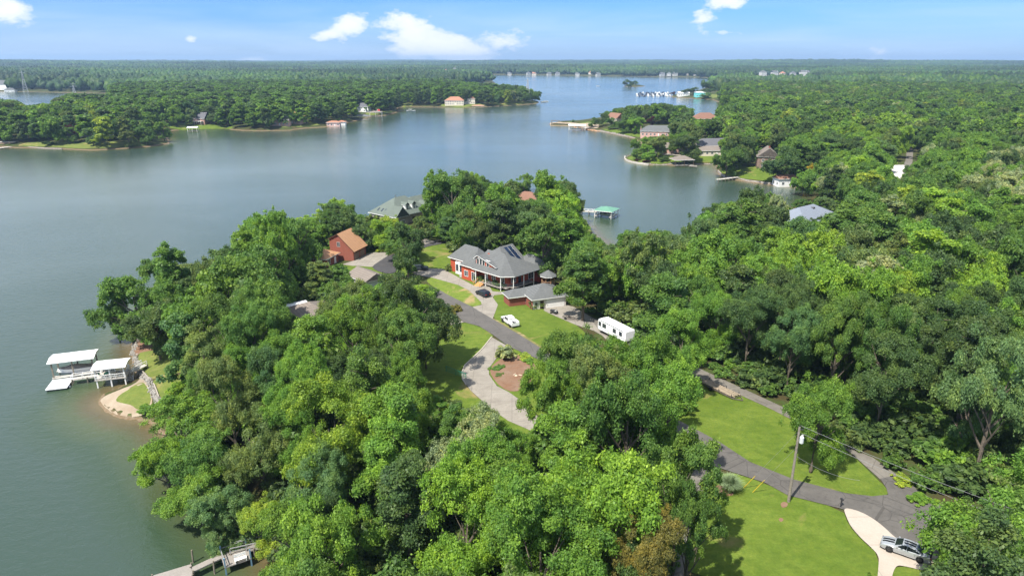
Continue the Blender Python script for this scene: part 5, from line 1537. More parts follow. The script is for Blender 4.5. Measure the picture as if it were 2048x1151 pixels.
g1 = G(1226, 680)
rv = empty('travel_trailer', (22.1, 134.9, hz1(22.1, 134.9) + .1), R(121), 'long white travel trailer parked on the old lane between the trees', 'trailer')
secs = []
for xx, lo, hi, w in ((-4.6,1.0,2.9,1.18),(-4.5,.75,3.12,1.24),(4.2,.75,3.12,1.24),(4.55,.8,2.85,1.2),(4.7,1.2,2.0,1.16)):
    secs.append([(xx,-w,lo),(xx,-w,hi-.12),(xx,-w*.92,hi),(xx,0,hi+.06),(xx,w*.92,hi),(xx,w,hi-.12),(xx,w,lo)])
loft(MB(), secs).build('body', mat('white_trailer_skin', (0.80,0.80,0.79), .4, var=.02), rv)
for a_ in (-.6, .35):
    for s in (-1, 1): wheel(rv, a_, s*1.22, .36, .24)
for side, xs_ in ((1, ((-3.0,.7),(-1.0,.8),(2.4,1.0),(3.9,.6))), (-1, ((-2.8,.8),(1.2,.9)))):
    for q, w_ in xs_: window(rv, q, side*1.235, 1.75, side*math.pi/2, w_, .7, 1, frame=DARKM)
for z_ in (1.35, 2.1): window(rv, 4.55 if z_ > 2 else 4.62, .55, z_, 0, .55, .42, 1, frame=DARKM)
door(rv, .2, 1.235, .85, math.pi/2, .7, 1.9, WHITE)
st = MB().box(-4.3, 4.1, 1.24, 1.25, 1.25, 1.38).box(-4.3, 4.1, -1.25, -1.24, 1.25, 1.38).build('stripe', mat('grey_stripe', (0.3,0.32,0.34), .5), rv)
MB().tube([(-3.9,1.30,2.98),(3.6,1.30,2.98)], .07, 8).build('awning', mat('awning_cloth', (0.25,0.25,0.27), .8), rv)
for q in (-2.2, .8, 2.9): MB().box(q-.25, q+.25, -.25, .25, 3.15, 3.27).build('roof_vent', WHITE, rv)
MB().box(-4.9,-4.6,-.05,.05,.5,.62).bar((-4.6,.5,.55),(-5.5,0,.5),.09).bar((-4.6,-.5,.55),(-5.5,0,.5),.09).build('hitch', DARKM, rv)


def flat_trailer(label, x, y, rz, L, Wd, load=False, post=False):
    t = empty('flat_trailer', (x, y, hz1(x, y) + .06), rz, label, 'trailer', 'open trailers')
    f = MB()
    for s in (-1, 1): f.bar((-L/2, s*Wd/2, .5), (L/2, s*Wd/2, .5), .1, .14)
    for i in range(6): q = -L/2 + L*i/5; f.bar((q, -Wd/2, .5), (q, Wd/2, .5), .08, .1)
    f.bar((L/2, Wd/2, .5), (L/2 + 1.3, 0, .48), .09, .12).bar((L/2, -Wd/2, .5), (L/2 + 1.3, 0, .48), .09, .12)
    f.build('frame', mat('rusty_steel', (0.11,0.09,0.08), .8, var=.3, scale=3), t)
    for s in (-1, 1): wheel(t, -L*.12, s*(Wd/2 + .26), .30, .2)
    if load:
        b = MB(); rg_ = random.Random(5)
        for i in range(7): q = -Wd*.42 + Wd*.84*i/6; b.bar((-L/2 + rg_.uniform(0,.6), q, .63 + rg_.uniform(0,.12)), (L/2 - rg_.uniform(0,.5), q + rg_.uniform(-.1,.1), .65), .2, .1)
        b.build('plank', mat('old_plank', (0.30,0.24,0.17), .9, var=.3, scale=3), t)
    if post:
        for s in (-1, 1):
            for q in (-L*.4, L*.1, L*.45): MB().bar((q, s*Wd/2, .5), (q, s*Wd/2, 1.1), .08).build('stake', DARKM, t)
    return t


flat_trailer('long flat trailer carrying planks parked on the grass edge of the old lane', 35.7, 106.2, R(-57), 7.6, 1.9, True, True)
g1 = G(1137, 638); flat_trailer('short empty trailer at the edge of the concrete yard', g1.x, g1.y, R(-40), 2.6, 1.3)
g1 = G(1108, 627)
mw = empty('riding_mower', (g1.x, g1.y, g1.z + .1), R(150), 'small dark riding mower on the concrete yard beside the garage', 'mower')
MB().box(-.2,.9,-.32,.32,.45,.85).box(-.9,.1,-.45,.45,.35,.5).build('body', DARKM, mw); MB().box(-.65,-.2,-.25,.25,.6,.72).box(-.72,-.62,-.25,.25,.6,1.05).build('seat', GREYW, mw)
for s in (-1, 1): wheel(mw, .65, s*.45, .2, .15); wheel(mw, -.55, s*.55, .28, .22)

# ------------------------------------------------------------------ utility pole and cables
PB = Vector((35.0, 73.4, 11.0)); PH = 10.7
up = empty('utility_pole', PB, 0, 'tall wooden utility pole with a grey transformer beside the road', 'pole')
MB().tube([(0,0,-1),(0,0,PH)], [.19,.13], 12).build('pole', mat('pole_wood', (0.23,0.20,0.17), .9, var=.25, scale=4), up)
tf = MB().tube([(.42,-.1,PH-2.2),(.42,-.1,PH-2.1),(.42,-.1,PH-1.35),(.42,-.1,PH-1.25)], [.2,.26,.26,.18], 14).build('transformer', mat('transformer_grey', (0.55,0.57,0.57), .5), up)
MB().tube([(.36,-.1,PH-1.25),(.36,-.1,PH-1.0)], .05, 8).tube([(.5,-.1,PH-1.25),(.5,-.1,PH-1.0)], .05, 8).build('bushing', WHITE, tf)
MB().bar((-.1,0,PH-.35),(.5,0,PH-.35),.1,.1).tube([(.5,0,PH-.3),(.5,0,PH-.05)],.05,8).tube([(0,0,PH),(0,0,PH+.25)],.05,8).build('insulator_arm', DARKM, up)
cabm = mat('cable_metal', (0.20,0.20,0.20), .6)


def cable(name, label, a, b, sag, rad=.022, m=None, cat='cable', grp='overhead cables'):
    a, b = Vector(a), Vector(b); n = 14
    pts_ = [a.lerp(b, i/n) - Vector((0,0,sag*4*(i/n)*(1-i/n))) - a for i in range(n + 1)]
    o = MB().tube(pts_, rad, 6).build(name, m or cabm); o.location = a
    return tag(o, label, cat, grp)


def beyond(a, u, v, z, k):
    q = P3(u, v, z); return a + (q - a) * k


t1 = PB + Vector((.1, 0, PH + .2)); t2 = PB + Vector((.4, 0, PH - .9)); t3 = PB + Vector((.05, 0, PH - 4.0))
cable('power_cable', 'upper bright power cable running right from the top of the utility pole', t1, beyond(t1, 1908, 966, 20.6, 1.8), .5)
cable('power_cable', 'lower power cable running right from the transformer of the utility pole', t2, beyond(t2, 1904, 986, 19.6, 1.8), .5)
cable('service_cable', 'thin service cable hanging from the middle of the utility pole toward the lone tree', t3, P3(1720, 960, 14.5), .6, .02)
yel = mat('yellow_sleeve', (0.50,0.36,0.03), .5)
for (u_, v_, zt, lb) in ((1487, 975, PH - .5, 'guy wire of the utility pole with the left yellow sleeve'), (1505, 984, PH - 2.8, 'guy wire of the utility pole with the right yellow sleeve')):
    e_ = G(u_, v_); s_ = PB + Vector((0, 0, zt))
    gwire = cable('guy_wire', lb, s_, e_, 0, .012, grp='guy wires of the utility pole')
    d_ = (s_ - e_).normalized()
    sl = MB().tube([e_ - s_, e_ - s_ + d_ * 2.6], .045, 8).build('yellow_guard', yel, gwire)
mp_ = G(1681, 1014); o = empty('marker_post', mp_, 0, 'short dark post at the corner of the white drive', 'post')
MB().box(-.06,.06,-.06,.06,-.2,1.1).build('post', DARKM, o); MB().box(-.12,.12,-.2,.2,1.1,1.3).build('box', DARKM, o)
gf = G(912, 750)
gfe = empty('wire_fence', gf, R(-40), 'short green wire fence on the front lawn beside the horseshoe drive', 'fence')
gpm = mat('green_post', (0.03,0.22,0.13), .6)
for q in (-2.6, 0, 2.6): MB().bar((q,0,-.2),(q,0,1.2),.08).build('post', gpm, gfe)
m_ = MB().bar((-2.6,0,1.15),(2.6,0,1.15),.05)
for i in range(26): m_.bar((-2.6+.2*i,0,.05),(-2.6+.2*i,0,1.15),.018)
for i in range(5): m_.bar((-2.6,0,.1+.22*i),(2.6,0,.1+.22*i),.018)
m_.build('wire_panel', gpm, gfe)
g1 = G(1032, 752); o = empty('tree_stump', g1, 0, 'pale cut stump pieces in the middle of the dirt bed', 'stump')
MB().tube([(0,0,-.1),(0,0,.22)],[.34,.26],9).tube([(.5,.4,.12),(1.1,.1,.14)],.10,7).tube([(-.5,.3,.1),(-.1,.9,.12)],.09,7).build('wood', mat('pale_wood', (0.55,0.45,0.33), .9, var=.2), o)

# ------------------------------------------------------------------ green roofed dock on the cove
gdk = slip('green_roofed_boathouse', 'boat shelter with a green hipped roof at the end of a white dock', 40.6, 288.6, R(60), 8.4, 8.0, 3.3, GREENR, WHITE, rise=1.3, shape='hip')
boat('motorboat', 'dark blue covered motorboat inside the green roofed shelter', 41.2, 288.2, .6, R(-30), 6.0, 2.2, cover=mat('navy_canvas', (0.02,0.035,0.10), .8))
dock('white_dock', 'long white dock leading from the wooded point to the green roofed shelter', [(24.5, 296.5), (36.8, 292.6)], 2.0, 1.2, DECKL, rail=True)

# ------------------------------------------------------------------ across the water, right
def at(u, v): g_ = G(u, v); return g_.x, g_.y
gzd = slip('gazebo_boathouse', 'brown hip roofed boat dock in front of the curved lawn point', *P(1363, 331, 0), R(8), 12.5, 9.5, 4.2, SH_TAN, mat('brown_post', (0.13,0.085,0.06), .8), rise=2.2, shape='hip')
for q in ((-3.2,0),(3.2,0)): MB().box(q[0]-.7,q[0]+.7,-4.5,4.5,.6,.9).build('finger_pier', DECKW, gzd)
dock('low_dock', 'low dark dock right of the brown hip roofed boat dock', [P(1378,334,0), P(1394,334.5,0)], 3.0, .7, DECKW)
dock('cove_dock', 'pale wooden dock with a bent walkway at the tip of the cove lawn', [P(1434,360,1), P(1448,358.5,1), P(1476,355,1)], 2.2, 1.3, DECKL)
ib = simple_house('inlet_boathouse', 'small white boathouse with a brown roof at the mouth of the inlet', *P(1567,371.5,0), R(8), 9.5, 7.0, 4.0, 1.7, WHITE, SH_BROWN, gable=(1,1), base=.3, cat='boathouse')
simple_house('stone_house', 'tall brown stone house with a big chimney behind the cove lawn', *at(1533,333), R(75), 14, 12, 6.5, 5.0, mat('brown_stone', (0.24,0.16,0.13), .9, var=.3, scale=.8), SH_TAN, gable=(1,1), chimney=(-4.5,0,BRICK), two=True)
simple_house('point_house', 'long tan house with brown roofs and terrace on the curved lawn point', *at(1345,304), R(5), 24, 10, 3.6, 3.0, PINKW, SH_TAN)
simple_house('ranch_house', 'dark grey roofed house behind the broad tree on the curved point', *at(1417,300), R(12), 24, 13, 3.8, 4.2, PBRICK, SH_DARK, gable=(0,1))
simple_house('ranch_house', 'brown roofed wing in front of the dark grey roofed house', *at(1424,309), R(4), 20, 9, 3.2, 2.6, CREAM, SH_TAN)
simple_house('grey_roofed_house', 'long light house with a pale grey roof on the second point', *at(1312,271), R(-8), 26, 12, 4.0, 4.4, PINKW, SH_GREY, gable=(0,1))
simple_house('gabled_lake_house', 'white gabled house with a red brown roof on the second point', *at(1231,246), R(-55), 14, 11, 5.0, 4.8, CREAM, SH_BROWN, gable=(1,1), two=True)
simple_house('hipped_lake_house', 'house with a big red brown hipped roof behind the second point', *at(1408,247), R(10), 24, 14, 5.0, 5.4, BRICK, SH_BROWN)
slip('white_boathouse', 'white flat roofed boathouse beside the sandy tip', *P(1154,261,0), R(-6), 16, 9, 5.0, WHITEM, WHITE, rise=.9)
boat('motorboat', 'white motorboat inside the white flat roofed boathouse', *P(1154,261,0), .9, R(-6), 9, 3, cover=mat('grey_canvas', (0.3,0.32,0.35), .8))
dock('ramp_dock', 'white ramp between the flat roofed boathouse and the sandy tip', [P(1164,260,0), P(1182,257,0)], 2.6, 1.3, DECKL, rail=True)
tr = P(1111,247.5,1); o = empty('timber_frame', (tr[0], tr[1], 1.0), R(5), 'dark timber pergola frame on the end of the sandy tip', 'pergola')
for q in ((-4,-2),(4,-2),(-4,2),(4,2)): MB().box(q[0]-.2,q[0]+.2,q[1]-.2,q[1]+.2,-.5,3).build('post', PILE, o)
MB().box(-4.4,4.4,-2.3,-2.0,3,3.3).box(-4.4,4.4,2.0,2.3,3,3.3).build('beam', PILE, o)

# ------------------------------------------------------------------ across the water, left
simple_house('far_brick_house', 'brick lake house with dark roof and white chimney above its own lawn', *at(400,247), R(-10), 18, 11, 5.4, 5.6, mat('rose_brick', (0.36,0.20,0.16), .9, var=.15), SH_DARK, gable=(0,1), two=True, chimney=(-8,-3,WHITE), deck=True)
sw = slip('swim_platform', 'small boat lift with a white and green canopy before the far brick house', *P(387,263.5,0), R(5), 9, 6, 3.8, WHITEM, WHITE, rise=1.0, cat='boat lift')
boat('motorboat', 'dark green hulled boat on the lift before the far brick house', *P(387,263.5,0), .8, R(5), 7.5, 2.6, hullm=mat('green_hull', (0.03,0.12,0.10), .4))
pb_ = mat('pink_wall', (0.62,0.42,0.38), .85)
simple_house('pink_boathouse', 'long pinkish boathouse with terracotta roof at the waterline', *P(668,252.5,0), R(4), 13, 8, 3.6, 1.6, pb_, TERRA, base=.4, cat='boathouse')
simple_house('pink_boathouse', 'shorter white walled boathouse right of the long pinkish one', *P(684,250.5,0), R(4), 8, 7, 3.2, 1.4, WHITE, TERRA, base=.4, cat='boathouse')
slip('dark_boathouse', 'dark roofed boat shelter right of the pink boathouses', *P(721,240,0), R(2), 20, 10, 4.6, SH_DARK, PILE, rise=1.6, shape='hip')
slip('open_boathouse', 'open boat dock below the white lake house', *P(752,233.5,0), R(6), 15, 9, 5.5, SH_TAN, WHITE, rise=1.4, shape='hip')
o = P(755,228,3); fl = empty('flag_stand', (o[0], o[1], 2.5), 0, 'red and white lookout stand above the open boat dock', 'stand')
MB().box(-.15,.15,-.15,.15,-3,6).build('pole', WHITE, fl); MB().box(.15,3.2,-.05,.05,4,6).build('flag', mat('red_flag', (0.6,0.05,0.05), .7), fl)
dock('far_dock', 'low white dock with a boat at the notch of the far shore', [P(797,222,0), P(812,222,0)], 3, .9, DECKL)
boat('pontoon_boat', 'pale pontoon boat moored at the low white far dock', *P(822,222.5,0), .1, R(4), 12, 4, canopy=WHITE)
simple_house('white_lake_house', 'white house behind the trees above the open boat dock', *at(727,223), R(-8), 16, 11, 6.0, 4.2, WHITE, SH_DARK, two=True)
simple_house('terracotta_house', 'big cream house with terracotta roof on the far left shore', *at(910,212), R(-4), 27, 15, 6.0, 5.0, CREAM, TERRA, two=True)
simple_house('brown_roofed_house', 'brown roofed house right of the terracotta roofed house', *at(936,207), R(6), 20, 12, 7.0, 4, CREAM, SH_BROWN)
slip('red_boathouse', 'orange roofed low boat dock near the far spit', *P(956,216,0), R(4), 17, 9, 3.2, TERRA, PILE, rise=1.2, shape='hip')
simple_house('hidden_house', 'pinkish house among the trees on the left shore', *at(562,250), R(5), 18, 11, 5.5, 4.5, PINKW, SH_TAN)
simple_house('hidden_house', 'terracotta roofed house deep among the left shore trees', *at(590,246), R(-10), 18, 11, 6.5, 4.5, PINKW, TERRA)
simple_house('promontory_house', 'grey roofed white house behind the left promontory trees', *at(160,272), R(-20), 18, 11, 4.5, 4.5, WHITE, SH_GREY, gable=(1,1))
simple_house('promontory_house', 'white and blue house behind the lawn trees of the left promontory', *at(212,271), R(5), 18, 10, 4.5, 3.0, WHITE, SH_BLUE)
dock('promontory_dock', 'pale dock at the left edge below the promontory', [P(-14,300,0), P(20,293,1)], 4, .9, DECKL)
dd = empty('brick_terrace', (*P(10,287,1.5), 1.5), R(3), 'brown brick terrace wall at the left edge above the pale dock', 'terrace')
MB().box(-13,9,-2.5,2.5,-1.5,1.2).build('wall', mat('terrace_brick', (0.30,0.20,0.15), .9, var=.3), dd); MB().box(-13.3,9.3,-2.7,2.7,1.2,1.5).build('coping', DECKL, dd)
simple_house('far_bay_house', 'white grey roofed house on the far side of the left bay', *at(8,181), R(-10), 34, 18, 10, 9, WHITE, SH_GREY, gable=(1,1))
simple_house('far_bay_house', 'low white boathouse at the far side of the left bay', *at(22,182.2), R(8), 20, 12, 5, 4, WHITE, SH_GREY)


def pylon(label, u, v, H):
    x, y = at(u, v); t = empty('lattice_pylon', (x, y, hz1(x, y)), R(20), label, 'pylon', 'power pylons')
    m = MB(); n = 9
    def c_(i, s, q): w = 4.2 * (1 - i / n) ** 1.25 + .35; return Vector((s * w, q * w, H * .92 * i / n))
    for s, q in ((1,1),(1,-1),(-1,-1),(-1,1)):
        for i in range(n): m.bar(c_(i, s, q), c_(i+1, s, q), .28)
    for i in range(n):
        for (a, b) in (((1,1),(1,-1)),((1,-1),(-1,-1)),((-1,-1),(-1,1)),((-1,1),(1,1))):
            m.bar(c_(i, *a), c_(i+1, *b), .16); m.bar(c_(i, *b), c_(i+1, *a), .16)
    m.build('lattice', mat('galvanised', (0.42,0.43,0.43), .6), t)
    for z_, w_ in ((.98, 4.5), (.84, 5.5)): MB().bar((-w_,0,H*z_),(w_,0,H*z_),.3).bar((-w_,0,H*z_),(0,0,H*z_+1.4),.16).bar((w_,0,H*z_),(0,0,H*z_+1.4),.16).build('cross_arm', MATS['galvanised'], t)


pylon('steel lattice pylon on the lawn of the far spit', 1055, 203, 37)
pylon('steel lattice pylon standing at the far shore of the left bay', 52, 185, 50)
pylon('short steel pylon at the right end of the left bay', 151, 196, 27)

# ------------------------------------------------------------------ marina, far shore
ONAMES = ['first','second','third','fourth','fifth','sixth','seventh','eighth','ninth','tenth','eleventh','twelfth','thirteenth','fourteenth','fifteenth']
mbm = MB(); loft(mbm, [[(x,-b,.9),(x,-b*.6,-.2),(x,b*.6,-.2),(x,b,.9)] for x, b in ((-4,1.4),(0,1.6),(2.6,1.1),(4.2,.1))]); mbm.box(-2,1.2,-1,1,.9,2.1); mbm.box(-2.2,.6,-1.1,1.1,2.6,2.75)
bo = mbm.build('moored_boat', WHITE); rg_ = random.Random(8); first = True
navy = mat('navy_boat', (0.03,0.05,0.10), .5); bd = bo.data; bd2 = bd.copy(); bd2.materials.clear(); bd2.materials.append(navy)
for row, (v_, u0, u1) in enumerate(((186.5,1276,1336),(189.3,1270,1340),(192.2,1272,1342))):
    pier = dock('marina_pier', ('marina pier of the farthest row of boats', 'marina pier of the middle row of boats', 'marina pier of the nearest row of boats')[row], [P(u0, v_, 0), P(u1 + 6, v_, 0)], 3.0, .8, DECKL, 'marina piers', cat='pier')
    for i in range(15):
        p_ = P(u0 + (u1 - u0) * (i + .5) / 15, v_ + (.45 if i % 2 else -.45), 0)
        o = bo if first else bo.copy()
        if not first: COL.objects.link(o)
        first = False
        dark = rg_.random() < .45
        o.data = bd2 if dark else bd
        o.location = (p_[0] + rg_.uniform(-2, 2), p_[1] + rg_.uniform(-6, 6), 0); o.rotation_euler = (0, 0, R(90 + rg_.uniform(-12, 12)))
        tag(o, f"{'dark' if dark else 'white'} boat, {ONAMES[i]} from the left in the {('farthest', 'middle', 'nearest')[row]} marina row", 'boat', 'boats moored in the marina')
simple_house('marina_shed', 'turquoise walled shed with a pale roof by the marina', *at(1399,193), R(4), 16, 14, 7, 1.6, TEAL, WHITEM)
simple_house('marina_shed', 'low white building between the marina trees', *at(1366,192), R(4), 20, 12, 5, 2.2, WHITE, WHITEM, gable=(1,1))
p_ = P(1196, 172.5, 0); boat('speedboat', 'white speedboat alone on the open water left of the island', p_[0], p_[1], .1, R(160), 9, 3.4)
for i, (u_, v_, rz_, lb) in enumerate(((1087,204.5,10,'white boat left of its neighbour just off the far spit'),(1092,203.6,-12,'white boat farther right just off the far spit'))):
    p_ = P(u_, v_, 0); boat('speedboat', lb, p_[0], p_[1], .1, R(rz_), 8, 3)
FH = [(1019,150.8,'w'),(1057,150,'g'),(1068,151,'t'),(1098,151,'w'),(1115,150.5,'g'),(1155,152,'w'),(1181,151,'t'),(1196,152,'w'),(1245,151.5,'w'),(1283,152.2,'W'),(1324,152,'g'),(1338,151.6,'w'),
      (1350,151.5,'w'),(1378,151,'w'),(1393,151.5,'W'),(1408,150.5,'g'),(1430,151.5,'w'),(1438,152.5,'W'),(1446,151,'t'),(1480,153,'W'),(1496,154,'W'),(1503,155,'b'),(1525,155,'W'),(1548,155,'W'),(1564,154.5,'t'),(1585,154,'g'),
      (1605,154,'W'),(1615,152,'g'),(1629,151,'w'),(1676,152,'w'),(880,146,'w'),(892,145.5,'t'),(910,144.5,'W'),(850,147,'t'),(700,160,'w')]
wordx = {'w': ('small white house', mat('far_white', (0.42,0.41,0.38), .8), SH_GREY), 'W': ('tall white house', mat('far_white_tall', (0.55,0.54,0.51), .8), SH_GREY), 'g': ('grey roofed house', GREYW, SH_DARK), 't': ('tan roofed house', CREAM, TERRA), 'b': ('red brick house', BRICK, SH_BROWN)}
cnt = {}
for (u_, v_, k_) in FH: cnt[k_] = cnt.get(k_, 0) + 1
seen = {}
for (u_, v_, k_) in sorted(FH):
    q_ = P(u_, v_, 3); zq = max(.5, hz1(*q_)); q_ = P(u_, v_, zq); 
    seen[k_] = seen.get(k_, 0) + 1
    nm, wm_, rm_ = wordx[k_]
    big = k_ == 'W'
    s_ = max(1.0, math.hypot(*q_) / 2400)
    simple_house('shore_house', f'{nm} on the far shore, {ONAMES[seen[k_]-1]} of its kind from the left', q_[0], q_[1], R(rg_.uniform(-25, 25)), 22 if big else 17, 15, 12 if big else 8, 6, wm_, rm_, 'houses along the far shore', gable=(rg_.choice((0,1)), 0), two=big, base=max(zq, hz1(q_[0], q_[1])) + (6 if u_ > 1460 else 0))
# ------------------------------------------------------------------ trees
def crown_mesh(name, seed, nleaf, leaf, kind, material):
    """a crown about 6 m in radius and 11 m deep, its centre at z = 0, of leaf-sized faces gathered in clumps"""
    g = np.random.default_rng(seed)
    clumps = []                                # centre, radius
    if kind == 'oak':
        RX, RZ = 6.0, 5.6
        lobes = [(g.normal(0, .6), g.normal(0, .6), 1.2 + g.normal(0, .4), 3.8)]
        nl = 19
        for i in range(nl):
            a = i * 2.399 + g.uniform(-.4, .4); zz = -.95 + 1.85 * ((i * 7) % nl + .5) / nl
            rad = math.sqrt(max(0.0, 1 - abs(zz) ** 2.4)) * g.uniform(.5, .8)
            lobes.append((RX * rad * math.cos(a), RX * rad * math.sin(a), RZ * zz * .74, g.uniform(1.6, 2.7)))
        sub = 13
    elif kind == 'tall':
        lobes = []
        for i in range(15):
            zz = -0.95 + 1.9 * i / 14; w = math.sqrt(max(.05, 1 - abs(zz - (-.15)) ** 1.7)) * g.uniform(.35, .75)
            a = i * 2.399 + g.uniform(-.5, .5)
            lobes.append((3.9 * w * math.cos(a), 3.9 * w * math.sin(a), 7.3 * zz * .8, g.uniform(1.5, 2.2)))
        sub = 7
    elif kind == 'airy':
        lobes = []
        for i in range(17):
            a = i * 2.399 + g.uniform(-.4, .4); rr_ = 6.3 * math.sqrt((i + .5) / 17) * g.uniform(.8, 1.05)
            zz = 3.6 * (1 - (rr_ / 7.5) ** 2) + g.uniform(-3.4, .6)
            lobes.append((rr_ * math.cos(a), rr_ * math.sin(a), zz, g.uniform(1.5, 2.3)))
        sub = 7
    elif kind == 'pine':
        lobes = []
        for i in range(16):
            zz = i / 15; w = (1 - zz * .75) * g.uniform(.45, .95)
            a = i * 2.399
            lobes.append((3.6 * w * math.cos(a), 3.6 * w * math.sin(a), -4 + 9.5 * zz, g.uniform(1.1, 1.7)))
        sub = 6
    elif kind == 'shrub':
        lobes = [(g.uniform(-2.6, 2.6), g.uniform(-2.6, 2.6), g.uniform(-2.5, 1.8), g.uniform(1.8, 2.8)) for _ in range(12)]
        sub = 6
    for (x, y, z, r) in lobes:
        for _ in range(sub):
            d = g.normal(0, 1, 3); d /= np.linalg.norm(d)
            if d[2] < -.6: d[2] *= -.6
            q = np.array([x, y, z]) + d * r * g.uniform(.55, .95) * np.array([1, 1, .72 if kind in ('airy', 'pine') else .85])
            clumps.append((q[0], q[1], q[2], g.uniform(.4, 1.0) * (.85 if kind != 'oak' else 1)))
    C = np.array(clumps)
    far_ = g.uniform(0, 1, len(C)) < (.16 if kind == 'oak' else .05)
    C[far_, :3] *= g.uniform(1.05, 1.3, far_.sum())[:, None]; C[far_, 3] *= .75
    w = C[:, 3] ** 2; w /= w.sum()
    idx = g.choice(len(C), nleaf, p=w)
    d = g.normal(0, 1, (nleaf, 3)); d /= np.linalg.norm(d, axis=1)[:, None]
    out = C[idx, :3] - np.array([0, 0, -1.0]); out /= np.maximum(np.linalg.norm(out, axis=1)[:, None], 1e-6)
    d = d + out * .65 + np.array([0, 0, .35]); d /= np.linalg.norm(d, axis=1)[:, None]
    flat = .55 if kind in ('airy', 'pine') else .8
    pos = C[idx, :3] + d * C[idx, 3][:, None] * (g.uniform(.55, 1.08, nleaf) ** .6)[:, None] * np.array([1, 1, flat])
    # loose leaves that break the outline
    pos += g.normal(0, .2 if kind == 'oak' else .2, (nleaf, 3))
    nrm = d * .75 + g.normal(0, .45, (nleaf, 3)) + np.array([0, 0, .35]); nrm /= np.linalg.norm(nrm, axis=1)[:, None]
    t = np.cross(nrm, g.normal(0, 1, (nleaf, 3))); t /= np.linalg.norm(t, axis=1)[:, None]
    b = np.cross(nrm, t)
    sz = leaf * (.5 + 1.15 * g.uniform(0, 1, nleaf) ** 1.6)[:, None]
    asp = .62
    V = np.stack([pos - t * sz, pos - b * sz * asp, pos + t * sz, pos + b * sz * asp], 1).reshape(-1, 3)
    Q = np.arange(nleaf * 4).reshape(-1, 4)
    me = np_mesh(name, V, Q, material)
    crv = g.uniform(0, 1, len(C))
    colr = np.zeros((nleaf, 4), np.float32)
    colr[:, 0] = g.uniform(0, 1, nleaf); colr[:, 1] = crv[idx]; colr[:, 3] = 1
    at = me.attributes.new('leafv', 'FLOAT_COLOR', 'FACE')
    at.data.foreach_set('color', colr.ravel())
    return me


def trunk_mesh(name, seed, kind):
    """trunk foot at z = 0, crown centre at z = 1 (scaled to the tree), limbs spreading into the crown"""
    g = random.Random(seed)
    m = MB()
    if kind in ('tall', 'pine'):
        m.tube([(0,0,-1), (0,0,2), (g.uniform(-.2,.2),g.uniform(-.2,.2),8), (0,0,14)], [.34,.27,.2,.06], 7)
        for i in range(7):
            z = 6 + i; a = i * 2.4
            m.tube([(0,0,z), (math.cos(a)*1.4, math.sin(a)*1.4, z+.8), (math.cos(a)*2.5, math.sin(a)*2.5, z+1.2)], [.09,.06,.03], 5)
    else:
        m.tube([(0,0,-1), (0,0,.4), (g.uniform(-.15,.15),g.uniform(-.15,.15),4), (0,0,6.5), (.2,.1,10)], [.46,.38,.3,.24,.1], 8)
        for i in range(8):
            a = i * 2.4 + g.uniform(-.3,.3); z = 3.6 + i * .55; L = g.uniform(3.0, 4.6)
            m.tube([(0,0,z), (math.cos(a)*L*.4, math.sin(a)*L*.4, z+1.5), (math.cos(a)*L, math.sin(a)*L, z+3.0+g.uniform(0,1))], [.18,.12,.04], 5)
            b_ = a + g.choice([-.7,.7])
            m.tube([(math.cos(a)*L*.4, math.sin(a)*L*.4, z+1.5), (math.cos(b_)*L*.8, math.sin(b_)*L*.8, z+3.6)], [.09,.03], 5)
    return m


KINDS = ['oak', 'oak', 'oak', 'tall', 'airy', 'pine']
HI, MID, FAR, TRK = [], [], [], []
for i, k in enumerate(KINDS):
    HI.append(crown_mesh('crown_near', 100 + i, 82000 if k == 'oak' else 54000, .110, k, M_LEAF))
    MID.append(crown_mesh('crown_mid', 100 + i, 34000 if k == 'oak' else 24000, .170, k, M_LEAF))
    FAR.append(crown_mesh('crown_far', 100 + i, 6500 if k == 'oak' else 4800, .41, k, M_LEAF_I))
    o = trunk_mesh('trunk', 50 + i, k).build('trunk', M_BARK)
    TRK.append(o.data); bpy.data.objects.remove(o)
SHRUB = crown_mesh('shrub_leaves', 300, 5000, .42, 'shrub', M_LEAF)
# crown size in its own units: radius, half height, by kind
KR = {'oak': (6.4, 5.9), 'tall': (4.6, 7.4), 'airy': (7.2, 4.6), 'pine': (3.9, 6.3)}

PAL = {   # tints measured as foliage reflectance
    'deep':  (0.087, 0.148, 0.044), 'green': (0.116, 0.215, 0.044), 'fresh': (0.154, 0.282, 0.042), 'bright': (0.213, 0.351, 0.042),
    'yellow': (0.295, 0.389, 0.052), 'olive': (0.149, 0.213, 0.062), 'grey': (0.139, 0.231, 0.081), 'blue': (0.099, 0.192, 0.064), 'pale': (0.295, 0.351, 0.173),
    'gold': (0.36, 0.30, 0.02), 'rust': (0.19, 0.185, 0.045), 'purple': (0.07, 0.018, 0.022), 'silver': (0.20, 0.26, 0.24)}
WORDS = {'deep': 'dark green', 'green': 'mid green', 'fresh': 'fresh green', 'bright': 'bright green', 'yellow': 'yellow green', 'olive': 'dull olive',
         'grey': 'grey green', 'blue': 'bluish green', 'pale': 'pale green', 'gold': 'golden yellow', 'rust': 'rusty brown', 'purple': 'dark red', 'silver': 'silvery'}
FORM = {'oak': 'round-crowned', 'tall': 'tall narrow', 'airy': 'loose flat-topped', 'pine': 'pointed pine'}
TREES = []        # (x, y, ground, height, radius, kind index, tint name, label)
PLACED = []       # x, y, radius for spacing


def add_tree(x, y, z, H, Rr, k, tint, label=None, group=None, cat='tree'):
    TREES.append(dict(hand=label is not None, x=x, y=y, z=z, H=H, R=Rr, k=k, tint=tint, label=label, group=group))
    PLACED.append((x, y, Rr))


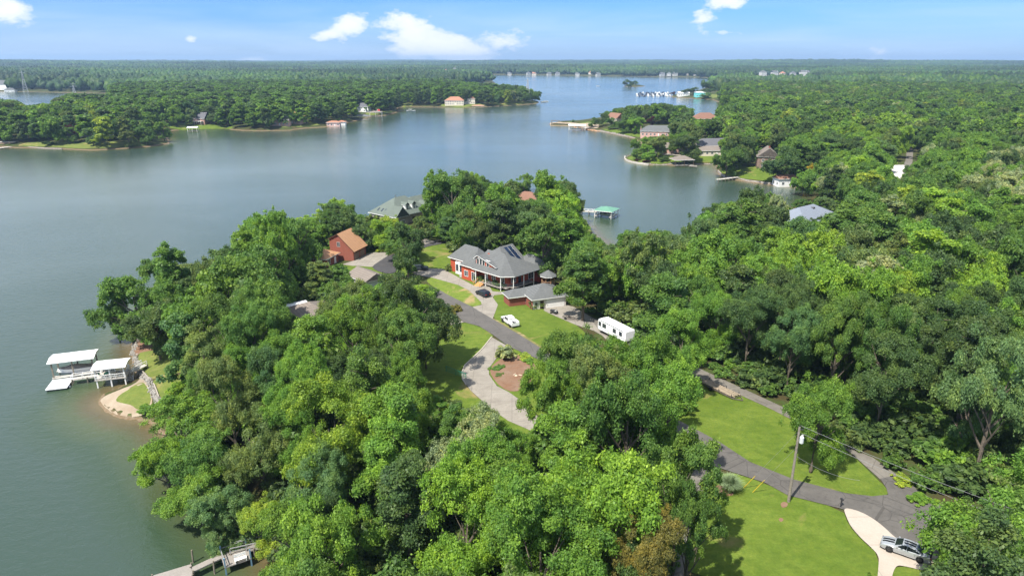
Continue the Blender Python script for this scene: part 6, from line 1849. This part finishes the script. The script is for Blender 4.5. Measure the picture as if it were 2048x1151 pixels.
def T(u, vtop, H, Rr, k, tint, label=None):
    """a tree whose top shows at (u, vtop)"""
    H *= 1.17; Rr *= 1.17 * (.78 if vtop > 470 else 1)
    p = G(u, vtop, H)
    ki = {'oak': random.choice([0, 1, 2]), 'tall': 3, 'airy': 4, 'pine': 5}[k]
    add_tree(p.x, p.y, hz1(p.x, p.y), H, Rr, ki, tint, label)


for a in HAND_TREES:
    T(*a)

# --- fill the woods: no crown may cover what the photograph shows open
def fill_points():
    g = np.random.default_rng(11)
    out = []
    # rings with growing spacing
    for (r0, r1, sp) in ((40, 165, 7.3), (165, 480, 8.3), (480, 1550, 11.3)):
        n = int((r1 - r0) / sp * 1.12)
        for i in range(n):
            r = r0 + (r1 - r0) * (i + .5) / n
            m = int(r * R(84) / sp)
            th = -R(42) + R(84) * (np.arange(m) + g.uniform(0, 1)) / m + g.normal(0, .22, m) * sp / r
            q = r + g.normal(0, .25, m) * sp
            out.append(np.column_stack([q * np.sin(th), q * np.cos(th)]))
    return np.concatenate(out)


FP = fill_points()
fs = inland(FP)
FP = FP[fs > 2.5]; fs = fs[fs > 2.5]
g = np.random.default_rng(5)
fz = height(FP, fs)
n = len(FP)
fr = np.hypot(FP[:, 0], FP[:, 1])
fH = g.uniform(13.5, 22.0, n); fR = fH * g.uniform(.30, .42, n) * np.clip(.76 + .24 * (fr - 110) / 90, .76, 1)
fk = g.choice([0, 1, 2, 3, 4, 5], n, p=[.25, .24, .23, .13, .07, .08])
# photo rule: sample the crown's outline; where a full-grown tree would cover open ground or water, try a lower one
CLR = [np.array(p, float) for p in KEEP_CLEAR] + [np.array(p, float) for p, _ in KEEP_FRONT]
CLY = [1e9] * len(KEEP_CLEAR) + [G(*q).y for _, q in KEEP_FRONT]
FPW = [np.array([G(u, v)[:2] for u, v in p]) for p in NO_TREES]
ok = np.zeros(n, bool)
for att in (1.0, .82, .66, .5, .36):
    todo = np.where(~ok)[0]
    H_ = fH[todo] * att; R_ = fR[todo] * (att ** .6)
    fine = np.ones(len(todo), bool)
    for a_ in np.linspace(0, 2 * np.pi, 10, endpoint=False):
        for q_ in (1.0, .5):
            U, Vv, dep = PXA(FP[todo, 0] + R_ * .88 * q_ * math.cos(a_), FP[todo, 1], fz[todo] + H_ * .60 + H_ * .38 * q_ * math.sin(a_))
            uv = np.column_stack([U, Vv])
            for c_, cy_ in zip(CLR, CLY):
                k_ = np.where(fine & (FP[todo, 1] < cy_) & (U > c_[:, 0].min()) & (U < c_[:, 0].max()) & (Vv > c_[:, 1].min()) & (Vv < c_[:, 1].max()))[0]
                if len(k_):
                    fine[k_] &= ~_sd_poly(uv[k_], c_)[1]
    cu, cv, cd = PXA(FP[todo, 0], FP[todo, 1], fz[todo] + H_ * .6)
    ru = R_ * FPX / cd; rv = H_ * .42 * FPX / cd * .95
    for c_, cy_ in zip(CLR[len(KEEP_CLEAR):], CLY[len(KEEP_CLEAR):]):
        for q_ in list(c_) + [c_.mean(0)]:
            fine &= ~((FP[todo, 1] < cy_) & (((q_[0] - cu) / ru) ** 2 + ((q_[1] - cv) / rv) ** 2 < .8))
    ok[todo[fine]] = True
    fH[todo[fine]] *= att; fR[todo[fine]] *= att ** .6
for p_ in FPW + [np.array(q, float) for q in NO_TREES_W]:
    d_, ins = _sd_poly(FP, p_)
    ok &= ~(ins | (d_ < 2.0))
for (x, y, r) in PLACED:
    ok &= np.hypot(FP[:, 0] - x, FP[:, 1] - y) > (r + fR) * .58
U, Vv, dep = PXA(FP[:, 0], FP[:, 1], fz + fH * .75)
ok &= (U > -160) & (U < 2220) & (Vv < 1330)
FP, fz, fr, fH, fR, fk, U, Vv = [a[ok] for a in (FP, fz, fr, fH, fR, fk, U, Vv)]
PN = ['deep', 'green', 'fresh', 'bright', 'yellow', 'olive', 'grey', 'blue', 'pale']
PW = np.array([.13, .30, .27, .08, .015, .09, .06, .04, .015]); PW /= PW.sum()
tin = g.choice(len(PN), len(FP), p=PW)
tints = [PN[t] for t in tin]
for (u, v, ru, rv, name, pr) in TINT_AREAS:
    hit = ((U - u) / ru) ** 2 + ((Vv - v) / rv) ** 2 < 1
    for i in np.where(hit)[0]:
        if random.random() < pr: tints[i] = name
        if name in ('pinewood',): fk[i] = 5; tints[i] = random.choice(['green', 'deep', 'fresh'])
for i in range(len(FP)):
    if tints[i] == 'pinewood': tints[i] = 'green'
SIDE = (U < 900) & (fr > 310)     # the far left woods are mostly pine and taller
for i in np.where(SIDE)[0]:
    if random.random() < .45: fk[i] = 5
    fH[i] *= 1.08

# choose the individuals: the crowns that show largest
size = fR / fr
inframe = (U > -40) & (U < 2090) & (Vv < 1200)
order = np.argsort(-np.where(inframe, size, 0))
NB = max(0, 305 - len(TREES))
ind = order[:NB]; rest = order[NB:]
print('fill', len(FP), 'hand', len(TREES), 'individual', len(ind), 'rest', len(rest))
for i in ind:
    add_tree(FP[i, 0], FP[i, 1], fz[i], fH[i], fR[i], int(fk[i]), tints[i])

# landmarks for saying which tree is meant: name, point on the ground
LM = [(n_, G(u_, v_)) for n_, u_, v_ in LANDMARKS]
lab_count = {}
for t in TREES:
    x, y = t['x'], t['y']
    kind = KINDS[t['k']]
    if t['label'] is None:
        best = sorted(LM, key=lambda l: (l[1].x - x) ** 2 + (l[1].y - y) ** 2)[:1][0]
        dx_, dy_ = x - best[1].x, y - best[1].y
        dist = math.hypot(dx_, dy_)
        if abs(dx_) > abs(dy_): rel = 'right of' if dx_ > 0 else 'left of'
        else: rel = 'beyond' if dy_ > 0 else 'in front of'
        how = 'just ' if dist < 14 else ('well ' if dist > 45 else '')
        szw = 'small ' if t['H'] < 15.5 else ('big ' if t['H'] > 20 else '')
        if len((rel + ' ' + best[0]).split()) > 5: how = ''
        t['label'] = f"{szw}{WORDS[t['tint']]} {FORM[kind]} tree {how}{rel} {best[0]}"
    lab_count.setdefault(t['label'], []).append(t)
# where several still read alike, tell them apart by their order from left to right
ORD = ['leftmost', 'second from left', 'third from left', 'fourth from left', 'fifth from left', 'sixth from left', 'seventh from left', 'eighth from left', 'ninth from left', 'tenth from left']
for l, ts in lab_count.items():
    if len(ts) > 1:
        ts.sort(key=lambda t: t['x'] / max(t['y'], 1))
        for i, t in enumerate(ts):
            o_ = 'rightmost' if i == len(ts) - 1 else ORD[min(i, 9)]
            t['label'] = f"{l}, {o_} of {len(ts)} alike"
            if len(t['label'].split()) > 16: t['label'] = t['label'].replace(f' of {len(ts)} alike', '')
            if len(t['label'].split()) > 16: t['label'] = t['label'].replace(' tree ', ' ').replace('just ', '').replace('well ', '').replace(' from left', ' left')

for t in TREES:
    kind = KINDS[t['k']]
    kr, kz = KR[kind]
    d = math.hypot(t['x'], t['y'])
    nm = {'oak': 'broadleaf_tree', 'tall': 'poplar_tree', 'airy': 'spreading_tree', 'pine': 'pine_tree'}[kind]
    r = empty(nm, (t['x'], t['y'], t['z']), random.uniform(0, 6.28), t['label'], 'tree',
              t['group'] or {'oak': 'broadleaf trees of the woods', 'tall': 'tall narrow trees of the woods', 'airy': 'loose spreading trees', 'pine': 'pine trees'}[kind])
    me = (HI if d < 135 else MID)[t['k']]
    c = bpy.data.objects.new('crown', me); COL.objects.link(c); c.parent = r
    sx = t['R'] / kr * 1.02; sz = min(t['H'] * (.46 if kind != 'airy' else .40), t['R'] * (1.5 if t['hand'] else 1.35) * (1.45 if kind in ('tall', 'pine') else 1)) / kz
    c.scale = (sx * random.uniform(.88, 1.12), sx * random.uniform(.88, 1.12), sz)
    c.rotation_euler = (random.uniform(-.12, .12), random.uniform(-.12, .12), 0)
    if 'alone between' in t['label']: sz = t['H'] * .5 / kz
    zc = t['H'] - kz * sz
    c.location = (0, 0, zc)
    q = PAL[t['tint']]; j = random.uniform(.86, 1.16)
    c.color = (q[0] * j * random.uniform(.93, 1.08), q[1] * j, q[2] * j, 1)
    k_ = bpy.data.objects.new('trunk', TRK[t['k']]); COL.objects.link(k_); k_.parent = r
    k_.scale = (sx * .9, sx * .9, t['H'] / 15.5)
    t['root'] = r


# --- the rest of the woods: instances drawn by geometry nodes on points
def scatter(name, P3, rot, scl, idx, tint, protos, extra=None):
    me = bpy.data.meshes.new(name)
    me.vertices.add(len(P3)); me.vertices.foreach_set('co', P3.astype(np.float32).ravel())
    for nm_, ty, arr in (('rot', 'FLOAT', rot), ('idx', 'INT', idx)):
        a = me.attributes.new(nm_, ty, 'POINT'); a.data.foreach_set('value', np.ascontiguousarray(arr, np.float32 if ty == 'FLOAT' else np.int32))
    a = me.attributes.new('scl', 'FLOAT_VECTOR', 'POINT'); a.data.foreach_set('vector', scl.astype(np.float32).ravel())
    a = me.attributes.new('tint', 'FLOAT_COLOR', 'POINT'); a.data.foreach_set('color', np.column_stack([tint, np.ones(len(tint))]).astype(np.float32).ravel())
    o = bpy.data.objects.new(name, me); COL.objects.link(o)
    ng = bpy.data.node_groups.new(name, 'GeometryNodeTree')
    ng.interface.new_socket('Geometry', in_out='INPUT', socket_type='NodeSocketGeometry')
    ng.interface.new_socket('Geometry', in_out='OUTPUT', socket_type='NodeSocketGeometry')
    N, L = ng.nodes, ng.links
    gi = N.new('NodeGroupInput'); go = N.new('NodeGroupOutput')
    mp = N.new('GeometryNodeMeshToPoints'); L.new(gi.outputs[0], mp.inputs[0])
    def attr(n_, t_):
        q = N.new('GeometryNodeInputNamedAttribute'); q.data_type = t_; q.inputs[0].default_value = n_
        return q.outputs[0]
    ra, sa, ia = attr('rot', 'FLOAT'), attr('scl', 'FLOAT_VECTOR'), attr('idx', 'INT')
    cx = N.new('ShaderNodeCombineXYZ'); L.new(ra, cx.inputs[2])
    jn = N.new('GeometryNodeJoinGeometry')
    for k, m_ in enumerate(protos):
        if not (idx == k).any(): continue
        po = bpy.data.objects.new('crown_pattern', m_)
        oi = N.new('GeometryNodeObjectInfo'); oi.inputs[0].default_value = po
        ip = N.new('GeometryNodeInstanceOnPoints')
        L.new(mp.outputs[0], ip.inputs['Points']); L.new(oi.outputs['Geometry'], ip.inputs['Instance'])
        cmp = N.new('FunctionNodeCompare'); cmp.data_type = 'INT'; cmp.operation = 'EQUAL'
        ii = [s for s in cmp.inputs if s.type == 'INT']
        L.new(ia, ii[0]); ii[1].default_value = k
        L.new(cmp.outputs[0], ip.inputs['Selection'])
        L.new(cx.outputs[0], ip.inputs['Rotation']); L.new(sa, ip.inputs['Scale'])
        L.new(ip.outputs[0], jn.inputs[0])
    L.new(jn.outputs[0], go.inputs[0])
    md = o.modifiers.new('scatter', 'NODES'); md.node_group = ng
    return tag(o, kind='stuff')


MIDI = [m_.copy() for m_ in MID]
for m_ in MIDI: m_.materials.clear(); m_.materials.append(M_LEAF_I)
KRa = np.array([KR[KINDS[k]][0] for k in range(6)]); KZa = np.array([KR[KINDS[k]][1] for k in range(6)])
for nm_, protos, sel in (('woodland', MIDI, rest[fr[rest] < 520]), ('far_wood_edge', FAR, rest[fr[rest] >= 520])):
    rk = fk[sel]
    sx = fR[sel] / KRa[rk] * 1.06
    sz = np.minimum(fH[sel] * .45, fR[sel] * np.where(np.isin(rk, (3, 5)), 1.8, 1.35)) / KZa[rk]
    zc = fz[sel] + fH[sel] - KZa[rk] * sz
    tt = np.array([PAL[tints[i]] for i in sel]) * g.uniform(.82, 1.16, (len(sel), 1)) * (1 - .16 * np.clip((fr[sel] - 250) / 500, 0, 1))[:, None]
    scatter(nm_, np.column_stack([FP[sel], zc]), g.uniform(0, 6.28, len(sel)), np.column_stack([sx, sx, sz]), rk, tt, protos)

# --- far woods: patches of small crowns out to the skyline
def patch_mesh(seed, span=48, nt=26):
    g_ = np.random.default_rng(seed)
    Vs, Fs, Cs = [], [], []
    bm = bmesh.new(); bmesh.ops.create_icosphere(bm, subdivisions=2, radius=1)
    bv = np.array([v.co[:] for v in bm.verts]); bf = np.array([[v.index for v in f.verts] for f in bm.faces]); bm.free()
    k = 0
    for i in range(nt):
        r = 3.4 + 5.4 * g_.uniform() ** 1.7; zt = g_.uniform(10, 16) + r * .55
        p = np.array([g_.uniform(-span/2, span/2), g_.uniform(-span/2, span/2), zt - r])
        nz_ = 1 + .28 * np.sin(bv @ g_.normal(0, 3.2, 3) + i) + g_.normal(0, .13, len(bv))
        Vs.append(bv * nz_[:, None] * np.array([r, r, r * 1.05]) + p); Fs.append(bf + k); k += len(bv)
        Cs.append(np.repeat(g_.uniform(0, 1), len(bf)))
    V = np.concatenate(Vs); F = np.concatenate(Fs)
    me = np_mesh('far_wood_patch', V, F, M_LEAF_I, 3)
    cs = np.concatenate(Cs)
    colr = np.column_stack([g_.uniform(.2, .8, len(F)), cs, cs, np.ones(len(F))]).astype(np.float32)
    a = me.attributes.new('leafv', 'FLOAT_COLOR', 'FACE'); a.data.foreach_set('color', colr.ravel())
    return me


PATCH = [patch_mesh(900 + i) for i in range(5)]
o_ = []
r = 1530.0
while r < 15500:
    sp = 44 if r < 5000 else 60
    m = int(r * R(84) / sp)
    th = -R(42) + R(84) * (np.arange(m) + g.uniform(0, 1)) / m
    q = r + g.normal(0, 15, m)
    o_.append(np.column_stack([q * np.sin(th), q * np.cos(th), np.full(m, sp / 44)]))
    r += sp * (1 if r < 3500 else 1.5 if r < 6500 else 2.6)
FQ = np.concatenate(o_)
s_ = inland(FQ[:, :2]); kp = s_ > 20
FQ = FQ[kp]
zz = height(FQ[:, :2])
U2, V2, _ = PXA(FQ[:, 0], FQ[:, 1], zz + 14)
okk = np.ones(len(FQ), bool)
for c_ in CLR:
    _, ins = _sd_poly(np.column_stack([U2, V2]), c_); okk &= ~ins
FQ, zz = FQ[okk], zz[okk]
nq = len(FQ)
print('patches', nq)
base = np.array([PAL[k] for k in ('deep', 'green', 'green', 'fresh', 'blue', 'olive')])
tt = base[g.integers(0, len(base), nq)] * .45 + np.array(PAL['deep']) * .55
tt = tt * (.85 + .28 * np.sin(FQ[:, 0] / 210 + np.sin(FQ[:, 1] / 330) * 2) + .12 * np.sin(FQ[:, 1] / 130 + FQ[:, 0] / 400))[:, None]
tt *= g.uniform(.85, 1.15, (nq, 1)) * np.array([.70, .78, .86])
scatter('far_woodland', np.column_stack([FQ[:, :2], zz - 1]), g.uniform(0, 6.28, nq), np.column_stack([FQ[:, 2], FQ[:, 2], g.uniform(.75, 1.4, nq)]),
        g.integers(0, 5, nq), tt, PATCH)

# --- bushes and saplings that close the woods at their foot
UG = crown_mesh('bush_pattern', 301, 2600, .42, 'shrub', M_LEAF_I)
gx_, gy_ = np.meshgrid(np.arange(-140, 230, 3.3), np.arange(42, 300, 3.3))
UP = np.column_stack([gx_.ravel(), gy_.ravel()]) + g.normal(0, 1.1, (gx_.size, 2))
us = inland(UP); m_ = (us > 1.2) & (np.abs(UP[:, 0] / UP[:, 1]) < .86)
UP, us = UP[m_], us[m_]
uz = height(UP, us); uH = g.uniform(1.6, 7.0, len(UP)); uR = uH * g.uniform(.42, .6, len(UP)) + .5
ok = np.ones(len(UP), bool)
for a_ in (0, 1.05, 2.1, 3.14, 4.2, 5.2):
    U, Vv, _ = PXA(UP[:, 0] + uR * math.cos(a_), UP[:, 1], uz + uH * .5 + uH * .5 * math.sin(a_))
    uv = np.column_stack([U, Vv])
    for c_, cy_ in zip(CLR, CLY):
        k_ = np.where(ok & (UP[:, 1] < cy_) & (U > c_[:, 0].min()) & (U < c_[:, 0].max()) & (Vv > c_[:, 1].min()) & (Vv < c_[:, 1].max()))[0]
        if len(k_): ok[k_] &= ~_sd_poly(uv[k_], c_)[1]
for p_ in FPW + [np.array(q, float) for q in NO_TREES_W]:
    d_, ins = _sd_poly(UP, p_); ok &= ~(ins | (d_ < .5))
UP, uz, uH, uR = UP[ok], uz[ok], uH[ok], uR[ok]
print('bushes', len(UP))
tt = np.array([PAL[k] for k in ('green', 'fresh', 'deep', 'olive', 'green')])[g.integers(0, 5, len(UP))] * g.uniform(.8, 1.15, (len(UP), 1))
scatter('undergrowth', np.column_stack([UP, uz + uH * .42]), g.uniform(0, 6.28, len(UP)), np.column_stack([uR / 4.6, uR / 4.6, uH / 8.6]), np.zeros(len(UP), int), tt, [UG])
# ------------------------------------------------------------------ shrubs and grasses
def shrub(u, v, R_, H, tint, label, name='shrub', cat='shrub', group=None):
    p = G(u, v); r = empty(name, (p.x, p.y, hz1(p.x, p.y)), random.uniform(0, 6), label, cat, group)
    c = bpy.data.objects.new('foliage', SHRUB); COL.objects.link(c); c.parent = r
    c.scale = (R_ / 4.6, R_ / 4.6, H / 8.6); c.location = (0, 0, H * .46)
    c.color = (*PAL[tint], 1)
    m = MB()
    for i in range(4):
        a = i * 1.7; m.tube([(0, 0, -.2), (math.cos(a) * R_ * .3, math.sin(a) * R_ * .3, H * .5)], [.07, .03], 5)
    m.build('stem', M_BARK, r)
    return r


shrub(1073, 617, 1.6, 2.5, 'olive', 'round reddish olive shrub at the corner of the detached garage')
shrub(963, 567, 2.0, 2.6, 'olive', 'spreading shrub before the left end of the red house porch')
shrub(990, 574, 1.6, 2.4, 'fresh', 'light green shrub before the middle of the red house porch')
shrub(1003, 577, 1.4, 2.2, 'green', 'green shrub at the corner post of the red house porch')
shrub(895, 541, 1.3, 2.2, 'olive', 'small dark shrub at the far left corner of the red house')
shrub(900, 628, 2.4, 2.4, 'rust', 'wide rust tinged shrub at the side drive by the road')
shrub(912, 622, 1.4, 1.8, 'rust', 'rust tipped shrub at the road end of the side drive')
shrub(662, 520, 2.0, 4.2, 'yellow', 'yellow green bush against the brick garage wall')
shrub(758, 503, 1.6, 1.8, 'yellow', 'low yellow shrub behind the concrete pad of the brick garage')
shrub(855, 470, 1.8, 2.0, 'olive', 'low shrub beside the drive of the grey gabled house')
shrub(878, 473, 2.0, 1.6, 'green', 'low green shrub at the turn of the drive of the grey house')
shrub(742, 450, 2.0, 3.6, 'green', 'green shrub below the left wall of the grey gabled house')
shrub(792, 455, 2.0, 3.4, 'yellow', 'yellow green shrub in front of the grey gabled house')
shrub(1016, 716, 2.3, 3.4, 'pale', 'pale green small ornamental tree at the edge of the dirt bed')
shrub(992, 736, 1.5, .5, 'green', 'low ground cover at the left of the dirt bed')
shrub(1000, 750, .9, .4, 'olive', 'patch of low green plants inside the dirt bed')
shrub(1048, 716, 1.6, .8, 'yellow', 'yellowish low plants at the top of the dirt bed')
shrub(1060, 724, 1.3, .8, 'fresh', 'fresh green low plants at the upper right of the dirt bed')
shrub(1066, 743, .5, .9, 'blue', 'tiny blue green conifer in the dirt bed')
shrub(840, 470, 1.6, 2.4, 'green', 'green shrub right of the dark round tree')
shrub(1275, 322, 2.0, 1.6, 'purple', 'dark red shrub on the curved lawn point')
shrub(1292, 324, 2.6, 1.6, 'purple', 'wide dark red shrub right on the curved lawn point')
shrub(1325, 321, 4.5, 3.4, 'deep', 'dark hedge left of the brown hip roofed boat dock')
shrub(100, 291, 4.5, 4.5, 'deep', 'dark round shrub at the promontory waterline')
shrub(1147, 245, 1.6, 3.6, 'green', 'little tree alone on the sandy tip')
shrub(1187, 240, 1.6, 4.0, 'green', 'small tree left of the pair on the sandy tip lawn')
shrub(1192, 242, 1.6, 3.8, 'deep', 'small tree right of the pair on the sandy tip lawn')
shrub(935, 207, 6, 7, 'purple', 'dark red tree by the terracotta roofed house')
shrub(1550, 462, 3.5, 4.0, 'pale', 'white flowering bush among the trees by the blue grey roof')
shrub(300, 822, 2.0, 1.6, 'fresh', 'low fresh bush at the lower end of the bank rocks')
shrub(1845, 1005, 1.6, 1.0, 'fresh', 'low weeds on the verge right of the road fork')
shrub(1800, 965, 1.4, 1.0, 'yellow', 'yellowish weeds beside the old lane at the road fork')

pg = G(1458, 984)
pgr = empty('pampas_grass', pg, 0, 'big round clump of grey green pampas grass at the lawn edge', 'ornamental grass')
gg = np.random.default_rng(4); nb = 1700
a_ = gg.uniform(0, 2*np.pi, nb); ln = gg.uniform(1.7, 3.0, nb); lean = gg.uniform(.05, 1.0, nb)
Vb = []; 
for i in range(nb):
    dx_, dy_ = math.cos(a_[i]), math.sin(a_[i]); px_, py_ = -dy_ * .02, dx_ * .02
    b0 = np.array([dx_*.35*gg.random(), dy_*.35*gg.random(), 0]); L = ln[i]; s = lean[i]
    p1 = b0 + np.array([dx_*L*.28*s, dy_*L*.28*s, L*.62]); p2 = b0 + np.array([dx_*L*.72*s, dy_*L*.72*s, L*.95*(1-.35*s)])
    w = np.array([px_, py_, 0])
    Vb += [b0 - w, b0 + w, p1 + w, p1 - w, p1 - w, p1 + w, p2 + w*.2, p2 - w*.2]
me = np_mesh('grass_blades', np.array(Vb), np.arange(nb*8).reshape(-1, 4), mat('pampas_blade', (0.20,0.27,0.13), .8, var=.3, scale=2))
o = bpy.data.objects.new('grass_blades', me); COL.objects.link(o); o.parent = pgr

# bare dead trees standing out of the wood
def snag(u, vtop, H, label):
    p = G(u, vtop, H); r = empty('dead_tree', (p.x, p.y, hz1(p.x, p.y)), random.uniform(0, 6), label, 'tree')
    m = MB(); m.tube([(0,0,0),(.1,0,H*.5),(.3,.1,H)], [.3,.2,.05], 7); m.build('trunk', M_BARKP, r)
    m = MB(); rg = random.Random(u)
    for i in range(16):
        z = H * rg.uniform(.45, .95); a = rg.uniform(0, 6.28); L = rg.uniform(1.2, 3.4)
        q = (math.cos(a) * L * .6, math.sin(a) * L * .6, z + L * .45)
        m.tube([(0.15, 0, z), q, (math.cos(a + .3) * L, math.sin(a + .3) * L, z + L * .9)], [.1, .06, .02], 5)
    m.build('limb', M_BARKP, r)


snag(1405, 440, 14, 'pale dead branches standing out of the wood at the cove')
snag(1317, 540, 13, 'pale bare trunks in the wood right of the red house')
snag(1553, 395, 15, 'pale bare tree beside the dark tallest tree at the cove')
snag(1798, 238, 17, 'pale bare tree in the far wood above the gravel lot')
snag(1733, 254, 15, 'grey bare tree in the far wood left of the gravel lot')
# ------------------------------------------------------------------ the air
hm_ = bpy.data.materials.new('haze'); hm_.use_nodes = True
T_ = NT(hm_.node_tree); T_.n.clear()
pv = T_.node('ShaderNodeVolumePrincipled')
pv.inputs['Color'].default_value = (0.50, 0.72, 1.0, 1)
pv.inputs['Density'].default_value = 0.00009
pv.inputs['Anisotropy'].default_value = 0.2
T_.l.new(pv.outputs[0], T_.node('ShaderNodeOutputMaterial').inputs['Volume'])
hb = MB().box(-17500, 17500, -900, 17500, -5, 150).build('haze', hm_)
tag(hb, kind='stuff')
